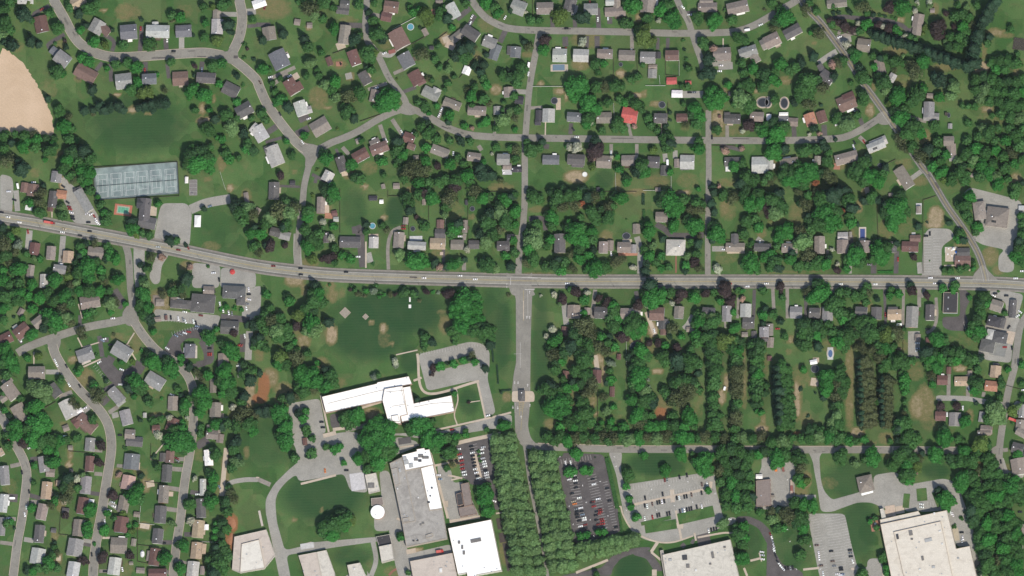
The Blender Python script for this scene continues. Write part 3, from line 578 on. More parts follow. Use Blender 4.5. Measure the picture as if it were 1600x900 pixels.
T 225 70 32 m;155 198 28 r;385 162 16 y;420 60 35 k;440 95 48 b;600 125 42 b;580 150 30 m;785 110 38 b;765 90 25 k;650 220 40 m;620 210 35 k;480 300 55 b;440 290 45 k;470 340 38 m;355 322 16 y;800 195 22 m;880 40 45 m;920 70 40 b;900 100 32 k;1060 20 35 b;1060 110 40 b;950 170 50 o;1010 180 48 o;1050 170 45 o;990 130 40 o;930 210 38 m;1020 240 40 b;1080 240 38 m;1132 138 24 r;1140 240 40 m;1180 220 40 m;1210 130 40 b;1260 90 30 m;1290 190 35 k;1320 200 48 b;1250 230 45 m;1420 120 28 b;1400 150 40 k;1420 190 50 k;1470 190 32 k;1340 240 38 m;1500 20 30 m;1530 230 22 o;1475 60 12 w;1240 270 42 r;1020 310 40 m;1050 310 35 r;1100 340 50 b;1080 310 38 k;950 370 45 m;935 330 38 k;960 410 30 k;1210 350 50 o;1190 390 38 m;1220 310 40 o;1370 300 45 o;1350 340 32 m;1420 340 45 b;1460 330 30 m;1560 350 45 b;1590 330 30 k;870 130 20 m;1590 30 30 m;1300 130 30 m
T 140 420 60 o;90 460 50 g;210 430 55 g;60 500 45 m;30 560 40 b;190 360 35 m;240 400 45 o;190 500 45 m;170 520 30 k;325 420 45 m;320 460 40 b;310 540 45 m;350 600 50 m;320 640 50 b;390 560 40 m;390 630 42 m;90 635 40 r;185 632 22 r;420 485 24 w;485 515 30 b;470 585 24 w;420 520 20 m;490 650 28 m;450 715 35 r;480 700 26 r;540 695 32 b;590 720 34 b;490 745 25 m;410 720 18 r;690 550 25 m;685 500 22 k;790 510 26 m;775 490 18 k;820 540 25 o;1000 455 16 r;1050 515 38 m;1030 490 22 k;1240 530 50 b;1220 560 40 m;1260 500 35 k;1180 445 25 g;900 690 42 g;1000 730 70 b;960 700 40 m;1115 740 28 k;1148 770 22 p;1230 750 45 b;1270 735 30 m;1190 760 25 k;1320 660 22 w;1300 720 20 k;1450 500 55 m;1430 470 40 k;1530 430 55 g;1560 480 50 m;1480 560 45 m;1440 610 48 g;1400 560 38 k;1520 540 38 o;1460 440 40 k;1590 430 35 m;1450 760 55 m;1420 740 35 k;1560 700 32 b;1500 780 30 g;1590 760 30 k;1380 720 18 m;1580 520 35 m;730 750 14 m;350 720 32 y;20 680 30 o;60 630 22 k;1520 390 40 k
T 370 885 32 k;460 880 14 m;600 890 16 m;750 885 18 m
O2 728 512 20 20 0 p;980 530 16 16 0 k;1352 405 16 16 0 k
D a 16 150 262 275 268;a 22 375 215 370 245;a 22 350 190 440 235;g 50 260 560 258 680 265 760;a 46 600 540 660 535 655 580 660 680 670 770;c 10 687 610 687 775;g 22 905 520 850 550 825 640 828 785;a 20 1172 650 1172 795;g 24 1300 600 1305 560;g 26 1300 720 1300 790;g 26 540 20 580 65;g 40 700 680 715 740;a 50 630 510 650 570;g 26 1390 10 1410 40;a 18 500 30 520 80
C 638 705 0 w;922 530 0 r;922 512 0 m;108 763 3 m;278 777 3 k;280 816 3 k;563 800 3 k;1050 838 0 w;1275 824 0 w;1275 578 0 w;1545 170 70 w;1234 60 90 w;1370 846 0 w
A deck 440 405 35 55 0 t;470 450 80 35 5 u;1000 590 80 30 0 l;1160 685 20 20 0 t;735 575 60 25 0 t;555 185 40 30 -10 t;1570 175 60 35 0 l
G dry 240 850 60 40 .8;470 885 30 20 .6;580 185 40 30 .6;1530 270 80 25 .5;680 265 20 16 .9;800 460 18 18 .8;330 740 60 30 .5;710 150 50 40 .4;1150 680 60 30 .4;1010 280 30 30 .5;1250 420 60 60 .3;240 170 20 14 .5;1350 455 16 18 .6;960 290 20 20 .6;450 400 30 40 .5
G lush 870 420 55 100 1;610 400 80 120 .6
F 525 280 525 560;830 325 915 325;1325 310 1325 640;955 495 960 640;1185 420 1185 640;1440 298 1590 298;1080 380 1080 480;825 290 825 340
O 400 450
T 65 40 32 b;210 80 38 b;195 55 25 k;90 130 38 m;60 170 40 m;30 220 45 m;100 210 50 o;150 190 45 m;60 260 40 m;130 270 55 g;190 260 45 m;140 310 45 m;30 350 40 m;60 380 32 m;260 170 45 y;310 130 45 m;360 80 55 m;390 40 50 b;350 30 40 m;410 90 40 m;330 170 40 b;360 150 35 k;350 230 60 b;370 270 50 g;320 270 40 g;450 210 32 k;430 205 22 m;240 340 26 b;210 370 35 m;150 430 50 y;140 470 45 b;190 480 40 m;250 430 50 o;260 470 40 o;320 410 32 m;250 390 26 m;200 300 40 m;280 530 55 b;320 560 60 b;350 540 55 b;380 580 55 b;380 470 22 b;430 510 28 k;460 560 50 m;480 590 48 m;440 610 50 b;300 600 45 b;270 620 40 m;300 650 45 m;360 640 32 o;170 690 38 m;210 680 38 k;250 680 30 o;20 770 38 k;60 765 38 k;100 760 35 k;150 780 60 b;160 810 50 b;180 870 55 b;20 530 22 k;10 200 30 k;250 240 30 r;20 310 32 k
T 265 785 30 k;310 770 28 b;290 820 35 b;310 880 32 m;560 820 50 m;600 810 55 b;640 790 50 b;590 850 40 m;550 840 30 k;620 770 30 k;760 860 70 b;720 880 50 b;820 880 60 b;1010 860 65 b;1060 860 50 b;960 880 45 m;1100 840 30 m;1550 860 42 b;1530 840 25 k;870 465 25 w;875 485 20 l;740 555 24 l;765 545 22 m;1040 290 22 k;1060 310 32 m;1060 350 30 m;1100 340 30 k;1050 380 20 m;1150 490 34 b;1105 500 24 r;1100 540 16 r;1235 475 30 b;1195 470 16 k;1295 455 30 b;1350 415 26 o;1330 440 20 k;1365 465 28 b;1430 500 24 k;1310 100 100 b;1260 130 60 b;1360 130 55 b;1300 170 70 b;1280 70 55 k;1230 110 38 k;1290 240 60 b;1230 270 45 m;1250 300 38 m;1220 250 38 k;1370 270 50 m;1340 260 40 k;1430 280 60 m;1460 310 45 m;1400 240 40 k;1350 210 45 b;1390 190 40 b;1480 260 25 m;1460 350 30 k;1240 340 20 m
T 620 15 20 m;690 20 20 b;735 20 24 l;640 40 22 o;775 25 16 m;840 40 20 o;770 55 16 b;800 40 16 b;905 40 22 m;940 30 30 m;920 20 25 k;985 40 30 m;1000 30 24 k;1065 25 22 r;1105 25 16 b;1140 30 16 l;1195 40 32 r;1225 30 28 r;1020 80 16 o;1310 895 22 m;1440 885 20 m;1580 45 18 o;1005 700 22 k;1470 800 10 k;1240 660 20 b;590 10 14 r;680 50 16 o;870 40 16 r;1330 715 12 r;1530 650 10 k;320 5 14 o
C 410 838 0 k;418 872 0 k;1225 885 0 r;1450 798 -15 w
A base 557 155 48 48 45 D;685 180 26 26 45 D;962 115 16 22 0 w;962 72 10 30 0 w
G dry 470 290 35 65 .9;795 250 22 28 .9;800 320 40 60 .3;850 348 12 14 .7;722 215 12 12 .8;1180 230 35 55 .6;480 50 35 40 .6;300 330 40 50 .7;50 610 36 80 1;25 690 50 30 1;90 560 50 60 .7;160 690 40 30 .6;170 630 60 40 .6;300 10 20 40 .6;530 590 40 30 .4;720 790 60 45 .7;740 820 50 40 .7;410 470 50 40 .5;260 240 40 60 .5;1570 680 30 30 .6;1160 150 30 14 .5;30 270 40 30 .7;540 30 20 30 .4;20 410 30 50 .5
G lush 850 150 350 150 1;700 300 250 150 .9;1330 710 60 80 .8;960 450 60 80 .9;1500 150 80 200 .6
W 1480 420 10 90 k;1510 540 10 120 k;1560 640 70 10 k
L 1010 415 1335 335 1410 345 1460 390 1460 490 1445 560 1500 785 1430 805 1375 575 1070 645
L 205 722 330 700 400 690 440 910 200 910
L 1090 910 1290 862 1430 822 1600 785 1600 870 1480 880 1300 910
M 460 790 518 782 530 870 470 878
D c 16 1008 410 1062 655 1395 582;c 12 1385 590 1435 815;c 12 1115 890 1435 818 1595 778;c 12 405 672 455 900;c 8 875 418 1010 388;c 14 985 580 1035 560;c 8 1250 620 1262 700 1240 790 1258 855;c 6 1330 715 1400 705;c 14 660 750 790 710;c 20 480 885 560 875;g 26 560 890 700 855;g 40 8 -10 12 80 0 200
A island 1235 470 290 44 -12 b
G dry 1240 475 120 16 .6
O 400 675
Y works 7 g N 835 195 915 155 935 240 1028 225 1085 490 1165 480 1195 665 940 718 915 575
Y works 7.35 n N 836 197 912 162 934 240 998 556 916 574
Y works 8.5 W N 912 145 1005 120 1003 108 1053 100 1056 112 1085 108 1110 205 935 240
Y works 7.6 W N 1030 226 1108 206 1165 478 1086 489
Y works 7.8 n N 845 232 885 222 900 325 868 335
Y works 8 n N 915 540 955 532 960 558 920 566
Y works 7.9 d N 1060 645 1100 632 1108 652 1065 664
Y hall 8 W l 1200 602 1470 547 1535 865 1380 893 1378 905 1320 905 1318 880 1262 890
Y plant 5.5 P n 963 808 1228 756 1256 895 1260 930 985 930
Y lodge 5 n N 1280 326 1330 315 1352 455 1302 466
Y lodge 4.2 k N 1250 388 1284 378 1298 452 1262 462
Y lodge 4 n m 1265 474 1362 455 1382 512 1277 532
Y twotone 4 k N 750 655 835 639 850 700 770 716
Y twotone 6.5 l N 768 716 848 700 862 795 785 816
Y bunker 3.5 l N 680 268 750 255 775 368 705 385
Y openshed 4 n N 720 415 792 408 797 456 722 462
Y yardoffice 4.5 p m 265 772 380 750 405 880 420 930 310 930 290 850
Y yardoffice 4.8 l N 380 750 440 738 492 880 495 920 418 930 405 880
Y annex 4.5 l N 570 832 650 817 690 905 695 930 590 930
K tank 760 500 43 6
S 305 60 24 42 -5 m
S 355 888 28 24 0 k
T 190 40 60 b;190 80 45 b;150 20 40 m;240 165 34 m;350 45 28 m;350 130 40 m;340 150 26 k;440 95 28 m;490 105 35 b;520 95 32 b;550 190 22 b;640 170 45 b;630 150 30 k;700 60 70 b;760 30 80 b;800 70 70 b;750 120 70 b;720 90 50 k;820 120 60 m;770 190 55 b;830 30 55 b;700 230 40 m;690 150 45 m;1080 40 60 b;1130 60 60 b;1120 100 40 m;1060 10 45 b;1190 40 40 m;1250 30 32 b;1210 130 50 m;1190 150 30 k;1190 225 26 m;1240 70 30 m;1310 20 28 b;1270 110 0 m;1390 380 28 m;1430 380 60 b;1430 430 50 b;1450 490 50 b;1440 340 30 m;430 600 55 m;480 580 60 m;540 560 60 m;590 550 38 y;470 640 50 b;440 640 40 m;400 590 30 k;530 510 35 k;570 520 32 m;500 600 45 m;560 600 30 b;905 660 28 b;900 640 22 k;830 280 0 m;320 5 30 m;1260 190 14 r;1390 120 14 m;1400 180 14 m;1395 150 12 m;1230 200 22 o;950 880 20 m
V 1495 30 1590 640 12 45 g
L 420 20 560 0 640 0 640 60 700 60 860 40 900 30 1010 60 1010 90 840 160 800 215 680 240 700 350 690 380 590 370 550 260 270 310 250 265 190 310 140 370 120 430 130 560 180 740 350 700 350 690 760 655 830 640 850 640 850 690 790 680 500 720 190 770 220 930 150 930 60 500 60 420 110 330 200 240 260 190 250 100 215 50 250 0 330 0 420 0
L 770 245 830 240 920 570 940 720 960 760 1220 700 1230 760 960 810 1000 930 900 930 870 830 840 650 790 470
L 735 460 820 470 840 620 740 620
L 1130 200 1220 230 1230 320 1300 310 1370 470 1400 530 1270 560 1210 560 1160 430
L 560 890 700 900 690 860 730 930 560 930
M 1260 50 1330 50 1500 20 1490 100 1510 300 1550 480 1490 490 1480 360 1400 330 1340 330 1330 300 1290 290 1250 90
L 700 30 900 20 1020 40 1240 0 1240 -15 1100 0 860 10 700 10
D c 12 1200 270 1290 290;c 14 1120 210 1270 180;c 16 1090 130 1200 540;c 10 1220 300 1290 285;c 20 1210 560 1400 530;c 24 1240 75 1340 50 1530 10;g 30 730 680 750 800 720 900;c 8 0 285 20 285;g 28 0 290 90 330;c 26 420 25 500 5;c 10 1500 510 1560 500;c 10 900 95 1020 80;u 14 830 895 870 860 960 840;c 14 280 325 500 270;c 30 310 710 350 700;c 14 880 540 930 560;c 20 1190 440 1190 470
A slab 635 310 90 110 -8 l;320 712 85 36 -8 l;30 540 14 100 -12 c;970 745 60 30 -10 t;1190 450 22 40 0 t;1385 220 26 170 -14 t;1540 570 70 70 -10 k;1545 660 50 60 -10 k;1580 780 50 180 -10 k;930 55 80 40 -8 a
C 432 242 85 O;565 240 0 k;1267 108 20 w;1272 140 20 r;1280 160 20 w;1285 180 20 r;1288 205 20 r;1290 230 20 r;1300 250 20 w;1305 268 20 w;1412 110 20 w;1412 132 20 w;1418 165 20 l;1424 185 20 w;1428 200 20 w;1432 215 20 w;1440 255 20 w;1442 270 20 w;1446 285 20 l;1350 110 20 k;1352 130 20 w;1355 150 20 k;1358 172 20 k;1362 192 20 k;1370 232 20 w;1378 255 20 w;1384 275 20 k;1390 290 20 w;1366 212 20 k;1470 40 -10 w;1490 42 -10 w;1480 75 -10 k;1488 432 20 w;1160 750 0 r;1140 270 0 w;1150 295 0 s;300 60 90 m;1345 90 20 k;1420 95 20 l;1434 240 20 k
A truck 1150 748 44 22 -8 r
A unit 940 190 30 26 -10 l;970 210 26 26 -10 l;930 165 24 22 -10 l;1000 170 24 20 0 n;1030 150 30 20 0 n;1270 690 14 18 0 n;1290 720 12 24 0 n;1300 755 14 24 0 n;1375 678 66 22 -10 n;1155 865 18 26 0 w;1000 790 30 10 -10 w;900 240 14 22 -10 l;720 335 40 30 0 n;1015 410 8 8 0 w;885 355 8 8 0 w;1100 130 10 30 0 n;1080 440 14 10 0 k;1090 400 8 8 0 k;1100 350 10 10 0 k;1045 570 14 10 0 n;1030 580 10 10 0 n;985 680 12 8 0 k;1010 678 12 8 0 k;615 855 10 10 0 w;1060 160 40 16 0 n;1025 180 20 14 0 k;820 235 18 40 -8 t;1495 648 24 40 0 w
G lush 420 400 260 160 .9;100 100 200 100 .5;600 780 120 60 .7
G dry 1230 180 30 40 .8;410 490 12 12 .7;240 550 12 14 .7;1010 745 40 20 .9;1560 720 40 120 .5;860 870 60 30 .4
W 1300 310 14 10 k
O 800 0
H 38 45 90 85 22 g
H 205 50 100 70 0 n
H 362 28 65 80 15 d
+ 390 65 30 60 10 g
H 492 55 82 65 0 g
H 645 72 125 55 -2 n
+ 655 25 40 50 0 n
+ 612 10 50 45 0 l
H 850 20 90 110 4 n
H 1222 45 115 55 0 n
+ 1215 8 80 30 0 n
H 1410 45 130 70 -12 n
H 22 325 62 65 6 s
H 298 345 85 80 2 l
H 430 345 92 75 3 l
H 580 335 92 55 2 n
H 718 345 98 62 2 n
H 848 358 90 68 2 g
S 877 460 50 52 2 g
+ 880 418 50 25 0 n
S 912 345 32 38 0 k
H 1000 345 80 60 0 b
S 998 505 60 40 0 r
S 1102 516 34 18 0 r
H 1312 335 105 75 -2 n
H 1475 322 110 60 -18 g
+ 1520 365 50 50 60 n
H 1585 270 60 60 -25 n
S 1032 586 64 42 2 w
H 228 720 72 80 2 l
+ 168 725 38 70 2 k
S 162 765 34 30 0 k
H 388 730 85 55 4 s
H 575 735 92 65 0 n
H 735 720 95 95 10 r
H 928 738 78 58 2 d
H 1062 735 66 48 0 m
H 1378 742 98 58 2 d
+ 1345 712 32 20 0 d
H 1530 728 80 55 4 n
S 45 625 50 45 10 k
S 1298 728 12 14 0 m
S 1365 585 22 20 0 k
T 300 105 55 y;275 90 40 y;430 105 42 k;460 90 30 k;760 30 60 b;720 20 35 m;845 110 40 m;700 140 40 m;740 150 30 m;940 60 50 b;1000 110 55 b;970 40 45 m;1020 150 40 b;915 128 18 w;1160 110 42 m;1265 130 58 b;1375 125 38 m;820 225 68 y;800 190 45 m;870 260 40 y;205 248 35 r;200 315 40 b;75 262 22 k;105 295 32 o;440 262 28 w;1195 265 42 m;1215 300 22 m;1260 305 26 p;1410 230 42 m;1460 255 30 m;520 400 42 m;570 400 28 b;540 450 25 m;818 405 22 m;745 500 35 m;785 480 28 m;405 545 82 b;370 520 40 b;450 550 45 b;530 540 42 m;580 545 40 o;640 535 45 m;690 540 28 m;1070 250 14 m;1075 308 14 k;1090 370 16 m;1085 420 16 k;1105 430 25 m;1225 375 42 k;1230 460 48 k;1180 470 25 k
T 1440 390 35 m;1450 455 38 m;1510 430 42 b;1540 470 28 m;1580 460 45 k;1570 540 45 m;1480 530 45 m;1430 540 30 m;1350 530 28 b;1250 580 52 b;1290 610 60 b;1260 650 58 b;1230 620 45 b;1440 620 60 g;1480 660 50 m;1400 590 38 m;1390 650 25 m;1150 690 55 b;1175 730 45 b;1130 720 35 k;1155 770 40 m;1075 650 22 m;1090 780 28 o;480 640 58 b;520 680 45 b;450 690 35 b;480 740 50 m;470 780 35 b;495 765 22 w;600 640 35 m;670 620 32 m;775 650 45 m;740 620 35 m;810 690 28 m;660 770 48 m;690 800 35 m;640 810 28 m;850 740 32 m;870 790 35 m;910 815 28 m;560 815 28 m;765 790 18 p;550 650 22 m;705 640 30 b;960 790 22 k;985 700 14 k;985 750 14 k;960 870 50 m;985 890 35 k;1165 885 35 m;1280 810 35 m;1480 780 45 r;1440 820 18 w;1540 800 35 m;1575 820 45 b;1590 780 30 m;1020 520 18 m;1100 540 25 m;1060 540 20 m;60 430 45 m;40 470 45 m;30 520 35 m;15 600 32 m;30 690 32 m;20 740 28 o;20 810 22 b;1260 365 20 k;185 885 25 k;95 890 28 m;520 885 38 k
T 1335 60 18 m;1580 60 14 o;1510 380 20 m;85 75 14 w;120 125 35 m;170 130 30 m
D a 30 255 175 255 85;a 26 395 170 390 80;a 30 543 180 535 50;a 32 612 150 610 110;g 34 655 45 655 0;a 36 332 230 335 290;a 22 472 225 468 300;a 32 532 225 532 300;g 24 750 225 750 310;a 22 912 235 910 310;a 22 975 235 972 310;a 26 1090 80 1170 85;g 90 1250 370 1370 370;g 46 1290 415 1380 410;g 44 1195 590 1060 590;g 20 115 675 190 670;c 8 208 845 210 765;a 26 365 840 370 770;g 20 745 855 725 770;c 8 935 860 935 775;a 30 1228 690 1225 860;g 22 1345 860 1345 780;c 8 1320 240 1320 305;g 30 1380 80 1440 30;g 30 0 570 90 575;a 20 1580 880 1500 870
C 537 120 90 w;600 112 90 w;1068 45 45 w;1110 92 0 w;337 308 90 r;747 318 90 w;1306 410 0 w;1298 445 0 w;105 408 100 V;103 462 100 w;1470 188 -5 V;1555 155 -20 w;405 857 0 w;383 808 55 k;340 178 0 k;487 18 90 r;1110 578 0 k;1140 578 0 g;1250 858 90 k;8 570 90 w
O2 265 630 22 22 0 k;938 655 22 22 0 k;680 403 13 13 0 k
O3 1570 640 38 30 10 k
A deck 296 425 110 44 0 t;290 650 30 75 0 t;1210 8 60 20 0 u;700 782 20 10 0 t
A pool 292 422 76 38 0 q
G dry 470 250 110 50 .5;430 400 60 40 .6;680 460 30 25 .9;300 570 35 20 .9;375 625 15 15 .9;340 605 12 22 1;785 595 35 18 .9;830 585 14 20 .7;1290 750 45 70 .8;1400 820 60 40 .4;1530 565 25 20 .8;1330 580 18 30 .8;100 340 40 20 .5;180 525 20 15 .8;900 650 40 18 .7;1325 600 15 40 .5;790 110 14 30 .8;1080 800 30 30 .3;1300 820 60 50 .4
F 635 370 635 500;780 340 785 460;960 375 960 470;1045 375 1045 475;920 470 925 530;835 535 960 535;960 470 1045 475;635 645 640 790;130 0 130 150;975 640 975 760;130 540 320 540
O 800 225
H 243 98 100 55 2 s
H 400 95 105 60 4 d
+ 410 130 70 25 4 d
H 575 110 90 75 4 n
+ 545 90 80 30 4 b
H 735 102 98 62 0 n
H 885 112 72 68 4 d
+ 950 165 40 60 2 d
H 1095 112 85 85 2 l
+ 1032 120 32 50 0 n
+ 1080 150 50 20 0 k
H 1380 110 100 55 0 d
H 1550 130 100 100 0 l
S 778 530 42 58 0 n
H 298 620 65 115 0 d
H 570 645 52 68 2 n
+ 615 635 34 60 2 n
H 700 645 80 62 2 n
+ 755 655 42 50 2 g
H 935 455 72 58 2 n
P 1022 645 115 95 2 T
H 1395 645 115 52 2 n
+ 1392 595 42 65 0 d
H 1560 645 90 45 4 d
S 912 284 28 20 0 n
S 538 285 16 24 0 k
S 1350 155 26 28 0 w
H 30 158 60 30 0 k
T 120 40 50 m;175 25 30 m;25 40 35 o;20 90 30 m;360 20 25 w;405 22 38 w;345 15 20 b;520 40 55 r;530 20 45 r;490 90 22 r;620 80 16 w;660 80 22 b;670 160 34 b;650 140 20 k;720 235 36 b;715 210 28 k;500 145 22 y;810 140 52 m;780 170 38 k;830 180 42 b;795 110 30 k;990 175 26 b;970 20 40 m;880 40 25 y;1160 30 45 b;1330 45 26 p;1435 30 18 p;1390 140 40 b;1440 120 35 m;1460 210 50 m;1430 240 40 k;1510 230 45 m;1250 270 25 k;1295 262 16 p;1260 300 25 k;1580 230 35 m;1165 285 20 b;1590 60 25 m
T 15 320 30 m;20 420 45 b;20 500 30 b;130 330 45 m;170 340 40 m;110 300 25 k;250 300 35 k;290 330 52 m;360 330 55 m;270 360 40 m;330 290 35 k;420 310 50 m;470 330 35 k;440 280 30 k;380 380 45 o;320 390 38 o;260 400 25 m;435 370 22 u;520 330 40 o;560 320 32 m;600 400 42 o;680 340 48 b;640 320 30 k;500 430 50 m;530 470 42 m;560 410 30 k;430 460 28 m;600 460 48 m;630 390 30 m;250 460 48 b;220 440 28 k;245 510 38 m;355 490 26 b;155 500 35 m;350 530 40 k;400 540 60 b;440 600 50 b;380 590 50 b;430 520 40 m;490 550 42 b;500 590 38 m;420 660 42 m;140 600 70 g;110 650 50 b;100 560 40 k;240 600 38 b;220 640 30 m;10 600 30 b;15 680 35 m;130 720 50 m;90 740 32 o;210 760 40 m;260 760 40 k;300 795 38 b;330 740 40 m;290 720 28 k;420 720 40 b;480 700 32 b;520 780 62 b;580 770 45 m;470 790 30 m;510 660 26 k;370 690 30 o;650 740 40 o;690 720 28 o;755 772 20 w;380 780 30 o
T 995 370 75 b;1020 400 60 b;960 330 50 k;1060 350 45 m;930 370 35 k;860 540 52 b;830 520 30 k;1010 510 45 b;1140 510 60 b;1100 470 40 k;1120 410 32 o;1150 370 40 m;1170 410 35 o;1190 380 28 m;1275 560 60 b;1260 510 40 k;1310 590 36 b;1240 370 28 k;1320 320 40 m;1380 340 45 o;1450 330 45 m;1490 370 55 b;1540 310 45 m;1550 360 45 b;1460 290 40 k;1520 400 40 m;1470 480 45 m;1520 470 40 m;1450 560 40 m;1500 620 22 m;1590 400 30 r;1540 520 38 b;1480 640 18 m;1495 745 65 b;1450 760 35 m;1580 710 40 b;1530 790 32 m;1285 780 30 w;1265 780 16 b;1260 420 25 k;830 660 35 m;860 700 40 b;840 750 30 k;900 740 32 m;930 780 30 b;980 770 28 m;880 640 30 g;930 700 30 b;1090 760 35 b;1140 740 38 r;1100 700 30 g;1150 690 35 m;1120 610 26 m;1170 780 28 o;1080 790 25 k;1160 620 30 k;940 590 22 k;830 790 30 k;1170 580 20 o;860 880 45 k;1330 890 40 r;715 470 8 m;1250 600 20 k
W 820 345 18 70 k;825 440 18 60 m
D g 24 0 580 60 582;g 36 780 580 800 660 800 810;a 36 900 500 950 530 1010 570 1200 570;u 10 1025 700 1025 805;g 34 1250 655 1330 655;a 40 215 0 210 30;g 22 620 0 620 60;g 22 780 0 780 70;g 30 1020 40 1020 90;g 30 955 60 960 110;a 30 105 468 195 468 210 540;a 24 1300 5 1440 40;g 34 1530 590 1570 620
C 345 872 0 w;973 117 90 V;1335 873 0 w;1360 873 0 r;1470 891 0 w;1590 873 0 w;1325 660 10 w;620 685 80 w;10 597 0 w;620 55 90 w;1550 615 90 w
O2 715 575 26 22 0 k
O4 455 190 16 16 0 w
A deck 725 690 120 18 0 u;1022 690 120 14 0 t;1400 670 110 30 0 t;720 605 60 20 0 t
G dry 400 205 75 40 .9;1330 390 30 60 .6;590 590 40 50 .6;180 410 80 20 .5;430 370 25 30 .9;780 300 60 20 .6;1070 305 45 16 .9;905 235 80 40 .4;1350 420 50 60 .4;660 240 20 60 .5;1340 240 60 30 .4;1100 230 70 50 .35;1560 560 30 30 .5;1340 700 80 50 .3;150 820 140 12 .5
G lush 580 215 55 60 .8
F 820 290 995 290 995 190;645 150 650 295;540 298 780 298;1250 10 1400 10;1250 600 1440 600
O 800 450
H 385 148 75 80 2 n
S 470 145 34 40 5 n
H 555 152 78 68 2 d
+ 525 150 26 60 2 m
H 718 162 78 70 2 n
H 775 155 50 65 0 n
H 905 160 88 78 2 b
H 945 225 55 60 2 d
+ 948 268 38 48 2 b
H 1042 152 55 72 5 n
H 1228 150 75 55 5 d
H 1342 160 55 95 2 g
H 1460 140 65 80 2 l
H 1478 215 70 70 2 d
H 1575 275 55 60 0 g
S 1455 290 34 26 0 n
S 1512 290 28 38 0 d
S 328 270 34 55 4 m
S 1115 258 46 28 0 n
S 335 540 36 40 10 m
H 530 552 52 78 4 m
S 668 430 22 32 5 m
S 626 648 26 60 2 m
S 400 235 22 34 5 n
S 1580 318 40 30 0 d
T 265 40 20 w;180 48 10 w;315 70 36 r;400 25 35 r;365 10 25 m;450 70 38 b;470 30 20 w;540 65 24 r;595 90 32 r;630 110 38 b;300 100 20 g;450 155 24 b;640 150 45 m;610 190 40 m;660 190 38 b;640 240 45 m;680 260 28 b;790 110 38 r;845 110 20 w;880 60 70 b;930 50 50 b;840 40 40 m;860 90 38 m;990 30 35 m;1000 95 18 w;960 80 22 m;1060 40 38 r;1040 75 25 r;1140 60 42 b;1150 30 30 m;1210 35 28 r;1260 30 28 m;1330 25 40 r;1300 85 28 b;1365 85 32 r;1410 15 25 m;1440 70 20 p;1385 150 25 b;1380 60 22 r;1440 20 20 b;1160 160 38 m;1170 210 45 b;1190 180 38 m;1140 230 32 m;1260 210 50 m;1250 180 38 g;1220 240 38 k;1390 250 40 b;1570 20 30 m;1570 170 38 b;1580 130 22 k;1570 220 22 k
T 255 260 26 w;215 300 18 w;270 330 45 b;300 300 30 m;240 380 35 m;260 420 45 o;390 300 55 k;420 330 40 m;370 360 45 k;330 400 42 k;340 370 40 g;420 400 45 k;450 230 60 o;480 270 45 o;420 220 35 k;500 310 45 o;560 310 38 b;540 290 25 k;605 300 22 k;480 360 50 m;540 360 50 o;600 350 40 m;640 370 38 b;690 305 42 r;590 390 40 o;770 220 65 m;740 250 50 m;810 250 50 b;720 210 38 m;760 280 45 b;860 345 24 r;915 340 28 r;985 300 22 k;1060 305 28 b;1000 255 40 o;1030 370 28 r;960 360 30 b;1150 300 40 b;1160 340 40 m;1120 380 32 m
T 310 460 32 b;270 510 40 m;270 470 28 k;395 520 42 m;385 500 30 k;450 440 50 m;440 490 45 m;460 540 45 m;470 400 45 k;320 570 28 m;375 585 26 k;340 625 38 b;400 620 30 b;300 640 30 m;210 630 45 m;240 610 38 k;180 640 32 m;250 660 45 m;430 600 35 k;500 600 45 o;490 640 40 o;450 670 32 o;570 680 32 o;620 470 26 l;610 520 28 m;620 575 38 b;590 590 20 k;280 730 80 b;240 760 50 b;310 770 55 b;260 700 50 m;330 700 45 m;440 720 45 m;430 690 32 k;460 780 50 m;420 810 45 m;360 840 45 m;390 870 40 b;300 870 38 b;440 860 45 m;340 800 35 k;490 840 38 m;500 690 0 m;590 770 30 g;635 745 26 b;630 735 18 k;620 835 30 b;610 870 28 m;540 880 28 m;700 870 38 b;680 890 32 m;560 840 20 b;640 880 24 b
T 810 400 55 b;840 430 40 m;730 430 28 k;770 400 30 k;790 470 50 m;760 500 42 k;800 530 55 b;780 570 50 b;800 610 45 b;760 540 38 m;760 600 38 m;840 640 38 g;820 660 38 g;750 640 22 k;750 700 42 b;770 730 32 b;730 690 28 k;820 710 45 m;860 700 50 m;880 720 40 k;800 740 38 m;780 800 55 b;820 810 45 m;770 780 38 k;870 800 32 m;800 850 45 o;860 870 45 b;900 870 40 b;850 510 14 l;850 575 14 l;855 620 14 l;940 430 45 m;930 410 35 k;960 460 38 m;1030 445 48 k;1010 430 32 k;1040 470 35 k;1110 400 35 m;1120 450 50 m;1110 490 45 m;1100 430 35 k;1160 470 40 m;1180 500 14 l;1160 530 26 k;1000 520 18 m;1000 560 16 m;1040 590 50 m;1010 600 38 k;1090 580 50 m;1130 590 38 k;1080 620 45 o;1120 630 40 o;950 640 38 m;940 630 28 k;970 660 38 m;1020 690 50 o;1060 700 48 o;1000 710 32 k;1110 680 38 o;1000 800 38 m;990 790 28 k;1110 800 60 b;1090 780 38 k;1130 830 40 b;950 860 40 b;1010 860 45 m;1070 870 40 b;920 860 30 k;1150 610 30 m;1170 640 30 m;1140 870 30 m
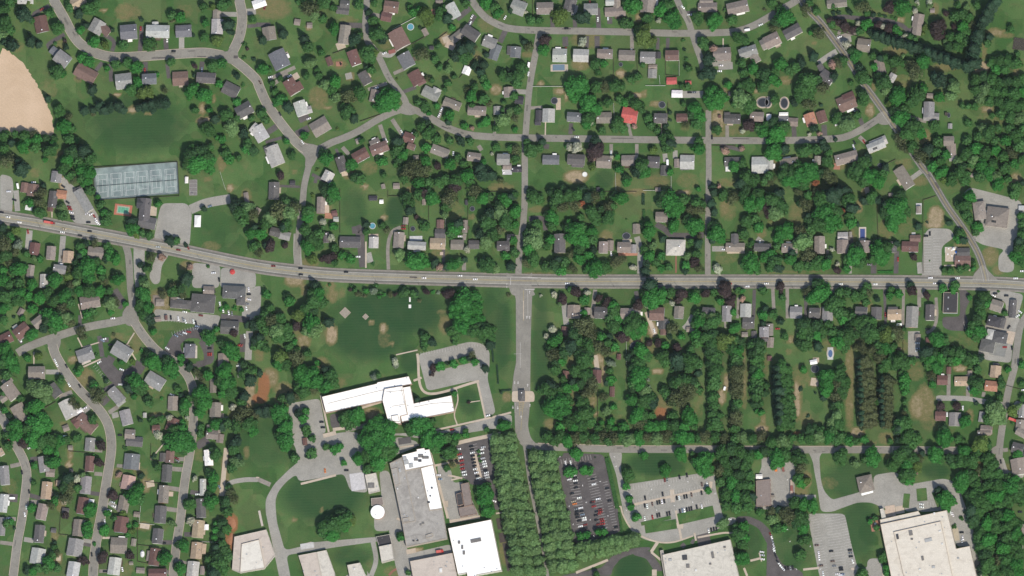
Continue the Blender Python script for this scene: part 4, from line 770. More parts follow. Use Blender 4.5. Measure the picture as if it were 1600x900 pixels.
T 1220 310 45 m;1250 350 50 m;1220 390 45 k;1260 290 40 k;1340 330 55 y;1310 350 40 y;1290 420 45 m;1250 440 45 m;1300 460 42 m;1230 470 40 k;1290 510 50 m;1250 530 45 m;1300 550 40 m;1250 580 45 m;1280 600 45 m;1240 620 42 m;1230 660 40 k;1260 680 45 m;1240 710 42 m;1270 740 40 m;1230 760 38 k;1250 790 45 m;1230 830 40 k;1280 840 45 m;1320 860 45 m;1220 870 38 m;1300 800 30 m;1380 380 45 m;1420 400 50 b;1400 330 35 m;1430 340 32 k;1400 440 45 m;1380 480 40 m;1430 470 38 k;1410 520 45 o;1380 540 40 o;1420 560 42 o;1390 590 42 o;1420 620 40 o;1380 640 42 o;1410 660 42 o;1380 700 42 k;1410 720 45 m;1380 760 42 k;1400 800 45 o;1370 830 42 o;1410 850 45 o;1380 880 40 m;1500 360 40 m;1540 350 42 k;1560 390 45 m;1500 410 42 k;1550 440 45 m;1500 460 42 m;1560 490 42 m;1500 510 42 k;1550 540 45 b;1500 570 42 m;1560 590 42 m;1500 620 42 m;1550 640 45 m;1590 610 28 m;1520 680 40 m;1520 730 32 k;1560 720 25 m;1560 780 28 b;1530 770 22 b;1580 660 28 k;1440 500 25 o
A pole 1330 630 12 24 15 w
O2 765 365 26 28 0 k
D g 26 520 10 500 190;g 36 325 90 340 230;a 26 775 20 785 80;c 26 840 150 870 230 895 290;g 30 1130 170 1080 260;a 22 1515 10 1510 190;g 50 1080 260 1110 230;g 18 1415 60 1410 190;a 40 1470 230 1480 260;g 14 1330 200 1335 250;t 30 520 420 535 520
C 890 268 80 w;970 215 0 s;685 840 0 k
A slab 530 740 0 0 0 t;530 840 0 0 0 t
G dry 540 450 30 40 .9;570 540 18 70 .8;910 520 35 18 .9;930 790 40 45 1;870 380 20 40 .5;690 240 12 40 .7;880 260 30 50 .9;770 320 40 40 .8;640 400 30 20 .4;1160 640 30 20 .7;1310 680 22 50 .9;1340 590 15 60 .8;1450 540 18 160 .7;1450 700 20 60 .4;920 720 50 50 .5;390 690 40 100 .5;500 700 30 60 .6;520 785 18 14 .9;240 850 40 30 .6;560 600 0 0 0;1560 880 40 25 .9;1570 830 15 40 .6;370 450 20 60 .5;1100 760 80 60 .3;510 880 20 30 .7;330 670 60 40 .5;960 760 40 60 .5;1590 480 12 80 .4;1180 700 18 120 .3;650 760 60 80 .2
F 535 640 535 900;715 330 715 480
O 800 675
V -70 20 40 890 15 50 g
V -20 20 110 890 15 50 g
V 54 330 178 890 10 46 g
V 132 130 264 860 13 46 g
V 170 130 320 860 12 50 g
V 225 130 375 860 12 48 g
V 400 730 790 660 8 45 g
V 420 780 740 700 6 42 g
T 400 135 45 b;360 250 40 b;390 245 28 b;455 240 35 b;490 240 32 b;430 650 30 b;465 645 28 b;540 628 28 b;575 625 26 b;825 145 30 b;1055 140 50 b;1130 140 22 m;1190 180 60 b;1200 220 60 b;1150 190 40 k;1230 240 40 m;960 240 42 b;940 230 22 k;725 265 48 m;700 250 26 k;710 340 28 b;730 420 28 b;745 470 26 b;780 535 34 b;1225 365 26 b;1320 570 40 g;1440 600 42 b;1420 640 50 m;1450 660 40 b;1440 700 38 m;1440 790 52 b;1410 770 28 k;530 890 26 m;1550 500 30 m;1540 140 40 b;1580 120 38 k;1500 130 25 m;1400 590 28 m;40 0 0 m
T 220 30 40 m;260 50 40 m;300 30 42 m;350 50 45 b;400 40 42 o;450 30 42 m;480 60 30 o;520 40 42 m;570 30 40 o;600 60 35 m;640 40 45 o;690 30 42 m;730 50 48 g;790 30 45 b;800 65 30 b;850 30 38 o;900 40 48 g;960 30 45 o;1000 40 32 m;1060 30 52 b;1110 40 45 b;1160 40 38 m;1210 30 45 o;1270 30 40 m;1330 40 42 o;1390 40 35 m;1440 30 45 g;1500 40 42 m;1560 30 42 o;350 80 30 b
T 1310 130 50 m;1370 110 45 k;1430 130 50 m;1480 160 45 m;1330 190 45 m;1400 190 50 k;1460 210 45 m;1300 240 38 o;1350 260 45 m;1420 270 45 k;1480 270 38 m;1310 310 38 m;1370 320 45 b;1440 330 45 m;1490 340 32 m;1340 390 45 m;1400 400 45 b;1460 410 45 m;1500 400 28 k;1340 460 40 m;1400 470 40 m;1470 470 40 m;1390 310 40 b
M 280 160 320 150 320 130 570 140 600 230 690 610 640 640 560 660 500 680 390 700 370 590 330 420
L 600 120 690 120 680 230 700 330 1230 250 1270 260 1270 340 1300 450 1320 540 1400 530 1400 570 1300 600 1250 620 1000 690 900 690 820 670 750 620 710 560 690 470 650 260
M 1400 530 1480 525 1560 560 1620 620 1620 740 1590 690 1540 600 1480 570 1400 570
M 860 740 760 760 680 790 630 850 620 900 300 900 400 880 560 850 620 780 700 740 800 720 870 720
M 860 740 940 850 940 870 890 870 840 790 760 770 760 755
D c 10 680 465 700 530 760 620 880 680 1000 690 1130 650;c 8 640 468 685 465;c 16 755 455 1220 355;c 14 1025 490 1060 680;c 30 1010 580 1070 590;c 12 1160 660 1330 630 1400 640;c 12 1140 630 1150 680;c 20 910 690 870 750;c 14 870 750 930 800;c 30 890 860 890 900;a 30 1060 700 1080 720;c 14 1450 850 1470 900;c 14 1490 805 1550 790;c 8 1545 755 1560 810;c 26 1000 360 1005 440;c 20 1245 310 1240 350;a 120 1160 690 1240 670;a 30 1120 680 1140 690;g 60 1560 190 1600 190;c 16 400 880 600 800
A island 1030 560 0 0 0 t
L 1570 190 1760 190 1760 480 1640 480 1520 490 1530 300
A grassbed 900 555 190 22 -12 b;1150 520 230 70 -12 b;930 590 200 60 -8 b;625 320 26 330 -12 h;680 580 16 150 -8 h;400 150 170 40 2 G2
Y campus 6.5 l N 940 768 1365 672 1395 800 1425 930 965 930
Y campus 4.5 g N 925 742 945 737 978 930 955 930
Y longshed 4 m N 1525 305 1615 295 1620 460 1528 465
S 1545 278 36 24 0 w
A unit 1080 785 30 30 -5 k;1255 770 16 40 -10 n;1100 838 20 24 0 n;1240 825 14 10 0 n;990 800 20 14 0 l;1150 865 12 12 0 w;1330 720 14 10 0 n
C 335 193 80 w;367 192 80 w;388 272 -10 w;358 297 -10 w;396 305 -10 w;395 287 -10 k;397 320 -10 k;400 348 -10 k;505 295 -10 k;512 327 -10 w;375 385 -10 k;595 352 -10 k;420 412 -10 w;538 419 -10 w;392 450 -10 O;505 437 -10 m;512 465 -10 r;430 475 -10 w;402 483 -10 g;405 498 -10 k;435 495 -10 k;550 485 -10 m;552 500 -10 r;545 512 -10 m;440 517 -10 s;405 515 -10 k;410 533 -10 k;450 537 -10 w;452 550 -10 w;528 550 -10 k;560 545 -10 m;565 558 -10 r;540 578 -10 m;568 575 -10 r;428 590 -10 w;458 580 -10 m;460 600 -10 k;575 605 -10 w;650 595 -10 k;420 555 -10 k;435 607 -10 k;610 430 -10 k;500 440 -10 k;470 195 80 0;525 520 -10 k;530 497 -10 k;385 435 -10 t
C 955 300 85 m;970 298 85 g;1047 282 80 k;1093 270 80 k;832 412 80 k;942 388 80 k;1187 328 80 n;1220 325 80 w;830 460 80 k;845 465 80 w;877 450 80 n;908 442 80 k;922 438 80 k;938 435 80 w;952 432 80 k;1030 412 80 k;1045 412 80 w;1077 405 80 k;1092 402 80 k;1122 392 80 n;1185 380 80 k;830 540 80 w;878 532 80 r;908 522 80 k;922 518 80 k;970 512 80 k;985 508 80 k;1050 495 80 k;1065 490 80 s;1078 488 80 w;1093 485 80 k;1108 482 80 k;1122 478 80 k;1155 468 80 k;1187 465 80 w;1230 618 80 w;1246 612 80 k;1262 608 80 k;1278 606 80 k;1358 545 10 w;1565 770 10 l;1565 795 10 w;1562 750 10 w
G lush 900 200 180 70 .9;750 850 120 90 1;1480 700 80 120 .7;170 30 40 60 .6
G dry 450 880 60 20 .4;1560 20 40 30 .7
W 520 160 8 6 k
O 1200 0
H 152 195 108 62 -28 d
H 25 250 95 75 -25 n
H 365 485 85 75 38 d
+ 335 430 60 32 60 d
H 490 640 110 90 -22 b
+ 505 610 70 60 -22 m
H 265 745 65 75 -18 u
+ 335 730 55 70 -18 m
H 95 755 60 60 0 g
+ 155 762 60 48 4 n
S 98 715 52 22 0 w
H 598 282 80 78 8 n
H 700 415 90 55 78 n
H 775 485 40 50 30 l
H 938 130 62 85 10 n
+ 930 190 52 55 10 n
H 430 20 120 45 -5 n
H 1005 685 62 95 2 g
+ 1020 730 95 45 2 g
S 1012 598 34 26 5 n
H 1130 880 60 55 0 n
S 1028 65 24 24 0 n
H 690 890 105 50 -22 l
S 1138 788 22 28 0 g
S 5 735 25 40 0 w
T 100 110 65 b;60 130 40 k;70 60 35 m;40 175 30 o;320 210 45 o;268 205 20 b;300 190 25 k;280 350 30 k;240 60 40 o;30 20 40 m;255 20 30 m;300 70 30 m
T 410 80 18 k;440 78 18 k;510 75 20 k;620 85 24 m;655 90 18 k;700 95 16 m;730 100 14 k;775 110 14 m;800 118 14 m;590 45 45 o;410 38 24 m;760 45 42 r;840 45 55 b;920 70 20 w;935 15 16 w;940 40 12 g;1010 10 20 w;1010 35 20 g;1110 85 20 r;1240 45 22 g;1185 55 16 m
T 400 150 30 m;390 130 25 r;440 140 25 r;480 165 40 r;530 185 28 r;565 145 18 w;620 155 42 b;575 195 30 m;690 155 28 r;720 165 22 w;755 180 35 r;800 185 32 b;745 160 12 w;820 205 24 b;770 220 14 w;800 232 16 w;835 238 16 w;860 225 20 w;890 235 28 m;920 245 22 m
T 645 200 32 k;680 215 34 k;715 225 34 k;750 240 34 k;785 252 34 k;820 265 36 k;855 278 36 k;890 285 36 k;925 295 36 k;960 305 38 k;1000 318 38 k;1040 335 38 k;1080 350 38 k;1120 365 38 k;1160 385 38 k;1200 400 38 k;1240 410 38 k;1280 395 40 k;1275 350 42 k;1285 300 40 k;1300 255 40 k;1315 210 40 k;1330 165 40 k;1350 120 40 k;1370 75 40 k;1395 35 40 k;1420 10 35 k
T 980 170 22 y;965 210 18 y;1060 170 55 r;1065 220 40 r;1085 210 22 b;1140 230 35 m;1170 100 38 m;1215 90 40 m;1215 165 40 b;1255 110 35 m;1190 30 24 m;1160 165 18 r;1200 230 40 m;1180 290 40 m;1240 200 32 m;1310 30 32 m;1130 290 35 k;1280 150 25 o;1380 230 25 k;1370 270 30 m;1110 260 22 g;1240 260 32 m
T 490 280 28 w;545 350 45 b;520 320 30 k;405 400 28 p;470 380 36 m;590 480 50 m;620 500 35 m;570 430 32 k;665 420 30 b;660 350 28 m;700 360 28 k;740 365 32 m;790 385 45 m;840 400 25 m;870 390 22 k;915 450 55 o;900 410 40 o;970 380 48 b;845 350 18 g;790 440 20 o;725 520 60 m;700 490 45 k;740 560 38 g;810 600 60 b;790 580 45 k;930 600 62 m;965 560 40 b;895 640 40 m;1070 500 48 k;1045 480 38 k;1160 545 45 g;1145 600 35 g;1155 515 32 k;1070 605 36 b;760 650 25 y
T 80 400 48 b;40 450 35 m;30 490 40 b;130 440 35 m;170 420 40 m;210 390 32 k;60 520 30 b;250 520 75 m;230 560 65 m;300 500 45 k;340 550 45 o;410 480 30 k;440 400 35 o;200 600 45 m;170 640 30 k;250 650 45 o;520 520 20 m;600 620 45 m;595 590 32 k;330 655 12 k;430 740 42 m;490 775 55 g;560 720 30 m;285 800 28 k;320 835 16 p;258 840 14 w;90 800 50 m;60 830 60 b;110 785 22 w;30 770 40 k;40 620 35 m;20 880 40 b;340 890 25 k;420 870 14 k
T 830 740 60 b;800 700 45 k;850 680 38 m;900 800 58 m;870 840 50 m;1045 780 38 m;950 830 40 b;1250 770 30 m;1240 760 20 k;1215 660 25 m;1255 665 25 m;1290 665 28 m;1400 720 22 m;1060 880 40 m;830 870 45 o;1380 830 50 m;1440 800 30 m
T 1520 180 30 m;1400 390 40 m;1450 380 45 m;1500 385 45 m;1550 395 40 m;1430 430 40 b;1480 430 38 m;1300 500 42 m;1350 480 40 k;1400 500 45 m;1450 520 45 m;1500 510 40 k;1550 520 45 m;1590 490 35 m;1310 560 45 m;1360 560 45 g;1420 570 45 m;1480 580 45 m;1540 590 50 m;1590 570 40 b;1330 610 35 g;1390 630 40 m;1450 640 45 m;1510 650 48 m;1570 660 45 m;1460 710 40 m;1520 730 45 m;1580 740 45 g;1600 800 40 m;1510 800 38 m;1550 850 45 m;1350 800 35 g;1320 850 40 m;1480 880 40 b;1420 880 35 m;1590 890 35 m;1245 880 38 m;1560 340 20 m
D a 28 390 120 470 105 600 118 720 125 840 160 870 190 905 185;g 44 520 240 465 250 440 260;g 36 430 320 380 350 315 395;g 20 450 190 440 215;a 28 540 675 565 720 590 780;a 34 355 865 350 780;a 30 165 860 162 790;g 26 570 855 610 890;g 22 880 730 990 760;g 26 560 200 430 235
C 448 232 -20 w;537 685 60 w;600 885 60 r;540 890 60 k
A trailer 420 755 18 70 -15 w;1115 715 16 20 0 k
A garden 1570 275 75 75 10 k
O3 0 640 20 30 90 k;102 645 24 34 0 k
O2 1130 720 10 16 0 k
G dry 640 690 25 45 .8;830 125 22 18 .8;800 315 80 30 .5;1330 420 60 40 .9;1420 200 60 20 .7;1480 220 60 20 .5;1100 420 90 25 .5;110 505 40 25 .6;1370 680 40 15 .8;290 270 12 12 .7;980 860 40 50 .6;1550 445 20 40 .6;660 540 10 40 .5;1040 60 25 45 .5;420 10 50 25 .6;790 320 20 25 .6;840 510 60 40 .4;1400 740 100 60 .3;1350 320 15 60 .5;680 80 120 30 .25;1010 620 30 20 .4
F 380 178 580 232
O 1200 225
H 675 10 110 55 -22 l
H 490 85 140 62 -14 n
H 132 118 110 60 -8 n
H 310 100 36 46 5 n
H 10 120 40 70 0 l
H 850 210 68 140 -32 n
H 1145 35 55 70 -2 n
+ 1155 90 40 30 0 g
R0 1322 415 70 110 -8 n
P 1432 455 135 120 8 N
H 135 650 95 55 4 n
H 322 630 60 105 0 n
H 465 640 66 80 0 n
+ 468 580 60 55 0 l
H 605 640 60 70 2 n
H 775 645 55 65 0 d
H 888 640 100 60 2 m
+ 920 590 62 40 0 b
+ 908 665 50 20 0 l
H 1217 730 95 65 2 b
+ 1222 678 75 55 0 d
S 515 565 14 28 0 n
S 8 645 20 40 0 k
S 768 318 24 20 0 n
S 942 410 26 40 0 n
S 1275 195 22 20 0 n
T 40 45 60 b;100 30 30 k;230 40 50 m;300 30 38 m;350 20 35 k;380 60 30 m;370 110 45 m;200 200 80 b;260 170 65 b;150 190 55 m;100 200 50 m;130 230 50 b;220 240 45 m;110 150 40 k;180 140 40 m;290 200 40 b;300 240 26 u;380 200 50 o;400 230 38 o;340 180 35 k;10 200 35 m;20 230 30 o;560 170 62 m;600 120 50 m;640 200 55 b;600 230 45 m;690 230 50 b;720 190 40 m;620 90 38 k;540 140 38 k;730 150 28 k;1030 140 40 b;1010 120 30 k;1090 180 45 b;1150 220 45 m;1080 110 38 m;1110 70 35 b;1200 180 45 m;1230 230 40 m;1210 150 38 k;1190 110 32 g;850 30 40 o;900 20 45 m;960 80 45 o;930 50 35 o;1000 30 40 k;1050 50 35 m;1240 60 45 m;1300 30 45 b;1360 60 45 m;1290 100 40 g;1340 130 45 b;1400 130 42 m;1380 180 45 b;1320 200 42 m;1430 210 40 g;1440 250 45 b;1470 80 40 m;1530 60 38 o;1540 120 35 b;1480 150 40 m;1590 100 35 m;1500 220 28 m;1420 40 40 b;1560 20 40 m;1550 270 40 m;1540 310 38 m;1590 240 20 k;1100 230 28 y;1270 130 28 m;1240 190 28 m
T 30 350 55 m;80 390 50 m;40 430 50 g;20 420 40 r;10 370 30 r;60 310 38 k;190 300 26 o;230 380 45 o;200 370 28 k;250 320 32 m;300 300 32 o;340 350 60 m;400 320 55 k;440 300 45 k;480 290 35 k;500 350 50 m;520 400 40 k;510 450 40 m;520 490 38 b;350 430 75 b;390 490 70 b;330 500 60 m;300 440 38 m;420 420 50 m;480 420 22 u;260 480 40 k;270 530 40 m;250 450 25 k;120 530 45 b;80 560 45 b;130 570 35 b;60 530 30 m;200 540 40 o;220 610 60 g;180 630 38 g;15 530 20 m;60 590 35 b;60 640 30 m;20 690 40 b;40 740 50 m;10 780 30 m;60 770 32 k;140 720 42 b;190 760 40 m;150 680 28 k;260 700 50 o;300 750 50 m;250 760 40 m;360 750 42 b;380 710 26 k;400 660 16 w;435 750 16 w;545 700 68 b;580 740 45 m;500 720 40 m;560 650 40 k;700 680 68 b;740 650 45 m;660 720 38 m;720 740 32 b;680 610 32 k;800 620 22 k;800 420 80 b;780 490 60 b;740 420 50 k;830 380 50 b;730 380 30 k;860 420 38 m;820 320 38 k;840 350 30 m;650 330 45 m;600 350 28 k;690 350 28 k;560 500 14 k;935 510 25 k;910 705 22 r;1130 490 20 k;1200 560 38 m;1190 590 35 b;1215 600 25 k;1260 330 45 b;1230 380 45 m;1190 380 30 k;1240 440 38 m;1310 520 42 b;1260 480 32 m;1300 550 28 m;1580 660 50 m;1560 700 50 b;1590 570 45 m;1570 610 40 k;1590 500 35 m;1590 740 35 m;1580 450 28 m;995 488 10 k;1010 730 6 m;1100 790 20 m;1140 795 26 m;1200 785 28 m;1240 770 26 m;1285 780 20 b;1290 745 20 m;1085 775 14 k;300 690 22 r;430 790 22 r;490 780 30 b
T 310 880 45 k;330 895 38 b;80 890 30 r;620 890 30 m;890 880 25 k;1090 890 25 b;1170 880 32 m
W 735 800 95 16 b
D g 30 890 220 960 170;a 36 660 740 660 810;a 30 805 670 800 810;g 30 945 740 950 810;g 30 510 740 508 810;a 34 515 570 515 640;g 20 370 660 375 700;c 8 1100 760 1190 760 1215 780
L 1260 270 1420 310 1570 350 1600 400 1600 450 1570 560 1530 620 1540 790 1500 805 1440 795 1440 700 1480 660 1340 630 1290 600 1270 580 1350 540 1340 500 1270 430 1300 350 1215 315
L 1005 525 1140 530 1170 580 1085 640 1085 840 960 840 970 580
C 632 730 0 w;632 755 10 g;813 720 90 r;988 575 0 k;1012 560 90 k;453 876 0 w;670 877 0 w;1015 837 0 w;1060 872 0 k;1185 838 0 w;885 878 0 k;1548 840 0 w;1590 60 0 k;545 42 70 w;535 15 70 w;1590 795 0 w;1045 872 0 w
A pool 591 560 30 60 0 V
A deck 1145 662 78 36 0 w;591 560 46 82 0 c;1145 690 75 90 0 t;1220 770 100 20 20 t;700 20 60 20 -25 q;910 580 24 55 0 l;430 140 40 40 0 u;620 290 30 40 -15 t;943 405 36 70 0 l
A solar 1390 452 58 22 5 V;695 12 90 30 -22 q
A container 1590 402 45 30 0 l
O2 705 135 20 16 0 k
A table 1130 655 12 12 0 w;1150 665 12 12 0 w;1125 690 12 12 0 w;1150 700 12 12 0 w;1170 720 12 12 0 w
A umbrella 1178 675 18 18 0 V;1160 655 20 16 0 w
G dry 1050 450 50 60 .85;1040 500 60 30 .8;480 420 25 25 .8;570 390 20 40 .7;450 120 40 40 .6;280 255 35 30 .7;1550 230 40 50 .7;1300 580 40 25 .5;850 130 60 40 .4;940 230 60 30 .5;610 300 25 25 .7;740 530 60 60 .4;1390 700 50 60 .6;1440 790 40 30 .5;60 490 60 40 .4;180 440 50 80 .4;330 640 20 60 .5;520 590 30 60 .4;1210 640 50 30 .6;70 120 50 60 .5;1520 90 30 20 .5;160 800 200 12 .4;870 500 80 80 .25
F 970 350 970 810;970 350 1050 325;680 380 690 590;730 130 800 95
O 1200 450
H 175 152 72 70 2 g
H 290 155 65 60 2 d
H 372 162 62 85 3 g
H 582 148 70 60 4 d
H 678 158 62 75 2 d
H 790 165 82 62 0 t
+ 780 132 55 25 0 d
H 900 180 72 128 3 g
H 1012 152 52 95 2 d
F1 1140 92 90 130 2 k
H 1428 110 70 65 18 n
H 1530 130 38 110 5 d
Z 1412 208 82 60 14 k
+ 1468 220 25 62 14 d
Z 1370 360 85 75 12 d
Z 1450 308 85 65 12 d
+ 1390 290 45 60 12 l
S 936 310 30 42 2 n
H 1090 575 62 56 2 m
S 1130 515 24 40 2 m
H 1208 582 80 55 0 t
S 1262 535 24 32 0 n
H 1422 522 62 70 6 t
+ 1425 485 35 28 4 d
H 1395 612 75 60 6 u
H 1078 800 62 55 2 m
H 1168 820 70 80 2 g
S 1335 805 30 60 8 g
H 1365 885 70 50 4 n
H 1590 770 40 80 5 g
H 1580 860 60 70 5 n
H 10 260 40 70 0 n
S 15 340 36 60 4 n
S 10 440 24 26 0 m
S 1000 325 24 26 0 m
S 285 462 40 24 -10 w
T 90 60 22 m;30 170 35 m;80 210 22 k;110 300 28 m;240 30 30 o;330 30 65 b;370 50 40 b;280 60 45 b;260 10 25 o;410 100 55 m;380 110 35 k;450 90 40 m;440 150 42 m;480 160 35 m;470 200 35 b;450 30 40 m;500 30 35 m;540 50 38 m;590 50 35 m;630 30 30 o;600 20 30 m;685 70 20 k;610 90 30 m;760 45 28 b;815 35 32 b;770 10 25 m;900 15 32 r;992 45 24 r;1260 60 20 b;1350 60 45 m;1330 100 45 k;1370 100 35 b;1330 150 45 m;1310 190 42 k;1290 230 45 m;1270 270 40 b;1320 270 45 b;1300 300 40 m;1480 160 22 m;1095 10 30 b;1160 10 32 b;1440 20 10 m;280 90 14 r
T 230 230 50 k;220 280 45 m;260 260 45 m;300 240 45 k;340 270 45 m;310 290 40 b;260 310 40 m;200 340 35 k;230 360 45 m;310 360 30 k;380 230 38 m;400 280 40 m;420 330 40 b;450 340 45 b;460 290 40 m;500 260 40 k;520 290 50 m;540 270 35 o;500 310 45 m;480 370 38 m;530 180 40 m;560 210 45 m;600 230 55 m;620 270 55 k;650 290 55 m;600 280 40 k;640 320 38 m;650 210 38 m;720 260 38 k;740 290 45 y;745 320 40 y;800 270 40 o;820 300 40 o;790 290 32 g;690 360 40 m;740 380 45 b;780 370 35 m;710 400 35 m;650 390 35 o;590 380 38 o;560 370 30 o;850 260 20 m;700 440 40 o;740 470 40 m;820 450 50 m;800 480 40 m;860 480 38 m;900 460 30 m;780 430 30 k;720 500 40 m;830 530 20 m;1060 320 55 b;1100 330 42 m;1050 290 40 k;990 400 45 k;980 440 35 m;1040 410 40 k;1110 400 42 k;1080 430 40 b;1090 460 30 b;1020 450 45 b;1050 490 45 b;1010 480 38 m;1160 400 40 m;1190 410 45 m;1220 430 42 m;1180 450 40 b;1250 450 45 m;1290 450 40 m;1320 440 30 k;1140 450 38 m;1310 510 30 m;1500 510 24 b;1310 600 45 m;1290 640 38 b;1280 580 35 k;1460 600 32 m;1455 570 22 k;1030 600 28 b;1025 550 35 o;1025 570 20 k;1080 740 32 r;1180 740 30 r;1300 718 14 k;1420 780 75 g;1390 730 40 k;1380 820 45 m;1450 820 40 g;1230 840 42 b;1250 810 22 m;1100 885 40 k;1530 770 35 y;1590 690 25 m;1570 740 25 g;1590 600 30 m;1590 480 28 b;1530 840 18 m;1450 680 25 m
T 225 510 28 b;370 550 55 b;350 540 45 k;365 600 50 b;360 640 45 b;345 685 20 k;450 530 50 m;430 550 45 m;470 580 45 m;440 610 45 o;460 650 45 m;430 680 40 o;440 730 36 m;410 740 28 k;205 630 18 k;250 800 14 k;430 800 40 g;400 840 40 g;440 850 45 m;270 890 45 k;330 890 40 m;400 890 40 m;850 570 40 b;855 610 38 b;860 650 30 b;860 550 30 b;840 860 65 m;820 880 40 k;860 760 22 m;680 710 24 m;855 710 22 m;850 780 22 o;880 830 10 k;295 655 8 k
V 85 470 100 870 11 44 m
V 60 480 80 860 8 40 k
V 125 500 145 870 9 36 m
V 597 440 606 870 12 42 o
V 578 445 588 870 12 30 k
V 630 460 645 870 9 38 o
V 718 560 718 860 9 30 k
V 742 566 748 860 9 40 o
O2 293 505 26 26 0 k
O3 390 410 16 28 0 V
A sandbox 292 588 50 50 8 t
D g 22 30 0 36 130;g 22 120 0 122 190;a 22 235 0 238 180;g 26 400 0 410 50;a 18 728 0 735 230;g 18 848 0 842 280;g 24 945 0 945 120;g 74 912 270 912 430;g 20 1050 60 1055 180 1035 250 990 280;g 20 960 60 975 10;g 16 330 200 335 120;g 24 1130 540 1128 680;g 24 1248 540 1250 680;g 22 1345 680 1350 650;u 20 880 240 930 240;a 30 1200 430 0 0
L 1050 670 1240 675 1480 715 1490 745 1360 730 1250 705 1050 705
L 1550 700 1600 720 1600 735 1530 740
L 1380 40 1400 0 1600 40 1560 180 1580 200 1530 340 1520 470 1360 450 1310 420 1340 290 1360 230 1380 180 1480 180 1490 90
M 1195 0 1250 20 1270 60 1230 150 1255 220 1240 270 1130 265 1090 240 1090 180 1200 180 1200 100
C 935 345 0 w;935 378 0 s;935 395 0 w;935 435 0 k;900 435 0 k;997 257 0 k;735 165 90 r;820 230 0 V;825 245 0 r;1410 48 30 w;1420 35 0 k;1490 48 0 k;1575 148 40 w;1560 175 -30 w;1505 245 -50 k;1525 375 80 k;1480 370 0 r;1255 625 80 w;1218 750 90 w;1598 638 0 w;1120 790 90 w;60 255 0 r;1390 880 0 r;820 380 0 n
A deck 1510 310 60 80 12 t;300 450 40 30 0 t;390 410 36 78 0 l;1440 130 50 40 30 t;905 235 55 14 0 l;1400 385 20 60 12 t
A truck 1530 825 50 24 20 r
A lot 1440 380 100 90 12 g
G dry 930 740 45 80 .72;980 720 60 120 .6;510 600 30 300 .6;520 470 30 70 .5;180 700 25 130 .9;290 590 30 25 .9;570 300 30 40 .5;920 520 60 60 .4;140 320 25 25 .7;130 395 20 15 .6;240 820 40 50 .4;200 550 60 80 .35;1260 800 25 40 .6;1250 660 30 20 .3;560 890 40 20 .8;850 360 50 40 .4;1020 830 70 70 .3;1200 500 40 20 .9;610 110 40 40 .6;1440 80 40 50 .5;400 360 60 40 .4;1200 330 100 60 .2
F 1490 610 1600 640;845 300 845 520;1240 270 1220 210
O 1200 675
Y warehouse 9 t N 703 577 1118 489 1176 730 1262 713 1310 930 775 930
Y warehouse 7 t N 700 548 940 494 956 521 704 574
Y warehouse 10.2 t N 785 625 1080 558 1160 930 855 930
Y warehouse 5.5 l N 700 482 722 478 738 536 712 544
P 608 322 92 100 -12 n
S 620 378 70 14 -14 w
S 912 250 42 30 -5 m
H 1565 215 85 100 -10 n
H 1560 100 70 60 15 d
H 1590 130 40 40 0 k
H 1350 5 80 25 0 n
H 1580 5 60 40 30 n
H 1590 610 40 60 0 n
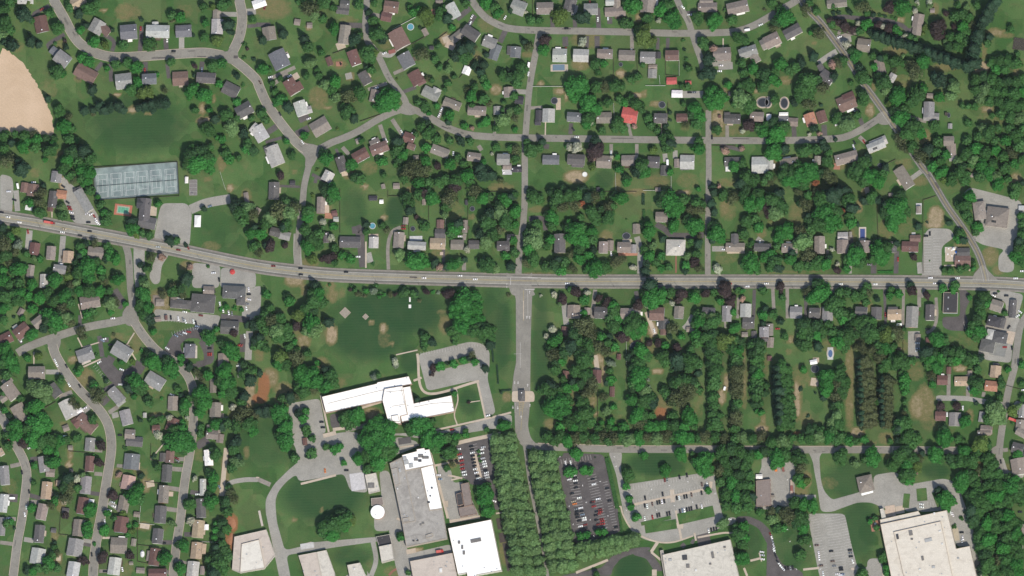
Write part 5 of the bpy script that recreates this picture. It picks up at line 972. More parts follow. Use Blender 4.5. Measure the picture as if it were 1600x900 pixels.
T 60 160 65 b;110 140 45 m;20 130 40 m;200 170 55 m;210 220 42 o;180 140 38 k;190 290 42 m;210 320 38 b;240 310 28 y;170 450 45 m;220 455 45 b;280 460 45 b;150 440 35 k;30 70 45 m;90 60 50 g;110 90 40 m;150 40 35 m;210 40 40 m;260 40 45 m;320 30 45 g;380 30 45 b;430 50 38 m;460 30 35 m;510 50 40 b;550 60 28 m;600 50 32 b;765 55 22 m;810 50 22 k;870 30 50 m;930 40 42 m;900 70 40 m;1100 30 60 b;1110 60 40 m;1190 45 30 m;1220 60 22 m;1330 80 60 y;1300 60 35 k;1370 90 40 m;1340 110 30 b;460 150 50 m;440 140 30 k;470 190 28 m;650 150 60 b;640 120 40 k;670 190 35 b;610 170 32 m;545 200 30 g;780 210 45 m;770 190 30 k;830 150 58 m;860 120 45 k;900 170 50 m;870 210 45 b;930 210 38 y;960 130 20 k;1050 140 58 b;1030 120 35 k;1080 170 40 m;950 170 28 o;870 270 55 m;880 300 40 b;850 280 35 k;1140 170 35 k;1160 210 30 m;1230 130 50 b;1210 110 38 k;1270 180 55 m;1210 180 45 m;1310 120 40 m;1370 170 50 m;1350 150 32 k;1400 210 48 m;1380 260 50 m;1430 270 48 m;1210 300 60 b;1190 280 35 k;1220 340 45 b;1280 290 45 m;1300 330 40 m;1270 260 32 k;1290 390 52 m;1260 400 40 k;1330 420 50 m;1290 450 50 m;1270 490 45 k;1320 500 50 m;1290 550 50 k;1360 460 45 m;1400 400 48 b;1380 340 50 m;1440 340 50 m;1450 400 48 b;1520 350 60 b;1570 340 40 m;1590 370 35 k;1560 400 45 m;1590 430 35 m;1500 430 45 m;1440 460 40 m;1370 570 50 b;1340 590 30 k;1420 560 45 m;1450 520 48 m;1500 530 50 b;1530 560 45 m;1440 600 50 m;1490 600 50 m;1550 640 50 b;1500 660 50 m;1330 640 52 m;1310 620 35 k;1370 680 55 b;1340 720 50 m;1320 690 35 k;1390 730 38 m;1360 770 50 k;1370 830 55 m;1340 850 40 k;1410 850 40 m;1480 730 55 b;1530 720 50 m;1560 770 50 m;1490 800 55 m;1550 840 55 b;1510 870 50 m;1450 800 40 o;1470 680 40 k;1420 890 45 m;1570 890 50 b;1580 590 30 m;1590 670 40 m;1100 420 60 b;1080 390 50 k;1110 460 40 b;1140 430 40 b;1065 365 28 k;1560 140 35 b;1320 240 30 o;1500 290 40 m;1540 300 38 b;140 530 50 o;110 510 45 o;200 540 55 m;180 570 45 k;220 600 45 b;240 670 35 m;210 680 25 m;200 770 42 m;60 600 40 m;30 550 38 g;20 500 32 o;720 780 40 m;700 770 25 k;590 890 45 m;670 540 22 m;640 560 20 b;680 600 22 m;1165 590 18 m;100 600 28 b;740 850 28 b;740 880 22 b;70 480 28 k;1210 540 18 m;1270 590 20 m
L 0 150 10 170 170 180 160 480 150 490 0 490
L 240 100 360 110 320 150 330 300 350 370 400 425 450 410 560 380 660 340 660 270 780 250 820 260 830 300 870 330 930 320 1100 290 1160 310 1200 370 1240 480 1280 580 1290 700 1320 780 1340 930 1310 930 1260 710 1180 720 1120 490 960 500 945 490 860 500 850 460 700 480 690 460 640 440 560 440 450 480 400 500 330 500 310 350 290 250 280 180
L 245 510 480 510 520 700 560 850 620 850 620 810 640 790 700 790 720 850 730 930 330 930 310 850
M -5 620 30 640 40 740 90 830 170 850 220 880 220 930 -10 930
L 1460 200 1480 280 1600 290 1600 240 1500 250 1470 150
L 1500 490 1540 500 1590 670 1600 760 1560 640
D c 40 720 490 730 540;g 24 1500 110 1470 115;t 26 1330 240 1320 380;c 14 220 860 320 850;c 10 710 855 730 930;c 16 520 856 560 856;g 36 160 410 300 410;c 10 780 90 780 130
A slab 766 494 62 70 -8 t;825 486 54 48 -8 t;1175 640 36 80 -8 t;672 575 60 90 -8 u
A island 962 392 64 80 -5 b;865 430 40 90 5 b;1060 420 40 100 -20 b
A container 148 345 14 90 0 t;50 475 20 8 0 w;22 402 40 14 0 n
A truck 50 232 34 16 80 O;96 232 36 14 80 m;150 360 46 16 88 m
A unit 810 655 14 30 -10 k;893 632 22 30 -10 n;1003 676 46 20 -12 l;967 790 14 26 -10 n;1035 845 20 14 0 l;1075 620 14 8 -10 w;900 670 14 10 0 n;1190 790 12 10 0 l;1040 510 10 14 0 w;1090 700 10 10 0 w;950 860 12 10 0 w
A fountain 672 575 24 24 0 w
C 960 452 10 w;960 470 10 w;1143 505 70 w;1155 515 70 w;1210 628 0 k;1218 662 80 w;1212 680 80 l;305 708 0 n;395 745 -5 k;512 738 -5 k;515 757 -5 g;518 778 -5 k;530 808 70 w;318 760 80 w;320 788 80 w;404 808 -5 n;332 835 -5 n;415 838 -5 g;455 848 -5 k;458 862 -5 k;345 885 80 w;435 888 -5 w;455 895 -5 w;465 890 -5 s;15 640 70 m;22 655 70 w;30 685 70 g;36 712 70 l;38 732 70 w;38 742 70 w;42 760 70 k;50 780 60 k;60 810 50 k;70 825 50 w;85 845 50 w;95 855 50 l;110 852 80 k;125 850 80 k;140 850 80 g;155 848 80 k;1455 185 80 k;1500 268 0 w;1560 265 -10 m;1575 255 -10 k;310 197 0 0;376 507 0 0;1575 500 0 k
G lush 580 300 220 130 .7;570 600 110 180 .8;1050 240 90 50 .9;160 720 120 140 .6
G dry 1330 250 25 60 1;1340 370 20 30 .9;1300 210 20 20 .9;1410 590 30 80 .9;1430 760 40 70 .9;1445 850 30 30 .9;240 300 30 50 .7;200 370 60 30 .5;740 40 50 40 .5;560 30 50 30 .8;180 20 30 20 .9;740 150 30 20 .5;380 320 60 40 .3;1490 240 30 40 .4;620 70 60 20 .4
F 170 190 165 400
W 570 20 8 6 k
"""
# ---------------------------------------------------------------- survey of the photograph: one list per sixteenth of it
ITEMS={}
OX=OY=0
for line in DATA.strip().split('\n'):
    k,_,rest=line.strip().partition(' ')
    if not k: continue
    if k=='O': OX,OY=map(int,rest.split()); continue
    if k in 'LMBY':
        ITEMS.setdefault(k,[]).append((OX,OY,rest.split())); continue
    pre=None
    if k=='A' or k=='G': pre,_,rest=rest.partition(' ')
    for e in rest.split(';'):
        t=e.split()
        if not t: continue
        if k=='A' and len(t)>6: t=t[:6]
        if k=='A' and t[0][0].isalpha(): pre,t=t[0],t[1:]
        ITEMS.setdefault(k,[]).append((OX,OY,([pre] if pre else [])+t,))
    if k in ('H','P','S','Z','F1','B0','R0','+'):
        ITEMS.setdefault('house_order',[]).append((k,OX,OY,rest.split()))
def sx(ox,v): return ox+float(v)/4
def isnum(s):
    try: float(s); return True
    except ValueError: return False
# ---------------------------------------------------------------- roads: (name in words, axis, width px, kerb, points in photo px)
ROADS=[
('the main road','h',0,[(-60,329),(0,339),(62,349),(125,361),(250,385),(325,401),(400,416),(460,424),(525,430),(650,434.5),(725,436.5),(800,438.5),(900,439.8),(1000,440),(1200,440),(1400,441),(1540,443),(1600,446),(1680,452)]),
('the top-left curving street','h',14.5,[(80,-12),(84,0),(100,28),(112,51),(125,68),(143,80),(163,87),(183,89.5),(213,88.5),(250,86),(288,83.5),(320,82.5),(343,86),(360,90)]),
('the short upper-left street','v',14.5,[(372,-12),(375,5),(378,20),(378,38),(374,58),(367,74),(358,91)]),
('the long diagonal street','v',14,[(356,87),(380,105),(400,124),(405,135),(416,160),(430,181),(455,213),(470,228),(488,238)]),
('the leafy side street','v',10,[(490,236),(482,262),(475.5,290),(473,315),(468,355),(465,385),(464,416)]),
('the middle street','h',11,[(484,238),(500,232),(520,222),(535,216.5),(560,205),(590,187),(615,175),(635,170),(650,172.5),(675,186),(700,200),(730,210),(762,213.5),(800,215),(950,217.5),(1112,219.5),(1225,219.5),(1300,217),(1325,212.5),(1350,200),(1370,187.5),(1382,180)]),
('the winding upper street','v',10,[(574,-12),(572.5,15),(571,38),(574,63),(585,78),(595,95),(607,120),(620,138),(632,155),(637,171)]),
('the top street','h',11,[(728,-12),(735,-3),(745,12),(760,28),(782,40),(800,45),(837,47.5),(900,48.5),(975,50),(1050,52),(1082,52),(1125,51),(1150,49),(1175,41),(1200,27.5),(1220,15),(1240,4),(1250,-4)]),
('the central cross street','v',10,[(843,48),(837,82),(830,120),(826,150),(824,175),(821,216),(820,240),(820,300),(819,330),(817,355),(812,390),(810,430),(810,436)]),
('the short sloping street','v',10,[(1053,-12),(1057,-3),(1065,15),(1075,32),(1081,50),(1088,72),(1095,92),(1099,108)]),
('the right cross street','v',9,[(1107,172),(1107,219),(1107.5,260),(1107,300),(1106,370),(1106,434)]),
('the angled road','v',11,[(1243,-12),(1250,-3),(1260,12),(1282,35),(1305,65),(1330,100),(1345,125),(1365,152),(1385,180),(1397,197),(1412,217),(1425,238),(1440,260),(1450,272),(1465,297),(1480,322),(1500,350),(1517,375),(1530,400),(1538,425),(1541,440)]),
('the campus drive','v',0,[(817,444),(817,500),(815,600),(812,660),(818,690)]),
('the lower straight road','h',11,[(815,688),(824,695),(840,698),(865,699),(900,700),(960,702),(1100,702.5),(1200,703),(1262,703),(1350,703),(1500,704.5),(1545,706),(1562,700)]),
('the avenue lane','v',5,[(818,692),(821,705),(827,750),(837,800),(847,850),(858,912)]),
('the lower-left side street','v',11,[(196,382),(201,402),(204,450),(207,475),(207,497)]),
('the lower-left cross street','h',12.5,[(27,552),(40,544),(62,535),(100,522),(137,511),(175,504),(207,497)]),
('the outer lower-left street','v',13,[(205,492),(213,508),(230,532),(250,552),(275,567),(292,585),(301,607),(303,635),(301,675),(296,712),(290,745),(286,775),(282,812),(276,850),(269,912)]),
('the central lower-left street','v',14,[(78,526),(82,540),(88,557),(105,585),(125,610),(150,635),(165,655),(172,675),(174,700),(170,732),(165,762),(159,800),(152,837),(147,875),(145,912)]),
('the inner lower-left street','v',13,[(-12,640),(2,652),(11,668),(20,687),(30,705),(38,722),(42,742),(39,775),(34,812),(27,850),(22,890),(19,912)]),
('the lower-right street','v',11,[(1606,490),(1594,512),(1588,550),(1585,575),(1577,605),(1572,630),(1567,662),(1565,675),(1562,700),(1562,725),(1568,748)]),
]
ROADPTS={}
for nm,ax,wd,P in ROADS: ROADPTS[nm]=(ax,smooth_line(P,5))
def near_road(x,y,skip=()):
    best=None
    for nm,(ax,P) in ROADPTS.items():
        if nm in skip: continue
        s=0
        for i in range(len(P)-1):
            (x0,y0),(x1,y1)=P[i],P[i+1]; dx,dy=x1-x0,y1-y0; L=math.hypot(dx,dy) or 1e-6
            t=max(0,min(1,((x-x0)*dx+(y-y0)*dy)/L/L)); d=math.hypot(x-x0-t*dx,y-y0-t*dy)
            if best is None or d<best[0]: best=(d,nm,ax,s+t*L,dx*(y-y0)-dy*(x-x0),math.degrees(math.atan2(dy,dx)))
            s+=L
    return best
# ---------------------------------------------------------------- words for labels
ORD=['first','second','third','fourth','fifth','sixth','seventh','eighth','ninth','tenth','eleventh','twelfth','thirteenth','fourteenth','fifteenth','sixteenth','seventeenth','eighteenth','nineteenth']
TENS={2:('twentieth','twenty'),3:('thirtieth','thirty'),4:('fortieth','forty'),5:('fiftieth','fifty'),6:('sixtieth','sixty')}
def ordw(n):
    if n<20: return ORD[n-1]
    a,b=divmod(n,10); return TENS[a][0] if b==0 else TENS[a][1]+'-'+ORD[b-1]
ANCH=[]      # (x, y, words) that labels may refer to, photo px
for x,y,t in [(20,150,'the tan ploughed field'),(213,283,'the fenced tennis courts'),(192,328,'the red and green court'),(302,293,'the small basketball court'),(285,350,'the grey gravel car park'),(310,350,'the white marquee'),(215,200,'the striped mown field'),(340,365,'the triangular roadside lawn'),
(540,488,'the larger square sandpit'),(571,495,'the smaller square sandpit'),(640,490,'the school playing field'),(412,600,'the bare red dirt patch'),(517,525,'the tan worn patch'),(600,625,'the left school wing'),(680,640,'the right school wing'),(710,570,'the school car park'),(735,628,'the school front lawn'),(475,660,'the school side car park'),(412,690,'the lawn left of curved drive'),(500,780,'the big oval lawn'),(590,800,'the round white tank'),(645,745,'the long grey factory roof'),(740,855,'the big white factory roof'),(672,762,'the white factory strip roof'),(750,715,'the dark islanded car park'),(728,780,'the brown-roofed lodge'),(392,865,'the pale pavilion'),(500,880,'the brown flat-roofed office'),(600,855,'the two-tone block'),(915,780,'the crowded dark car park'),(1050,775,'the pale sloping car park'),(1030,725,'the lawn above pale car park'),(985,885,'the round campus lawn'),(1095,875,'the pale campus hall'),(1152,765,'the wood beside pale car park'),(1190,772,'the long maroon shed'),(1210,745,'the gravel yard'),(1350,755,'the square brown depot'),(1290,830,'the long striped car park'),(1445,850,'the pale warehouse'),(1310,735,'the lawn left of depot'),(1530,780,'the wood right of warehouse'),(1555,840,'the lower-right corner wood'),(815,613,'the campus gatehouse'),(991,541,'the round fenced pool'),(1033,648,'the bare orange patch'),(1123,620,'the first orchard row'),(1150,590,'the second orchard row'),(1183,560,'the third orchard row'),(1220,610,'the fourth orchard row'),(1298,552,'the blue oval pool'),(1273,576,'the round covered pool'),(1265,597,'the square sand patch'),(1434,638,'the bare tan patch'),(1350,610,'the long brown tree row'),(1383,630,'the short brown tree row'),(1485,477,'the black flat-roofed shop'),(1440,563,'the hedge belt'),(1464,345,'the tan patch by pub'),(1348,365,'the dark blue pool'),(1470,85,'the long dark tree belt'),(1535,85,'the top of right wood'),(1550,150,'the right wood'),(1560,210,'the lower right wood'),(1590,70,'the black garden plot'),(1340,35,'the curving wooded drive'),(1540,270,'the wood above the bank'),(1510,300,'the angled road bend'),(1340,330,'the lone lawn by angled road'),(790,470,'the strip beside campus drive'),(848,540,'the green strip right of campus drive'),(430,490,'the shaggy grove'),(440,540,'the lower grove'),(420,630,'the hedge above school lawn'),(590,690,'the leafy school courtyard'),(830,700,'the avenue top'),(860,705,'the avenue right end'),(1050,690,'the wooded road edge'),(1400,690,'the roadside thicket'),(1300,520,'the garden wood'),(1330,500,'the upper garden wood'),(60,210,'the wooded field corner'),(120,190,'the wooded field edge'),(160,170,'the dark hedgerow'),(300,245,'the wooded court corner'),(1180,240,'the leafy garden corner'),(900,320,'the dark grove'),(1280,350,'the big grove'),(1050,320,'the giant round tree'),(1250,260,'the pair of broad trees'),(1400,330,'the three broad trees'),(1060,480,'the roadside plum rows')]:
    ANCH.append((x,y,t))
def way(dx,dy):
    a=math.degrees(math.atan2(-dy,dx))%360
    return ['right of','upper-right of','above','upper-left of','left of','lower-left of','below','lower-right of'][int((a+22.5)//45)%8]
PENDING=[]   # (object, look, x, y): labelled together at the end so that every label is the only one of its kind
def want(o,look,x,y,cat,group=None,fix=None):
    o['category']=cat
    if group: o['group']=group
    PENDING.append((o,look,x,y,fix))
def finish_labels():
    A=np.array([(a[0],a[1]) for a in ANCH]); by={}
    for o,look,x,y,fix in PENDING:
        if fix: o['label']=fix; continue
        d=np.hypot(A[:,0]-x,A[:,1]-y); i=int(np.argmin(d))
        if ANCH[i][3:]and d[i]<.5: d[i]=1e9; i=int(np.argmin(d))
        key=(look,way(x-ANCH[i][0],y-ANCH[i][1]),ANCH[i][2]); by.setdefault(key,[]).append((d[i],o))
    for (look,wy,an),v in by.items():
        v.sort(key=lambda t:t[0])
        for n,(d,o) in enumerate(v):
            if len((look+' '+wy+' '+an).split())>15: look=look.replace(' on the road','').replace('-roofed ',' ')
            head=look if len(v)==1 else (('nearest ' if n==0 else ordw(n+1)+'-nearest ')+look)
            o['label']=f'{head} {wy} {an}'
# ---------------------------------------------------------------- the ground
xs=np.concatenate([[-3000,-2000,-1200],np.arange(-580,581,2.9),[1200,2000,3000]])
ys=np.concatenate([[-3000,-2000,-1000],np.arange(-345,346,2.9),[1000,2000,3000]])
GX,GY=np.meshgrid(xs,ys)
def px_of(X,Y):                                   # ground place -> photo px
    return 800+(RT.x*X+RT.y*Y)/S, 450-(UP.x*X+UP.y*Y)/S
PX,PY=px_of(GX,GY)
A_={k:np.zeros_like(GX) for k in ('dry','lush','rust','wood')}
def blob(key,x,y,rx,ry,a,hard=1.0):
    d=((PX-x)/rx)**2+((PY-y)/ry)**2
    v=np.clip((1.45-d)/.9,0,1)*a
    np.maximum(A_[key],v,out=A_[key])
for ox,oy,t in ITEMS['G']:
    k=t[0]; x,y,rx,ry,a=map(float,t[1:6])
    if rx<=0: continue
    if k=='dry' and a>=.9 and ((ox,oy)==(1200,675) or (a>=1 and (ox,oy) in ((0,675),(400,450),(800,450)))): k='rust'
    blob(k,ox+x/4,oy+y/4,rx/4+1,ry/4+1,a)
for x,y,rx,ry,a in [(215,195,75,45,.8),(345,365,40,40,.35),(412,690,45,40,.6),(845,560,14,110,.7),(785,520,14,60,.8),(1440,620,60,60,.25),(1250,620,60,60,.15),(1150,600,120,90,.1)]: blob('lush',x,y,rx,ry,a)
# ---------------------------------------------------------------- trees are read first: the ground goes a dull green and brown where crowns are dense
TREES=[]
for ox,oy,t in ITEMS['T']:
    x,y,r=map(float,t[:3])
    if r<=0: continue
    if (ox,oy)==(800,450) and y>380 and r>=36:
        for c0,a0,a1 in ((1258,1210,1345),(1400,1346,1450),(1530,1480,1580)):
            if a0<=x<=a1: x=c0+.45*(x-c0); r*=.92
    TREES.append([ox+x/4,oy+y/4,r/4,t[3],None])
ROWNAMES={}
rown=0
for ox,oy,t in ITEMS['V']:
    x0,y0,x1,y1,n,r=map(float,t[:6]); n=int(n); rown+=1
    for i in range(n):
        f=(i+.5)/n
        TREES.append([ox+(x0+(x1-x0)*f)/4+rnd.uniform(-1,1),oy+(y0+(y1-y0)*f)/4+rnd.uniform(-1,1),r/4*rnd.uniform(.88,1.12),t[6],(rown,i)])
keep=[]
for t in TREES:                                   # dark crowns inside a wood stand for shade, drawn as leafy trees
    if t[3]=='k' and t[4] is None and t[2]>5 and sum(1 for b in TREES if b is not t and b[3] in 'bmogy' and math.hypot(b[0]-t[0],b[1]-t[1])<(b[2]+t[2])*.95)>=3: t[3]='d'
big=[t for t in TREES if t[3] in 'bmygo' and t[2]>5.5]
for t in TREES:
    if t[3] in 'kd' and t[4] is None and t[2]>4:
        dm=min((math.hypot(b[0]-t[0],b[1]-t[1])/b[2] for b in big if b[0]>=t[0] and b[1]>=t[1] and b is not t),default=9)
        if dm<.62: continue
        if dm<1.0: t[3]='d'  # crown coloured as the shaded side of the larger tree beside it
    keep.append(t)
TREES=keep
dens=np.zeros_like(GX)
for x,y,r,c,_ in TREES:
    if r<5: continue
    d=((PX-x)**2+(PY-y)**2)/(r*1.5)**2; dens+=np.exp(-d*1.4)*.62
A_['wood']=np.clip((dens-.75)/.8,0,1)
def make_ground():
    ny,nx=GX.shape; V=np.stack([GX,GY,np.zeros_like(GX)],-1).reshape(-1,3)
    i=np.arange(nx*ny).reshape(ny,nx)
    F=np.stack([i[:-1,:-1],i[:-1,1:],i[1:,1:],i[1:,:-1]],-1).reshape(-1,4)
    me=bpy.data.meshes.new('ground'); me.vertices.add(len(V)); me.vertices.foreach_set('co',V.astype(np.float32).ravel())
    me.loops.add(F.size); me.loops.foreach_set('vertex_index',F.astype(np.int32).ravel())
    me.polygons.add(len(F)); me.polygons.foreach_set('loop_start',np.arange(0,F.size,4,dtype=np.int32))
    me.materials.append(M['grass']); me.update(calc_edges=True)
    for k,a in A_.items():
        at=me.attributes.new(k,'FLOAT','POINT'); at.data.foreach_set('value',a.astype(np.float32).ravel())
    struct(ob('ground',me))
make_ground()
def G2(ox,oy,v,z=0): return [g(ox+float(v[i])/4,oy+float(v[i+1])/4,z)[:2] for i in range(0,len(v)-1,2)]
def gl(P,z=0): return [g(x,y,z)[:2] for x,y in P]
# fields and paved areas
for ox,oy,t in ITEMS['B']:
    q=round_poly(G2(ox,oy,t[1:] if not isnum(t[0]) else t),14); e=[]
    for i in range(len(q)):
        a,b=Vector(q[i]),Vector(q[(i+1)%len(q)]); k=max(1,int((b-a).length/1.6))
        for j in range(k): p=a+(b-a)*(j/k); e.append((p.x+rnd.uniform(-.8,.8),p.y+rnd.uniform(-.8,.8)))
    flatpoly('ploughed_field',e,.02,'soil')
for i,(ox,oy,t) in enumerate(ITEMS['L']): flatpoly('car_park',round_poly(G2(ox,oy,t),5),.03+.006*i,'grey_lot')
for i,(ox,oy,t) in enumerate(ITEMS['M']): flatpoly('car_park',round_poly(G2(ox,oy,t),4),.20+.006*i,'asphalt')
for i,(ox,oy,t) in enumerate(ITEMS['D']):
    k=t[0]; wd=float(t[1])/4*S; P=gl(smooth_line([(ox+float(t[j])/4,oy+float(t[j+1])/4) for j in range(2,len(t)-1,2)],4))
    if len(P)<2 or t[2:4]==['0','0'] or t[-2:]==['0','0']: continue
    nm,mt={'a':('driveway','asphalt'),'g':('driveway','gravel_drive'),'c':('footpath','concrete'),'t':('track','concrete'),'u':('footpath','brick')}[k]
    if k=='g' and wd>=4.6: mt='grey_lot'
    ribbon(nm,P,wd,(.06 if mt!='concrete' else .26)+.004*(i%30),mt)
# roads
zr=.27
ribbon('road_verge',gl(smooth_line(ROADS[0][3],6)),22.5*S,.365,'gravel_drive')
ribbon('main_road_shoulder',gl(smooth_line(ROADS[0][3],6)),17.5*S,.38,'shoulder')
MR=gl(smooth_line(ROADS[0][3],3))
ribbon('main_road',MR,11.5*S,.386,'road_pale')
flatpoly('campus_drive',round_poly(G2(800,450,'-25 -40 165 -40 128 30 124 100 118 300 114 640 112 740 100 860 108 905 122 945 165 985 120 1010 70 985 40 950 20 905 15 720 0 640 12 530 26 470 24 60'.split()),4),.30,'road')
for k,(nm,ax,wd,P) in enumerate(ROADS):
    if wd<=0: continue
    Q=gl(smooth_line(P,4)); ribbon('road',Q,wd*S,zr+.005*k,'shoulder' if nm=='the angled road' else 'road')
    if nm in ('the top-left curving street','the short upper-left street','the long diagonal street','the outer lower-left street','the central lower-left street','the inner lower-left street'):
        Q2=Q[3:-3]
        for s in (1,-1): ribbon('kerb',Q2,.42,zr+.005*k,'concrete',center=s*(wd*S/2+.2),thick=.12)
    if nm=='the lower straight road': ribbon('kerb',Q[6:-4],.5,zr+.005*k,'concrete',center=wd*S/2+.25,thick=.12)
# junction aprons keep the corners round
for nm,v in (('junction',[(470,222),(492,226),(508,232),(498,243),(488,262),(476,262),(478,246),(462,232)]),('junction',[(622,176),(630,160),(640,160),(655,176),(640,181)]),('junction',[(347,82),(372,76),(372,90),(384,104),(366,102),(340,92)]),
 ('junction',[(190,490),(204,470),(211,474),(218,500),(214,512),(196,508)]),('junction',[(1368,180),(1382,172),(1394,190),(1386,196),(1372,194)]),('junction',[(790,424),(800,432),(826,432),(832,424),(830,450),(838,462),(800,462),(796,452)]),('junction',[(70,530),(92,520),(96,534),(90,552),(78,545)]),('junction',[(1520,430),(1536,412),(1546,425),(1562,440),(1545,447),(1520,445)])):
    flatpoly(nm,round_poly(gl(v),4),.396,'road')
ribbon('median_strip',gl([(818,470),(818,499)]),.8,.43,'concrete',thick=.1)
# painted markings
def dashes(name,P,w,z,mat,on,off,center):
    G=Geo(); Q=ribbon_pts(P,center); s=0; seg=[]
    for i in range(len(Q)-1):
        a,b=Vector(Q[i]),Vector(Q[i+1]); L=(b-a).length
        if L<1e-6: continue
        t=0; u=(b-a)/L; n=Vector((-u.y,u.x))*w/2
        while t<L:
            ph=s%(on+off); draw=ph<on; nxt=min(L-t,(on-ph) if draw else (on+off-ph))
            nxt=max(nxt,.01)
            if draw:
                p,q=a+u*t,a+u*(t+nxt)
                G.poly([(p-n).to_tuple()+(z,),(q-n).to_tuple()+(z,),(q+n).to_tuple()+(z,),(p+n).to_tuple()+(z,)])
            t+=nxt; s+=nxt
    if G.f: struct(ob(name,G.mk(name,[mat])))
for c in (-.25,.25): dashes('road_marking',MR,.22,.405,'yellowmark',60,.01,c)
for c in (-3.5,3.5): dashes('road_marking',MR,.3,.405,'paintmark',60,.01,c)
AR=gl(smooth_line(ROADS[11][3],3))
for c in (-2.6,2.6): dashes('road_marking',AR,.2,.405,'paintmark',60,.01,c)
for c in (-.3,.3): dashes('road_marking',AR,.22,.405,'yellowmark',60,.01,c)
def mark(pts,z=.435,mat='paintmark'): flatpoly('road_marking',gl(pts),z,mat)
def bar(x0,y0,x1,y1,w,mat='paintmark',z=.435):
    ribbon('road_marking',gl([(x0,y0),(x1,y1)]),w,z,mat)
def T2(x,y): return 800+x/4,450+y/4
for a,b,c,d,w in [(80,10,142,10,.6),(98,10,100,185,.25),(72,15,72,205,.3),(52,340,52,500,.25),(12,412,62,412,.25),(80,620,80,690,.25),(112,620,112,690,.25),(20,720,18,780,.25),(45,712,48,800,.25),(72,712,55,890,.25)]:
    bar(*T2(a,b),*T2(c,d),w,'yellowmark' if (a,b) in ((72,15),(45,712),(72,712)) else 'paintmark')
for k in range(5): bar(*T2(47,716+k*12),*T2(82-k*4,722+k*12),.3,'yellowmark',.441)
for a,b in ((-32,-30),(-32,-12)): bar(*T2(a,b),*T2(a,b+12),.5)
for x,y,up in [(110,28,1),(93,185,1),(110,185,1),(17,590,-1),(38,590,-1),(98,610,1),(6,745,-1),(36,748,-1),(58,808,1),(112,735,1)]:
    cx,cy=T2(x,y); s=-1 if up>0 else 1
    mark([(cx-.45,cy+s*-2.2),(cx+.45,cy+s*-2.2),(cx+.45,cy+s*.6),(cx+1.5,cy+s*.6),(cx,cy+s*3),(cx-1.5,cy+s*.6),(cx-.45,cy+s*.6)])
for a in [(237,90.9,260,90.3,1.1),(308,88.2,322,88.8,1.0),(878,45.2,892,45.2,1.0),(1267,218.6,1285,218.4,1.0),(690,197,700,201,1.2),(365,89,372,89,3),(1145,216.5,1170,217,.8),(955,216,990,216.4,.7),(640,433,652,433.6,1.6),(1020,443,1034,443,1.4)]: bar(*a,'asphalt',.441)
for nm,ax,wd,P in ROADS:
    if wd<9: continue
    Q=ROADPTS[nm][1]
    for _ in range(max(2,len(Q)//14)):
        i=rnd.randrange(2,len(Q)-3); (x0,y0),(x1,y1)=Q[i],Q[i+1]; o=rnd.uniform(-.28,.28)*wd; L_=math.hypot(x1-x0,y1-y0) or 1; f=rnd.uniform(.5,2.2)
        nx_,ny_=-(y1-y0)/L_*o,(x1-x0)/L_*o; bar(x0+nx_,y0+ny_,x0+(x1-x0)*f+nx_,y0+(y1-y0)*f+ny_,rnd.uniform(.7,2.2),'shoulder' if nm!='the angled road' else 'asphalt',.417)
flatpoly('crosswalk',round_poly(G2(800,450,'0 645 132 645 142 670 140 712 0 712'.split()),2),.445,'concrete')
bar(1592/4+400,225+838/4,1592/4+400,225+880/4,.5)
bar(815,225+835/4,840,225+838/4,.4); bar(845,225+842/4,885,225+843/4,.4)
def stalls(ox,oy,x0,y0,x1,y1,ln,sides,step=17,z=.33,skew=0):
    G=Geo(); a=Vector((x0,y0)); b=Vector((x1,y1)); u=(b-a).normalized(); n=Vector((-u.y,u.x)); L=(b-a).length; t=0
    while t<=L:
        for s in sides:
            p=a+u*t; q=p+n*s*ln+u*skew
            p=Vector(g(ox+p.x/4,oy+p.y/4)[:2]); q=Vector(g(ox+q.x/4,oy+q.y/4)[:2]); v=(q-p).normalized(); m=Vector((-v.y,v.x))*.1
            G.poly([(*(p-m),z),(*(q-m),z),(*(q+m),z),(*(p+m),z)])
        t+=step
    struct(ob('bay_marking',G.mk('bay_marking',['paintmark'])))
for a in [(800,675,385,290,440,620,30,(1,-1)),(800,675,495,270,575,610,30,(1,-1)),(800,675,598,310,665,610,32,(1,)),(800,675,310,200,500,172,30,(-1,)),
 (800,675,740,338,1225,252,26,(1,)),(800,675,765,455,1225,355,30,(1,-1)),(800,675,822,556,1240,450,26,(-1,)),(1200,675,262,520,335,890,44,(-1,)),(1200,675,398,520,452,890,44,(1,-1)),(1200,675,482,520,555,850,44,(1,)),
 (1200,225,975,560,975,800,46,(-1,)),(1200,225,1078,590,1078,810,46,(1,)),(400,675,1355,80,1405,300,26,(1,-1)),(400,675,1265,100,1310,290,24,(1,)),(400,450,1030,400,1420,345,20,(1,)),(0,450,1080,300,1250,255,26,(-1,)),(0,450,970,205,1225,225,26,(-1,)),(0,450,600,480,690,590,24,(1,)),(1200,675,980,440,1060,430,28,(1,))]:
    stalls(*a)
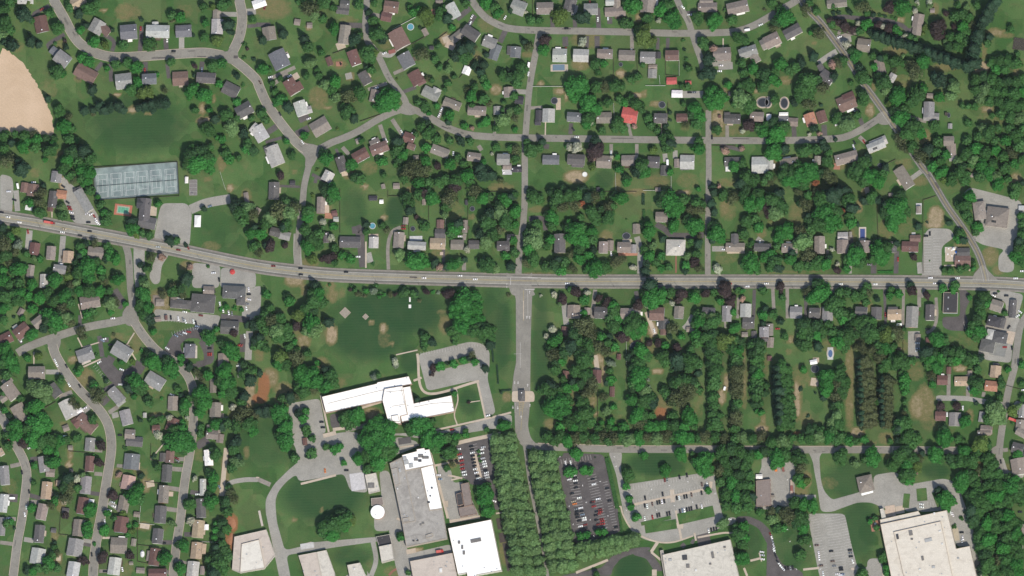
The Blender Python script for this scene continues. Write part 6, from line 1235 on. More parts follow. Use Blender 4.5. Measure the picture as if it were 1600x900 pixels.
# ---------------------------------------------------------------- houses and other pitched-roof buildings
RC={'g':(.215,.208,.198),'d':(.094,.088,.086),'s':(.128,.130,.138),'l':(.35,.342,.318),'b':(.150,.096,.080),'n':(.200,.170,.146),'t':(.34,.255,.180),'w':(.72,.70,.66),'r':(.40,.095,.085),'m':(.125,.068,.060),'k':(.048,.046,.052),'u':(.31,.155,.100),'p':(.36,.245,.205),'T':(.42,.385,.34),'N':(.185,.160,.140)}
RW={'g':'grey','d':'charcoal','s':'slate-blue','l':'light-grey','b':'brown','n':'grey-brown','t':'tan','w':'white','r':'red','m':'maroon','k':'black','u':'terracotta','p':'pinkish','T':'pale','N':'brown'}
WALLS=[(.62,.60,.55),(.66,.64,.60),(.52,.46,.36),(.40,.42,.43),(.24,.12,.09),(.58,.54,.46),(.30,.34,.36),(.55,.55,.50)]
def jit(c,a=.10): 
    k=1+rnd.uniform(-a,a); return tuple(min(1,max(0,v*k*(1+rnd.uniform(-.03,.03)))) for v in c)
def gable_wall(w,d,h,rise):
    a,b=w/2,d/2; G=Geo()
    G.v=[(-a,-b,0),(a,-b,0),(a,b,0),(-a,b,0),(-a,-b,h),(a,-b,h),(a,b,h),(-a,b,h),(-a,0,h+rise),(a,0,h+rise)]
    G.f=[(0,1,5,4),(2,3,7,6),(1,2,6,9,5),(3,0,4,8,7)]; G.m=[0]*4
    return G.mk('wall',['siding'])
def gable_roof(w,d,h,rise,ov=.45,th=.2):
    a=w/2+ov; b=d/2+ov; e=h-ov*rise/(d/2); r=h+rise; G=Geo()
    S_=[(-b,e+th),(0,r+th),(b,e+th),(b,e),(0,r),(-b,e)]
    for x in (-a,a): G.v+=[(x,y,z) for y,z in S_]
    G.f=[(0,6,7,1),(1,7,8,2),(2,8,9,3),(3,9,10,4),(4,10,11,5),(5,11,6,0),(0,1,4,5),(1,2,3,4),(6,11,10,7),(7,10,9,8)]
    G.f[0]=(0,6,7,1); G.m=[0,0,1,1,1,1,1,1,1,1]
    return G.mk('roof',['roof','trim'])
def hip_roof(w,d,h,rise,ov=.45,th=.2):
    a=w/2+ov; b=d/2+ov; k=max(.02,(w-d)/2); G=Geo()
    G.v=[(-a,-b,h),(a,-b,h),(a,b,h),(-a,b,h),(-a,-b,h+th),(a,-b,h+th),(a,b,h+th),(-a,b,h+th),(-k,0,h+rise),(k,0,h+rise)]
    G.f=[(4,5,9,8),(6,7,8,9),(5,6,9),(7,4,8),(0,1,5,4),(1,2,6,5),(2,3,7,6),(3,0,4,7),(3,2,1,0)]; G.m=[0,0,0,0,1,1,1,1,1]
    return G.mk('roof',['roof','trim'])
def box_wall(w,d,h):
    G=Geo().box(-w/2,w/2,-d/2,d/2,0,h,0); return G.mk('wall',['siding'])
WIN=Geo().box(-.6,.6,-.06,.06,-.7,.7,1).box(-.5,.5,-.08,.08,-.6,.6,0).mk('window',['glass','trim'])
DOOR=Geo().box(-.5,.5,-.07,.07,0,2.1,0).mk('door',['trim'])
CHIM=Geo().box(-.45,.45,-.35,.35,-1.2,1.1,0).box(-.52,.52,-.42,.42,1.1,1.25,1).mk('chimney',['brick','slab'])
VENT=Geo().cyl(0,0,-.2,.45,.18,n=8,m=0).mk('vent',['metal'])
SKYL=Geo().box(-.5,.5,-.7,.7,0,.12,1).box(-.42,.42,-.62,.62,.12,.14,0).mk('skylight',['glass','trim'])
def fill_house(root,w,d,c,kind,h,rise,wallc,first,detail=True,loc=(0,0,0),rz=0.0):
    "walls and roof of one block of a building, with what is fixed to them"
    hip=kind in ('P','Z','R0') or kind=='HP'
    wl=ob('wall',box_wall(w,d,h+.1) if hip else gable_wall(w,d,h,rise),root,loc,rz,color=wallc)
    rf=ob('roof',(hip_roof if hip else gable_roof)(w,d,h,rise),root,loc,rz,color=jit(RC[c]))
    if detail:
        ca,sa=math.cos(rz),math.sin(rz)
        def P(x,y,z): return (loc[0]+ca*x-sa*y,loc[1]+sa*x+ca*y,z)
        xs_=[-w*.3,w*.3] if first else [0]
        for q in xs_:
            for s in (-1,1):
                ob('window',WIN,wl,(q,s*d/2,min(h-.95,1.6 if h<4 else 4.2)))
                if h>4: ob('window',WIN,wl,(q,s*d/2,1.5))
        ob('window',WIN,wl,(w/2,0,min(h-.8,1.7 if h<4 else 4.2)),R(90))
        if first:
            ob('door',DOOR,wl,(w*.02,-d/2,0.02))
            if rnd.random()<.55:
                pw,pd,py=w*rnd.uniform(.22,.42),rnd.uniform(1.5,2.6),rnd.choice((-1,1)); px_=rnd.uniform(-.22,.22)*w
                if rnd.random()<.5: ob('porch',Geo().box(-pw/2,pw/2,0,pd,0,.35).box(-pw/2,-pw/2+.15,pd-.15,pd,.35,2.3).box(pw/2-.15,pw/2,pd-.15,pd,.35,2.3).box(-pw/2-.15,pw/2+.15,.02,pd+.2,2.3,2.5).mk('porch',['trim']),wl,(px_,py*d/2,0),0 if py>0 else math.pi)
                else: ob('deck',Geo().box(-pw/2,pw/2,.02,pd,0,.45).box(-pw/2,pw/2,pd-.08,pd,.45,1.3).mk('deck',['wood' if rnd.random()<.6 else 'concrete']),wl,(px_,py*d/2,0),0 if py>0 else math.pi)
            if rnd.random()<.3: ob('skylight',SKYL,rf,(rnd.uniform(-.3,.3)*w,-d*.25,h+rise*.5+.18),rot=(math.atan2(rise,d/2),0,0))
            if rnd.random()<.6: ob('chimney',CHIM,rf,(rnd.choice((-1,1))*w*rnd.uniform(.2,.47),rnd.uniform(-.1,.1)*d,h+rise-.1))
            for _ in range(rnd.choice((0,1,1,2))):
                yy=rnd.choice((-1,1))*d*rnd.uniform(.12,.3); ob('vent',VENT,rf,(rnd.uniform(-.35,.35)*w,yy,h+rise*(1-abs(yy)/(d/2))+.1))
    return wl,rf
HOUSES=[]; cur=None
for k,ox,oy,t in ITEMS['house_order']:
    x,y,w_,d_,a=map(float,t[:5]); c=t[5]
    if w_<=0: continue
    rec=dict(k=k,x=ox+x/4,y=oy+y/4,w=max(2.2,w_/4*S),d=max(2.0,d_/4*S),a=a,c=c,wings=[])
    if k=='+' : cur['wings'].append(rec)
    else:
        HOUSES.append(rec); cur=rec
# which street a house faces and its place along it
for h in HOUSES:
    if h['k'] in ('S','Z','F1','B0','R0','P'): continue
    d,nm,ax,s,cr,ang=near_road(h['x'],h['y'],('the avenue lane','the campus drive'))
    px_,py_=ROADPTS[nm][1][0],0
    if ax=='h': side='below' if cr>0 else 'above'
    else: side='left of' if cr>0 else 'right of'
    h['st']=(nm,side,ax); h['s']=s
groups={}
for h in HOUSES:
    if 'st' in h: groups.setdefault(h['st'],[]).append(h)
for (nm,side,ax),v in groups.items():
    v.sort(key=lambda q:q['s'])
    for n,h in enumerate(v):
        h['ref']=f"{ordw(n+1)} house from {'left' if ax=='h' else 'top'}, {side} {nm}"
        h['lab']=f"{ordw(n+1)} from {'left' if ax=='h' else 'top'}, {side} {nm}"
        ANCH.append((h['x'],h['y'],h['ref'],1))
SPECIAL={}
for h in HOUSES:
    k,c=h['k'],h['c']; w_,d_=h['w'],h['d']; rz=-R(h['a']); swap=False
    if d_>w_*1.02 and k not in ('P',): w_,d_=d_,w_; rz+=R(90)
    rz_img=rz
    shed=k=='S'; bigb=k in ('Z','B0','R0','P')
    two=(not shed) and (rnd.random()<.45 if k=='H' else False)
    hw=2.3 if shed else (4.6 if bigb else (5.2 if two else 3.1))
    rise=min(3.2 if not bigb else 4.0,d_/2*(.42 if not shed else .38)*rnd.uniform(.9,1.15))
    if k in('Z',): rise=min(rise,2.2)
    flat=k=='F1'
    zc=hw+rise*.55
    gx,gy,_=g(h['x'],h['y'],zc)
    nm={'S':'shed','H':'house','Z':'commercial_building','F1':'shop_building','B0':'meeting_hall','R0':'annex_building','P':'hip_roofed_building'}[k]
    root=ob(nm,None,None,(gx,gy,0),rz)
    wallc=jit(rnd.choice(WALLS),.06) if not shed else jit((.34,.28,.22) if c not in 'wl' else (.6,.58,.55),.15)
    if flat:
        wl=ob('wall',box_wall(w_,d_,4.6),root,color=wallc)
        rf=ob('roof',Geo().box(-w_/2+.3,w_/2-.3,-d_/2+.3,d_/2-.3,4.62,4.75,0).mk('roof',['dark_flat']),root)
        G=Geo()
        for q in ((-w_/2-.05,w_/2+.05,-d_/2-.05,-d_/2+.3),(-w_/2-.05,w_/2+.05,d_/2-.3,d_/2+.05),(-w_/2-.05,-w_/2+.3,-d_/2+.3,d_/2-.3),(w_/2-.3,w_/2+.05,-d_/2+.3,d_/2-.3)): G.box(*q,4.4,5.15,0)
        ob('parapet',G.mk('parapet',['concrete']),root)
        for q in (-.3,.25): ob('roof_unit',Geo().box(-.8,.8,-.6,.6,0,.9).mk('roof_unit',['metal']),rf,(w_*q,d_*.15,4.75))
    else:
        wl,rf=fill_house(root,w_,d_,c,k,hw,rise,wallc,True,detail=not shed)
        h['obj']=(root,rf,w_,d_,hw,rise)
        if shed: ob('door',DOOR,wl,(0,-d_/2,0.02))
        if k=='R0': pass
    for n,q in enumerate(h['wings']):
        ww,wd,r2=q['w'],q['d'],-R(q['a'])
        if wd>ww*1.02: ww,wd,r2=wd,ww,r2+R(90)
        hw2=hw*.86-.11*n if not (two and rnd.random()<.6) else 2.9-.1*n
        ri2=min(rise*.85,wd/2*.42); wx,wy,_=g(q['x'],q['y'],hw2+ri2*.5)
        L=Matrix.Rotation(-rz,3,'Z')@Vector((wx-gx,wy-gy,0))
        fill_house(root,ww,wd,q['c'],k if k in('Z','H') else 'H',hw2,ri2,wallc,False,True,(L.x,L.y,0),r2-rz)
    look=RW[c]+'-roofed '
    if 'lab' in h:
        kind='house with side wing' if h['wings'] else 'gabled house'
        want(root,'',h['x'],h['y'],'house','houses along the streets',fix=f"{look}{kind}, {h['lab']}")
    elif shed: want(root,'small '+look+'shed',h['x'],h['y'],'shed','garden sheds and garages')
    else: want(root,'large '+look+{'Z':'commercial building','F1':'flat shop','B0':'long hall with white patio','R0':'flat annex','P':'hip-roofed building'}[k],h['x'],h['y'],'building')
# ---------------------------------------------------------------- the large flat-roofed buildings
YM={'W':'white_flat','N':'pink_flat','P':'pink_flat','p':'pink_flat','n':'brown_flat','g':'grey_flat','d':'dark_flat','k':'dark_flat','l':'light_flat','t':'cream_flat','m':'brown_flat'}
YMS={'works':{'g':'grey_flat','n':'grey_flat','d':'grey_flat'},'plant':{'P':'pink_flat'},'pavilion':{'P':'pink_flat','W':'pale_flat'},'school':{'W':'white_flat'}}
YN={'pavilion':('pavilion_building','pale pinkish flat-roofed pavilion beside the curved campus drive'),'works':('factory_building','long grey flat-roofed factory with a white roof strip'),'hall':('assembly_hall','huge bright white flat-roofed hall joined to the grey factory'),
'plant':('plant_building','pinkish flat-roofed building below the grey factory'),'lodge':('lodge_building','brown and black roofed lodge beside the dark car park'),'twotone':('office_block','small block with half black half pale-grey roof'),'bunker':('utility_building','pale box-like utility building above the round white tank'),'openshed':('open_shed','low grey shed directly above the round white tank'),
'yardoffice':('office_building','pinkish and pale-grey flat-roofed office below the oval lawn'),'annex':('annex_building','small pale-grey flat annex below the two-tone block'),'campus':('campus_hall','pale-grey flat-roofed campus hall below the sloping car park'),'longshed':('storage_shed','long maroon-roofed shed in the gravel yard'),'warehouse':('warehouse','large cream flat-roofed warehouse with raised middle roof'),'school':('school_building','white-roofed school building with two long wings')}
SCH=[('school',6.0,'W',1600,1800,'412 680 755 598 758 590 955 552 975 600 805 632 790 705 437 780'),('school',8.2,'W',1600,1800,'803 631 917 612 948 790 902 802 906 848 828 845 790 702'),('school',6.4,'W',1600,1800,'917 622 965 614 987 722 1222 671 1240 772 912 838 904 801 947 790'),('school',9.2,'W',1600,1800,'845 800 888 793 898 838 852 832')]
BY={}; FLATS=[]
def inset(P,dst):
    n=len(P); out=[]
    for i in range(n):
        p=Vector(P[i]); a=(p-Vector(P[i-1])).normalized(); b=(Vector(P[(i+1)%n])-p).normalized()
        n1=Vector((-a.y,a.x)); n2=Vector((-b.y,b.x)); bis=(n1+n2)
        if bis.length<1e-4: bis=n1
        bis.normalize(); c=max(.35,bis.dot(n1)); out.append((p+bis*dst/c)[:])
    return out
secs=[(t[0],float(t[1]),t[2],t[4:],ox,oy) for ox,oy,t in ITEMS['Y']]+[(a,h,c,p.split(),400,450) for a,h,c,_,_,p in SCH]
WINF=Geo().box(-.8,.8,-.07,.07,-.75,.75,1).box(-.7,.7,-.09,.09,-.65,.65,0).mk('window',['glass','trim'])
for idn,h,c,pv,ox,oy in secs:
    P=G2(ox,oy,pv,h)
    ar=sum(P[i][0]*P[(i+1)%len(P)][1]-P[(i+1)%len(P)][0]*P[i][1] for i in range(len(P)))
    if ar<0: P.reverse()
    cx=sum(p[0] for p in P)/len(P); cy=sum(p[1] for p in P)/len(P)
    if idn not in BY:
        nm,lab=YN[idn]; r=ob(nm,None,None,(cx,cy,0)); BY[idn]=(r,cx,cy); r['label']=lab; r['category']='building'
        if idn=='school': r['label']=lab
    root,bx,by=BY[idn]
    L=[(x-bx,y-by) for x,y in P]; I=inset(L,.35); n=len(L); G=Geo(); ph=.45
    G.v=[(*p,0) for p in L]+[(*p,h+ph) for p in L]+[(*p,h+ph) for p in I]+[(*p,h-.05) for p in I]
    for i in range(n):
        j=(i+1)%n; G.f+=[(i,j,n+j,n+i),(n+i,n+j,2*n+j,2*n+i),(2*n+i,2*n+j,3*n+j,3*n+i)]; G.m+=[0,1,1]
    wc={'works':(.36,.31,.25),'hall':(.58,.54,.48),'plant':(.40,.34,.28),'school':(.36,.25,.19),'warehouse':(.52,.48,.41),'campus':(.42,.38,.32),'lodge':(.26,.18,.14),'longshed':(.30,.22,.18)}.get(idn,(.44,.40,.34))
    wl=ob('wall',G.mk('wall',['siding','concrete' if c in 'Wt' else 'slab']),root,color=wc)
    mt=YMS.get(idn,{}).get(c,YM[c])
    rf=ob('roof',Geo().poly([(*p,h) for p in I]).mk('roof',[mt]),root)
    FLATS.append((h,[(x+bx,y+by) for x,y in I],rf,root,(bx,by)))
    nw=0
    for i in range(n):
        a,b=Vector(L[i]),Vector(L[(i+1)%n]); e=b-a
        if e.length<6 or h<3.4: continue
        nrm=Vector((e.y,-e.x)).normalized()
        if nrm.x*.5-nrm.y*.85<-.2: continue
        k=int(e.length/5)
        for q in range(k):
            p=a+e*((q+.5)/k)+nrm*.02; ob('window',WINF,wl,(p.x,p.y,min(2.0,h*.5)),math.atan2(e.y,e.x))
def inside(x,y,P):
    c=False; j=len(P)-1
    for i in range(len(P)):
        if (P[i][1]>y)!=(P[j][1]>y) and x<(P[j][0]-P[i][0])*(y-P[i][1])/(P[j][1]-P[i][1])+P[i][0]: c=not c
        j=i
    return c
def flat_at(px,py):
    best=None
    for h,P,rf,root,b in FLATS:
        x,y,_=g(px,py,h)
        if inside(x,y,P) and (best is None or h>best[0]): best=(h,rf,b,x,y)
    return best
# raised seams, pipes and small vents on the big roofs
for h,P,rf,root,b in FLATS:
    xs2=[p[0] for p in P]; ys2=[p[1] for p in P]; area=(max(xs2)-min(xs2))*(max(ys2)-min(ys2))
    for _ in range(int(min(16,area/140))):
        x,y=rnd.uniform(min(xs2),max(xs2)),rnd.uniform(min(ys2),max(ys2))
        if inside(x,y,P) and not any(h2>h and inside(x,y,P2) for h2,P2,*_r in FLATS):
            if rnd.random()<.4: ob('roof_unit',Geo().box(-.6,.6,-.5,.5,0,.7).mk('roof_unit',['metal']),rf,(x-b[0],y-b[1],h),rnd.uniform(0,3))
            else: ob('roof_vent',VENT,rf,(x-b[0],y-b[1],h+.2),0,rnd.uniform(1.2,2.6))
# round white tank
for ox,oy,t in ITEMS['K']:
    x,y,r,h=map(float,t[1:5]); r=r/4*S; gx,gy,_=g(ox+x/4,oy+y/4,h)
    root=ob('storage_tank',None,None,(gx,gy,0)); root['label']='round white-topped storage tank at the edge of the oval lawn'; root['category']='tank'
    ob('wall',Geo().cyl(0,0,0,h,r,n=40,cap=False).mk('wall',['siding']),root,color=(.45,.33,.27))
    rf=ob('roof',Geo().cyl(0,0,h,h+.9,r+.1,.3,n=40).mk('roof',['white_flat']),root)
    ob('hatch',Geo().cyl(0,0,0,.5,.5,n=10).mk('hatch',['metal']),rf,(-r*.3,-r*.4,h+.5))
    ob('ladder',Geo().box(-.3,-.22,-.05,.05,0,h).box(.22,.3,-.05,.05,0,h).mk('ladder',['metal']),root,(r*.7,-r*.72,0),R(45))
# campus gatehouse
gx,gy,_=g(815.5,618,4)
root=ob('gatehouse',None,None,(gx,gy,0)); root['label']='small dark-roofed gatehouse in the middle of the campus drive'; root['category']='gatehouse'
fill_house(root,11,5.4,'d','HP',3.2,1.7,(.5,.44,.36),True,True,(0,0,0),R(90))
# ---------------------------------------------------------------- trees and shrubs
def leaf_quads(C,Nrm,size):
    "quads at C facing roughly along Nrm"
    n=len(C); t=nr.normal(size=(n,3)); t-=Nrm*np.sum(t*Nrm,1,keepdims=True); t/=np.linalg.norm(t,axis=1,keepdims=True)+1e-9
    b=np.cross(Nrm,t); s=(size*nr.uniform(.7,1.35,n))[:,None]; k=nr.uniform(.55,1,n)[:,None]
    V=np.stack([C-t*s-b*s*k*.6,C+t*s*.8-b*s*k,C+t*s+b*s*k*.7,C-t*s*.7+b*s*k],1)
    V+=nr.normal(size=V.shape)*(size*.12)
    return V.reshape(-1,3)
def ico(c,r):
    p=(1+5**.5)/2
    v=np.array([(-1,p,0),(1,p,0),(-1,-p,0),(1,-p,0),(0,-1,p),(0,1,p),(0,-1,-p),(0,1,-p),(p,0,-1),(p,0,1),(-p,0,-1),(-p,0,1)])/math.hypot(1,p)
    return v*r+c,[(0,11,5),(0,5,1),(0,1,7),(0,7,10),(0,10,11),(1,5,9),(5,11,4),(11,10,2),(10,7,6),(7,1,8),(3,9,4),(3,4,2),(3,2,6),(3,6,8),(3,8,9),(4,9,5),(2,4,11),(6,2,10),(8,6,7),(9,8,1)]
def crown_arrays(kind,n):
    V=[];F=[];
    if kind=='conifer':
        u=nr.uniform(0,1,n)**.75; z=2.55-u*2.25; rr=(.12+.9*u)*nr.uniform(.75,1.08,n); th=nr.uniform(0,2*math.pi,n)
        th=np.round(th/(2*math.pi)*9+nr.normal(0,.22,n))/9*2*math.pi+z*1.3
        rr*=1+.12*np.sin(th*5)
        C=np.stack([np.cos(th)*rr,np.sin(th)*rr,z],1); Nn=np.stack([np.cos(th)*.5,np.sin(th)*.5,np.full(n,.8)],1)+nr.normal(size=(n,3))*.3
        Nn/=np.linalg.norm(Nn,axis=1,keepdims=True); size=.14
        for zz,r in ((.55,.62),(1.1,.45),(1.7,.28)):
            v,f=ico(np.array((0,0,zz)),r); F+=[tuple(len(V)*0+sum(map(len,V))+i for i in q) for q in f]; V.append(v)
    else:
        m=dict(broad=13,big=22,thin=10,shrub=6,young=8)[kind]; lob=[]
        for i in range(m):
            a=2*math.pi*i/m*2.4+nr.uniform(-.4,.4); q=math.sqrt((i+.3)/m)*.66
            q*=nr.uniform(.75,1.3); lr=nr.uniform(.33,.47) if kind!='big' else nr.uniform(.25,.37)
            zt=1.12-.72*(q/.75)**2+nr.uniform(-.12,.1)
            lob.append((np.array((math.cos(a)*q,math.sin(a)*q,zt)),lr))
        if kind!='shrub':
            for i in range(m//2):
                a=nr.uniform(0,6.28); q=nr.uniform(.45,.72); lob.append((np.array((math.cos(a)*q,math.sin(a)*q,nr.uniform(.45,.7))),nr.uniform(.25,.35)))
        if kind=='shrub': lob=[(c*np.array((1,1,.6)),r) for c,r in lob]
        w=np.array([r*r for _,r in lob]); pick=nr.choice(len(lob),n,p=w/w.sum())
        d=nr.normal(size=(n,3)); d[:,2]=np.abs(d[:,2])*1.0-.25; d/=np.linalg.norm(d,axis=1,keepdims=True)
        Cc=np.array([lob[i][0] for i in pick]); Rr=np.array([lob[i][1] for i in pick])*nr.uniform(.82,1.1,n)
        C=Cc+d*Rr[:,None]; Nn=d*.8+nr.normal(size=(n,3))*.42+np.array((0,0,.25)); Nn/=np.linalg.norm(Nn,axis=1,keepdims=True)
        size={'broad':.088,'big':.058,'thin':.07,'shrub':.2,'young':.115}[kind]
        if kind!='thin':
            for c,r in lob:
                v,f=ico(c,r*.84); k=sum(map(len,V)); F+=[tuple(k+i for i in q) for q in f]; V.append(v)
        else:
            for c,r in lob[::3]:
                v,f=ico(c,r*.5); k=sum(map(len,V)); F+=[tuple(k+i for i in q) for q in f]; V.append(v)
    k=sum(map(len,V)); L=leaf_quads(C,Nn,size); F+=[(k+4*i,k+4*i+1,k+4*i+2,k+4*i+3) for i in range(n)]; V.append(L)
    return np.concatenate(V),F
KN={'broad':(760,9),'big':(1700,7),'conifer':(560,6),'thin':(560,6),'shrub':(90,5),'young':(300,5)}
CROWN={k:[mesh('crown',*crown_arrays(k,n),['leaf']) for _ in range(c)] for k,(n,c) in KN.items()}
def trunk_mesh():
    G=Geo(); G.cyl(0,0,-.02,.75,.075,.05,n=7,cap=False)
    for i in range(4):
        a=i*1.57+rnd.uniform(-.4,.4); k=len(G.v); q=.42; z0,z1=.5+.06*i,.95+.05*i
        for z,r,c in ((z0,.04,0),(z1,.015,q)):
            G.v+=[(math.cos(a)*c+r*math.cos(2.1*j),math.sin(a)*c+r*math.sin(2.1*j),z) for j in range(3)]
        for j in range(3): G.f.append((k+j,k+(j+1)%3,k+3+(j+1)%3,k+3+j)); G.m.append(0)
    return G.mk('trunk',['bark'])
TRUNK=[trunk_mesh() for _ in range(4)]
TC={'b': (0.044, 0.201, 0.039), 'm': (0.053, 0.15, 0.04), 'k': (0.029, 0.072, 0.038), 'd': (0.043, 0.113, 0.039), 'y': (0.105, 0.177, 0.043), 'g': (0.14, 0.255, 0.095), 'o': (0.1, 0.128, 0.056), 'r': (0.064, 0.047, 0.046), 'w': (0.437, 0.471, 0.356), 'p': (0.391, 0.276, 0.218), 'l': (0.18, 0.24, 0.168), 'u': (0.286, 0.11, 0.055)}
TW={'b':('bright-green tree','bright_green_tree'),'m':('mid-green tree','mid_green_tree'),'k':('dark-green tree','dark_green_tree'),'d':('shade-coloured tree','shade_coloured_tree'),'y':('yellow-green tree','yellow_green_tree'),'g':('grey-green tree','grey_green_tree'),'o':('olive-brown tree','budding_tree'),'r':('dark purple tree','plum_tree'),'w':('white-blossomed tree','blossom_tree'),'p':('pink-blossomed tree','blossom_tree'),'l':('silvery tree','silvery_tree'),'u':('orange tree','orange_tree')}  # d: dark crowns with tree shade put into their colour
for pts in ('452 722 690 662 800 636','790 702 640 736 437 776','985 745 1100 722 1232 714','815 650 925 640','850 740 935 725','905 620 925 700 945 790'):
    v=[float(q) for q in pts.split()]; f=flat_at(400+v[0]/4,450+v[1]/4)
    if f:
        h,rf,b=f[:3]
        for i in range(0,len(v)-3,2):
            x0,y0,_=g(400+v[i]/4,450+v[i+1]/4,h); x1,y1,_=g(400+v[i+2]/4,450+v[i+3]/4,h); L=math.hypot(x1-x0,y1-y0)
            ob('roof_seam',Geo().box(0,L,-.22,.22,0,.35,0).mk('roof_seam',['concrete']),rf,(x0-b[0],y0-b[1],h+.005+.002*i),math.atan2(y1-y0,x1-x0))
rowlab=['','far-left row of the avenue','left row of the avenue','second row of the avenue','row just left of avenue lane','row just right of avenue lane','fifth row of the avenue','far-right row of the avenue','upper row below crowded car park','lower row below crowded car park','fourth orchard row','left edge of fourth orchard row','right edge of fourth orchard row','long brown tree row','shade-coloured left edge of long brown row','right edge of long brown row','shade-coloured left edge of short brown row','short brown tree row']  # dark crowns left of the brown rows carry the rows' shade as colour
byk={}
_P=np.array([t[:2] for t in TREES]); _Rr=np.array([t[2] for t in TREES])
NEI={(t[0],t[1]):int(((np.hypot(_P[:,0]-t[0],_P[:,1]-t[1])<_Rr+t[2])&(_Rr>5)).sum())-1 for t in TREES}
for t in TREES:
    x,y,r,c,row=t
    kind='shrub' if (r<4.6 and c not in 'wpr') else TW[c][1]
    byk.setdefault(kind,[]).append(t)
PERKIND=300
MASS=[]
rowseen={}
for kind,v in byk.items():
    v.sort(key=lambda t:(-t[2]))
    for n,(x,y,r,c,row) in enumerate(v):
        rm=r*S*(1.06 if kind!='shrub' else 1.0)
        if r>5 and row is None and NEI.get((x,y),0)>=4: rm*=1.05
        elif 1075<x<1200 and 540<y<690: rm*=.9
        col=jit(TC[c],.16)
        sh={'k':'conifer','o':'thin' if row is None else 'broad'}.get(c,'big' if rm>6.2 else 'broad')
        if c=='k' and (row is None and int(x*7+y*3)%3==0): sh='broad'
        if rm<3 and sh=='broad': sh='young'
        if kind=='shrub': sh='shrub' if c!='k' else rnd.choice(('shrub','conifer'))
        zs=rm*{'conifer':rnd.uniform(1.0,1.35),'shrub':rnd.uniform(.8,1.1)}.get(sh,rnd.uniform(1.05,1.4)*(1.15 if rm<5 else 1))
        zs=min(zs,12.5); top=zs*(2.4 if sh=='conifer' else 1.2)
        gx,gy,_=g(x,y,top*.55)
        if n<PERKIND:
            root=ob(kind,None,None,(gx,gy,0))
            k=rnd.uniform(.84,1.2)
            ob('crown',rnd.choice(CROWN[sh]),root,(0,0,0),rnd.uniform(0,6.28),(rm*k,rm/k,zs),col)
            ob('trunk',rnd.choice(TRUNK),root,(0,0,0),rnd.uniform(0,6.28),(rm,rm,zs))
            sz=('small ' if rm<3.2 else ('broad ' if rm>6.5 else '')) if kind!='shrub' else ''
            look=sz+TW[c][0] if kind!='shrub' else TW[c][0].replace('tree','shrub')
            fix=None
            if row:
                rowseen.setdefault(row[0],[]).append((row[1],root,TW[c][0]))
                fix='row'
            want(root,look,x,y,'shrub' if kind=='shrub' else 'tree',{'shrub':'garden shrubs'}.get(kind,kind.replace('_',' ')+'s'),fix)
        else: MASS.append((gx,gy,rm,zs,sh,col))
for rn,v in rowseen.items():
    v.sort(key=lambda q:q[0])
    for i,(k,root,lk) in enumerate(v): root['rowlabel']=f"{lk}, {ordw(i+1)} from {'left' if rn in (8,9) else 'top'} in {'the ' if 'row' in rowlab[rn][-4:] else ''}{rowlab[rn]}"
PENDING[:]=[(o,l,x,y,(o['rowlabel'] if f=='row' else f)) for o,l,x,y,f in PENDING]
for o,*_ in PENDING:
    if 'rowlabel' in o: del o['rowlabel']
def make_mass():
    LOW={k:[crown_arrays(k,n) for _ in range(3)] for k,n in (('broad',170),('big',300),('conifer',170),('thin',140),('shrub',45),('young',100))}
    Vs=[];Fs=[];Cs=[];off=0
    for gx,gy,rm,zs,sh,col in MASS:
        V,F=LOW[sh][rnd.randrange(3)]; a=rnd.uniform(0,6.28); ca,sa=math.cos(a),math.sin(a)
        X=np.empty_like(V); X[:,0]=(V[:,0]*ca-V[:,1]*sa)*rm+gx; X[:,1]=(V[:,0]*sa+V[:,1]*ca)*rm+gy; X[:,2]=V[:,2]*zs
        Vs.append(X); Fs+=[tuple(i+off for i in f) for f in F]; Cs.append(np.tile((*col,1),(len(V),1))); off+=len(V)
    if not Vs: return
    me=bpy.data.meshes.new('further_foliage'); me.from_pydata(np.concatenate(Vs).tolist(),[],Fs); me.materials.append(M['leaf_mass'])
    at=me.attributes.new('tint','FLOAT_COLOR','POINT'); at.data.foreach_set('color',np.concatenate(Cs).astype(np.float32).ravel())
    o=ob('further_foliage',me); o['kind']='stuff'
make_mass()
print('trees',{k:len(v) for k,v in byk.items()},'mass',len(MASS))
# ---------------------------------------------------------------- hedges
def hedge(x,y,w_,d_,a,col,look):
    w_,d_=w_*S/4,d_*S/4; h=1.6
    gx,gy,_=g(x,y,h*.7); n=int(max(40,w_*d_*7)); n=min(n,900)
    P=np.stack([nr.uniform(-w_/2,w_/2,n),nr.uniform(-d_/2,d_/2,n),nr.uniform(.2,h,n)],1)
    top=nr.random(n)<.6; P[top,2]=h*nr.uniform(.9,1.08,top.sum())
    Nn=nr.normal(size=(n,3))*.5+np.array((0,0,.8)); Nn/=np.linalg.norm(Nn,axis=1,keepdims=True)
    V=leaf_quads(P,Nn,.3); G=Geo().box(-w_/2+.1,w_/2-.1,-d_/2+.1,d_/2-.1,0,h*.88)
    vv=np.concatenate([np.array(G.v),V]); ff=G.f+[tuple(8+4*i+j for j in range(4)) for i in range(n)]
    o=ob('hedge',mesh('hedge',vv,ff,['leaf']),None,(gx,gy,0),-R(a),color=jit(col,.1))
    want(o,look,x,y,'hedge','clipped hedges')
for ox,oy,t in ITEMS['W']:
    x,y,w_,d_=map(float,t[:4]); hedge(ox+x/4,oy+y/4,w_,d_,-4 if (ox,oy)==(400,450) else 0,TC[t[4]],{'k':'dark clipped hedge','b':'bright-green clipped hedge','m':'mid-green clipped hedge'}[t[4]])
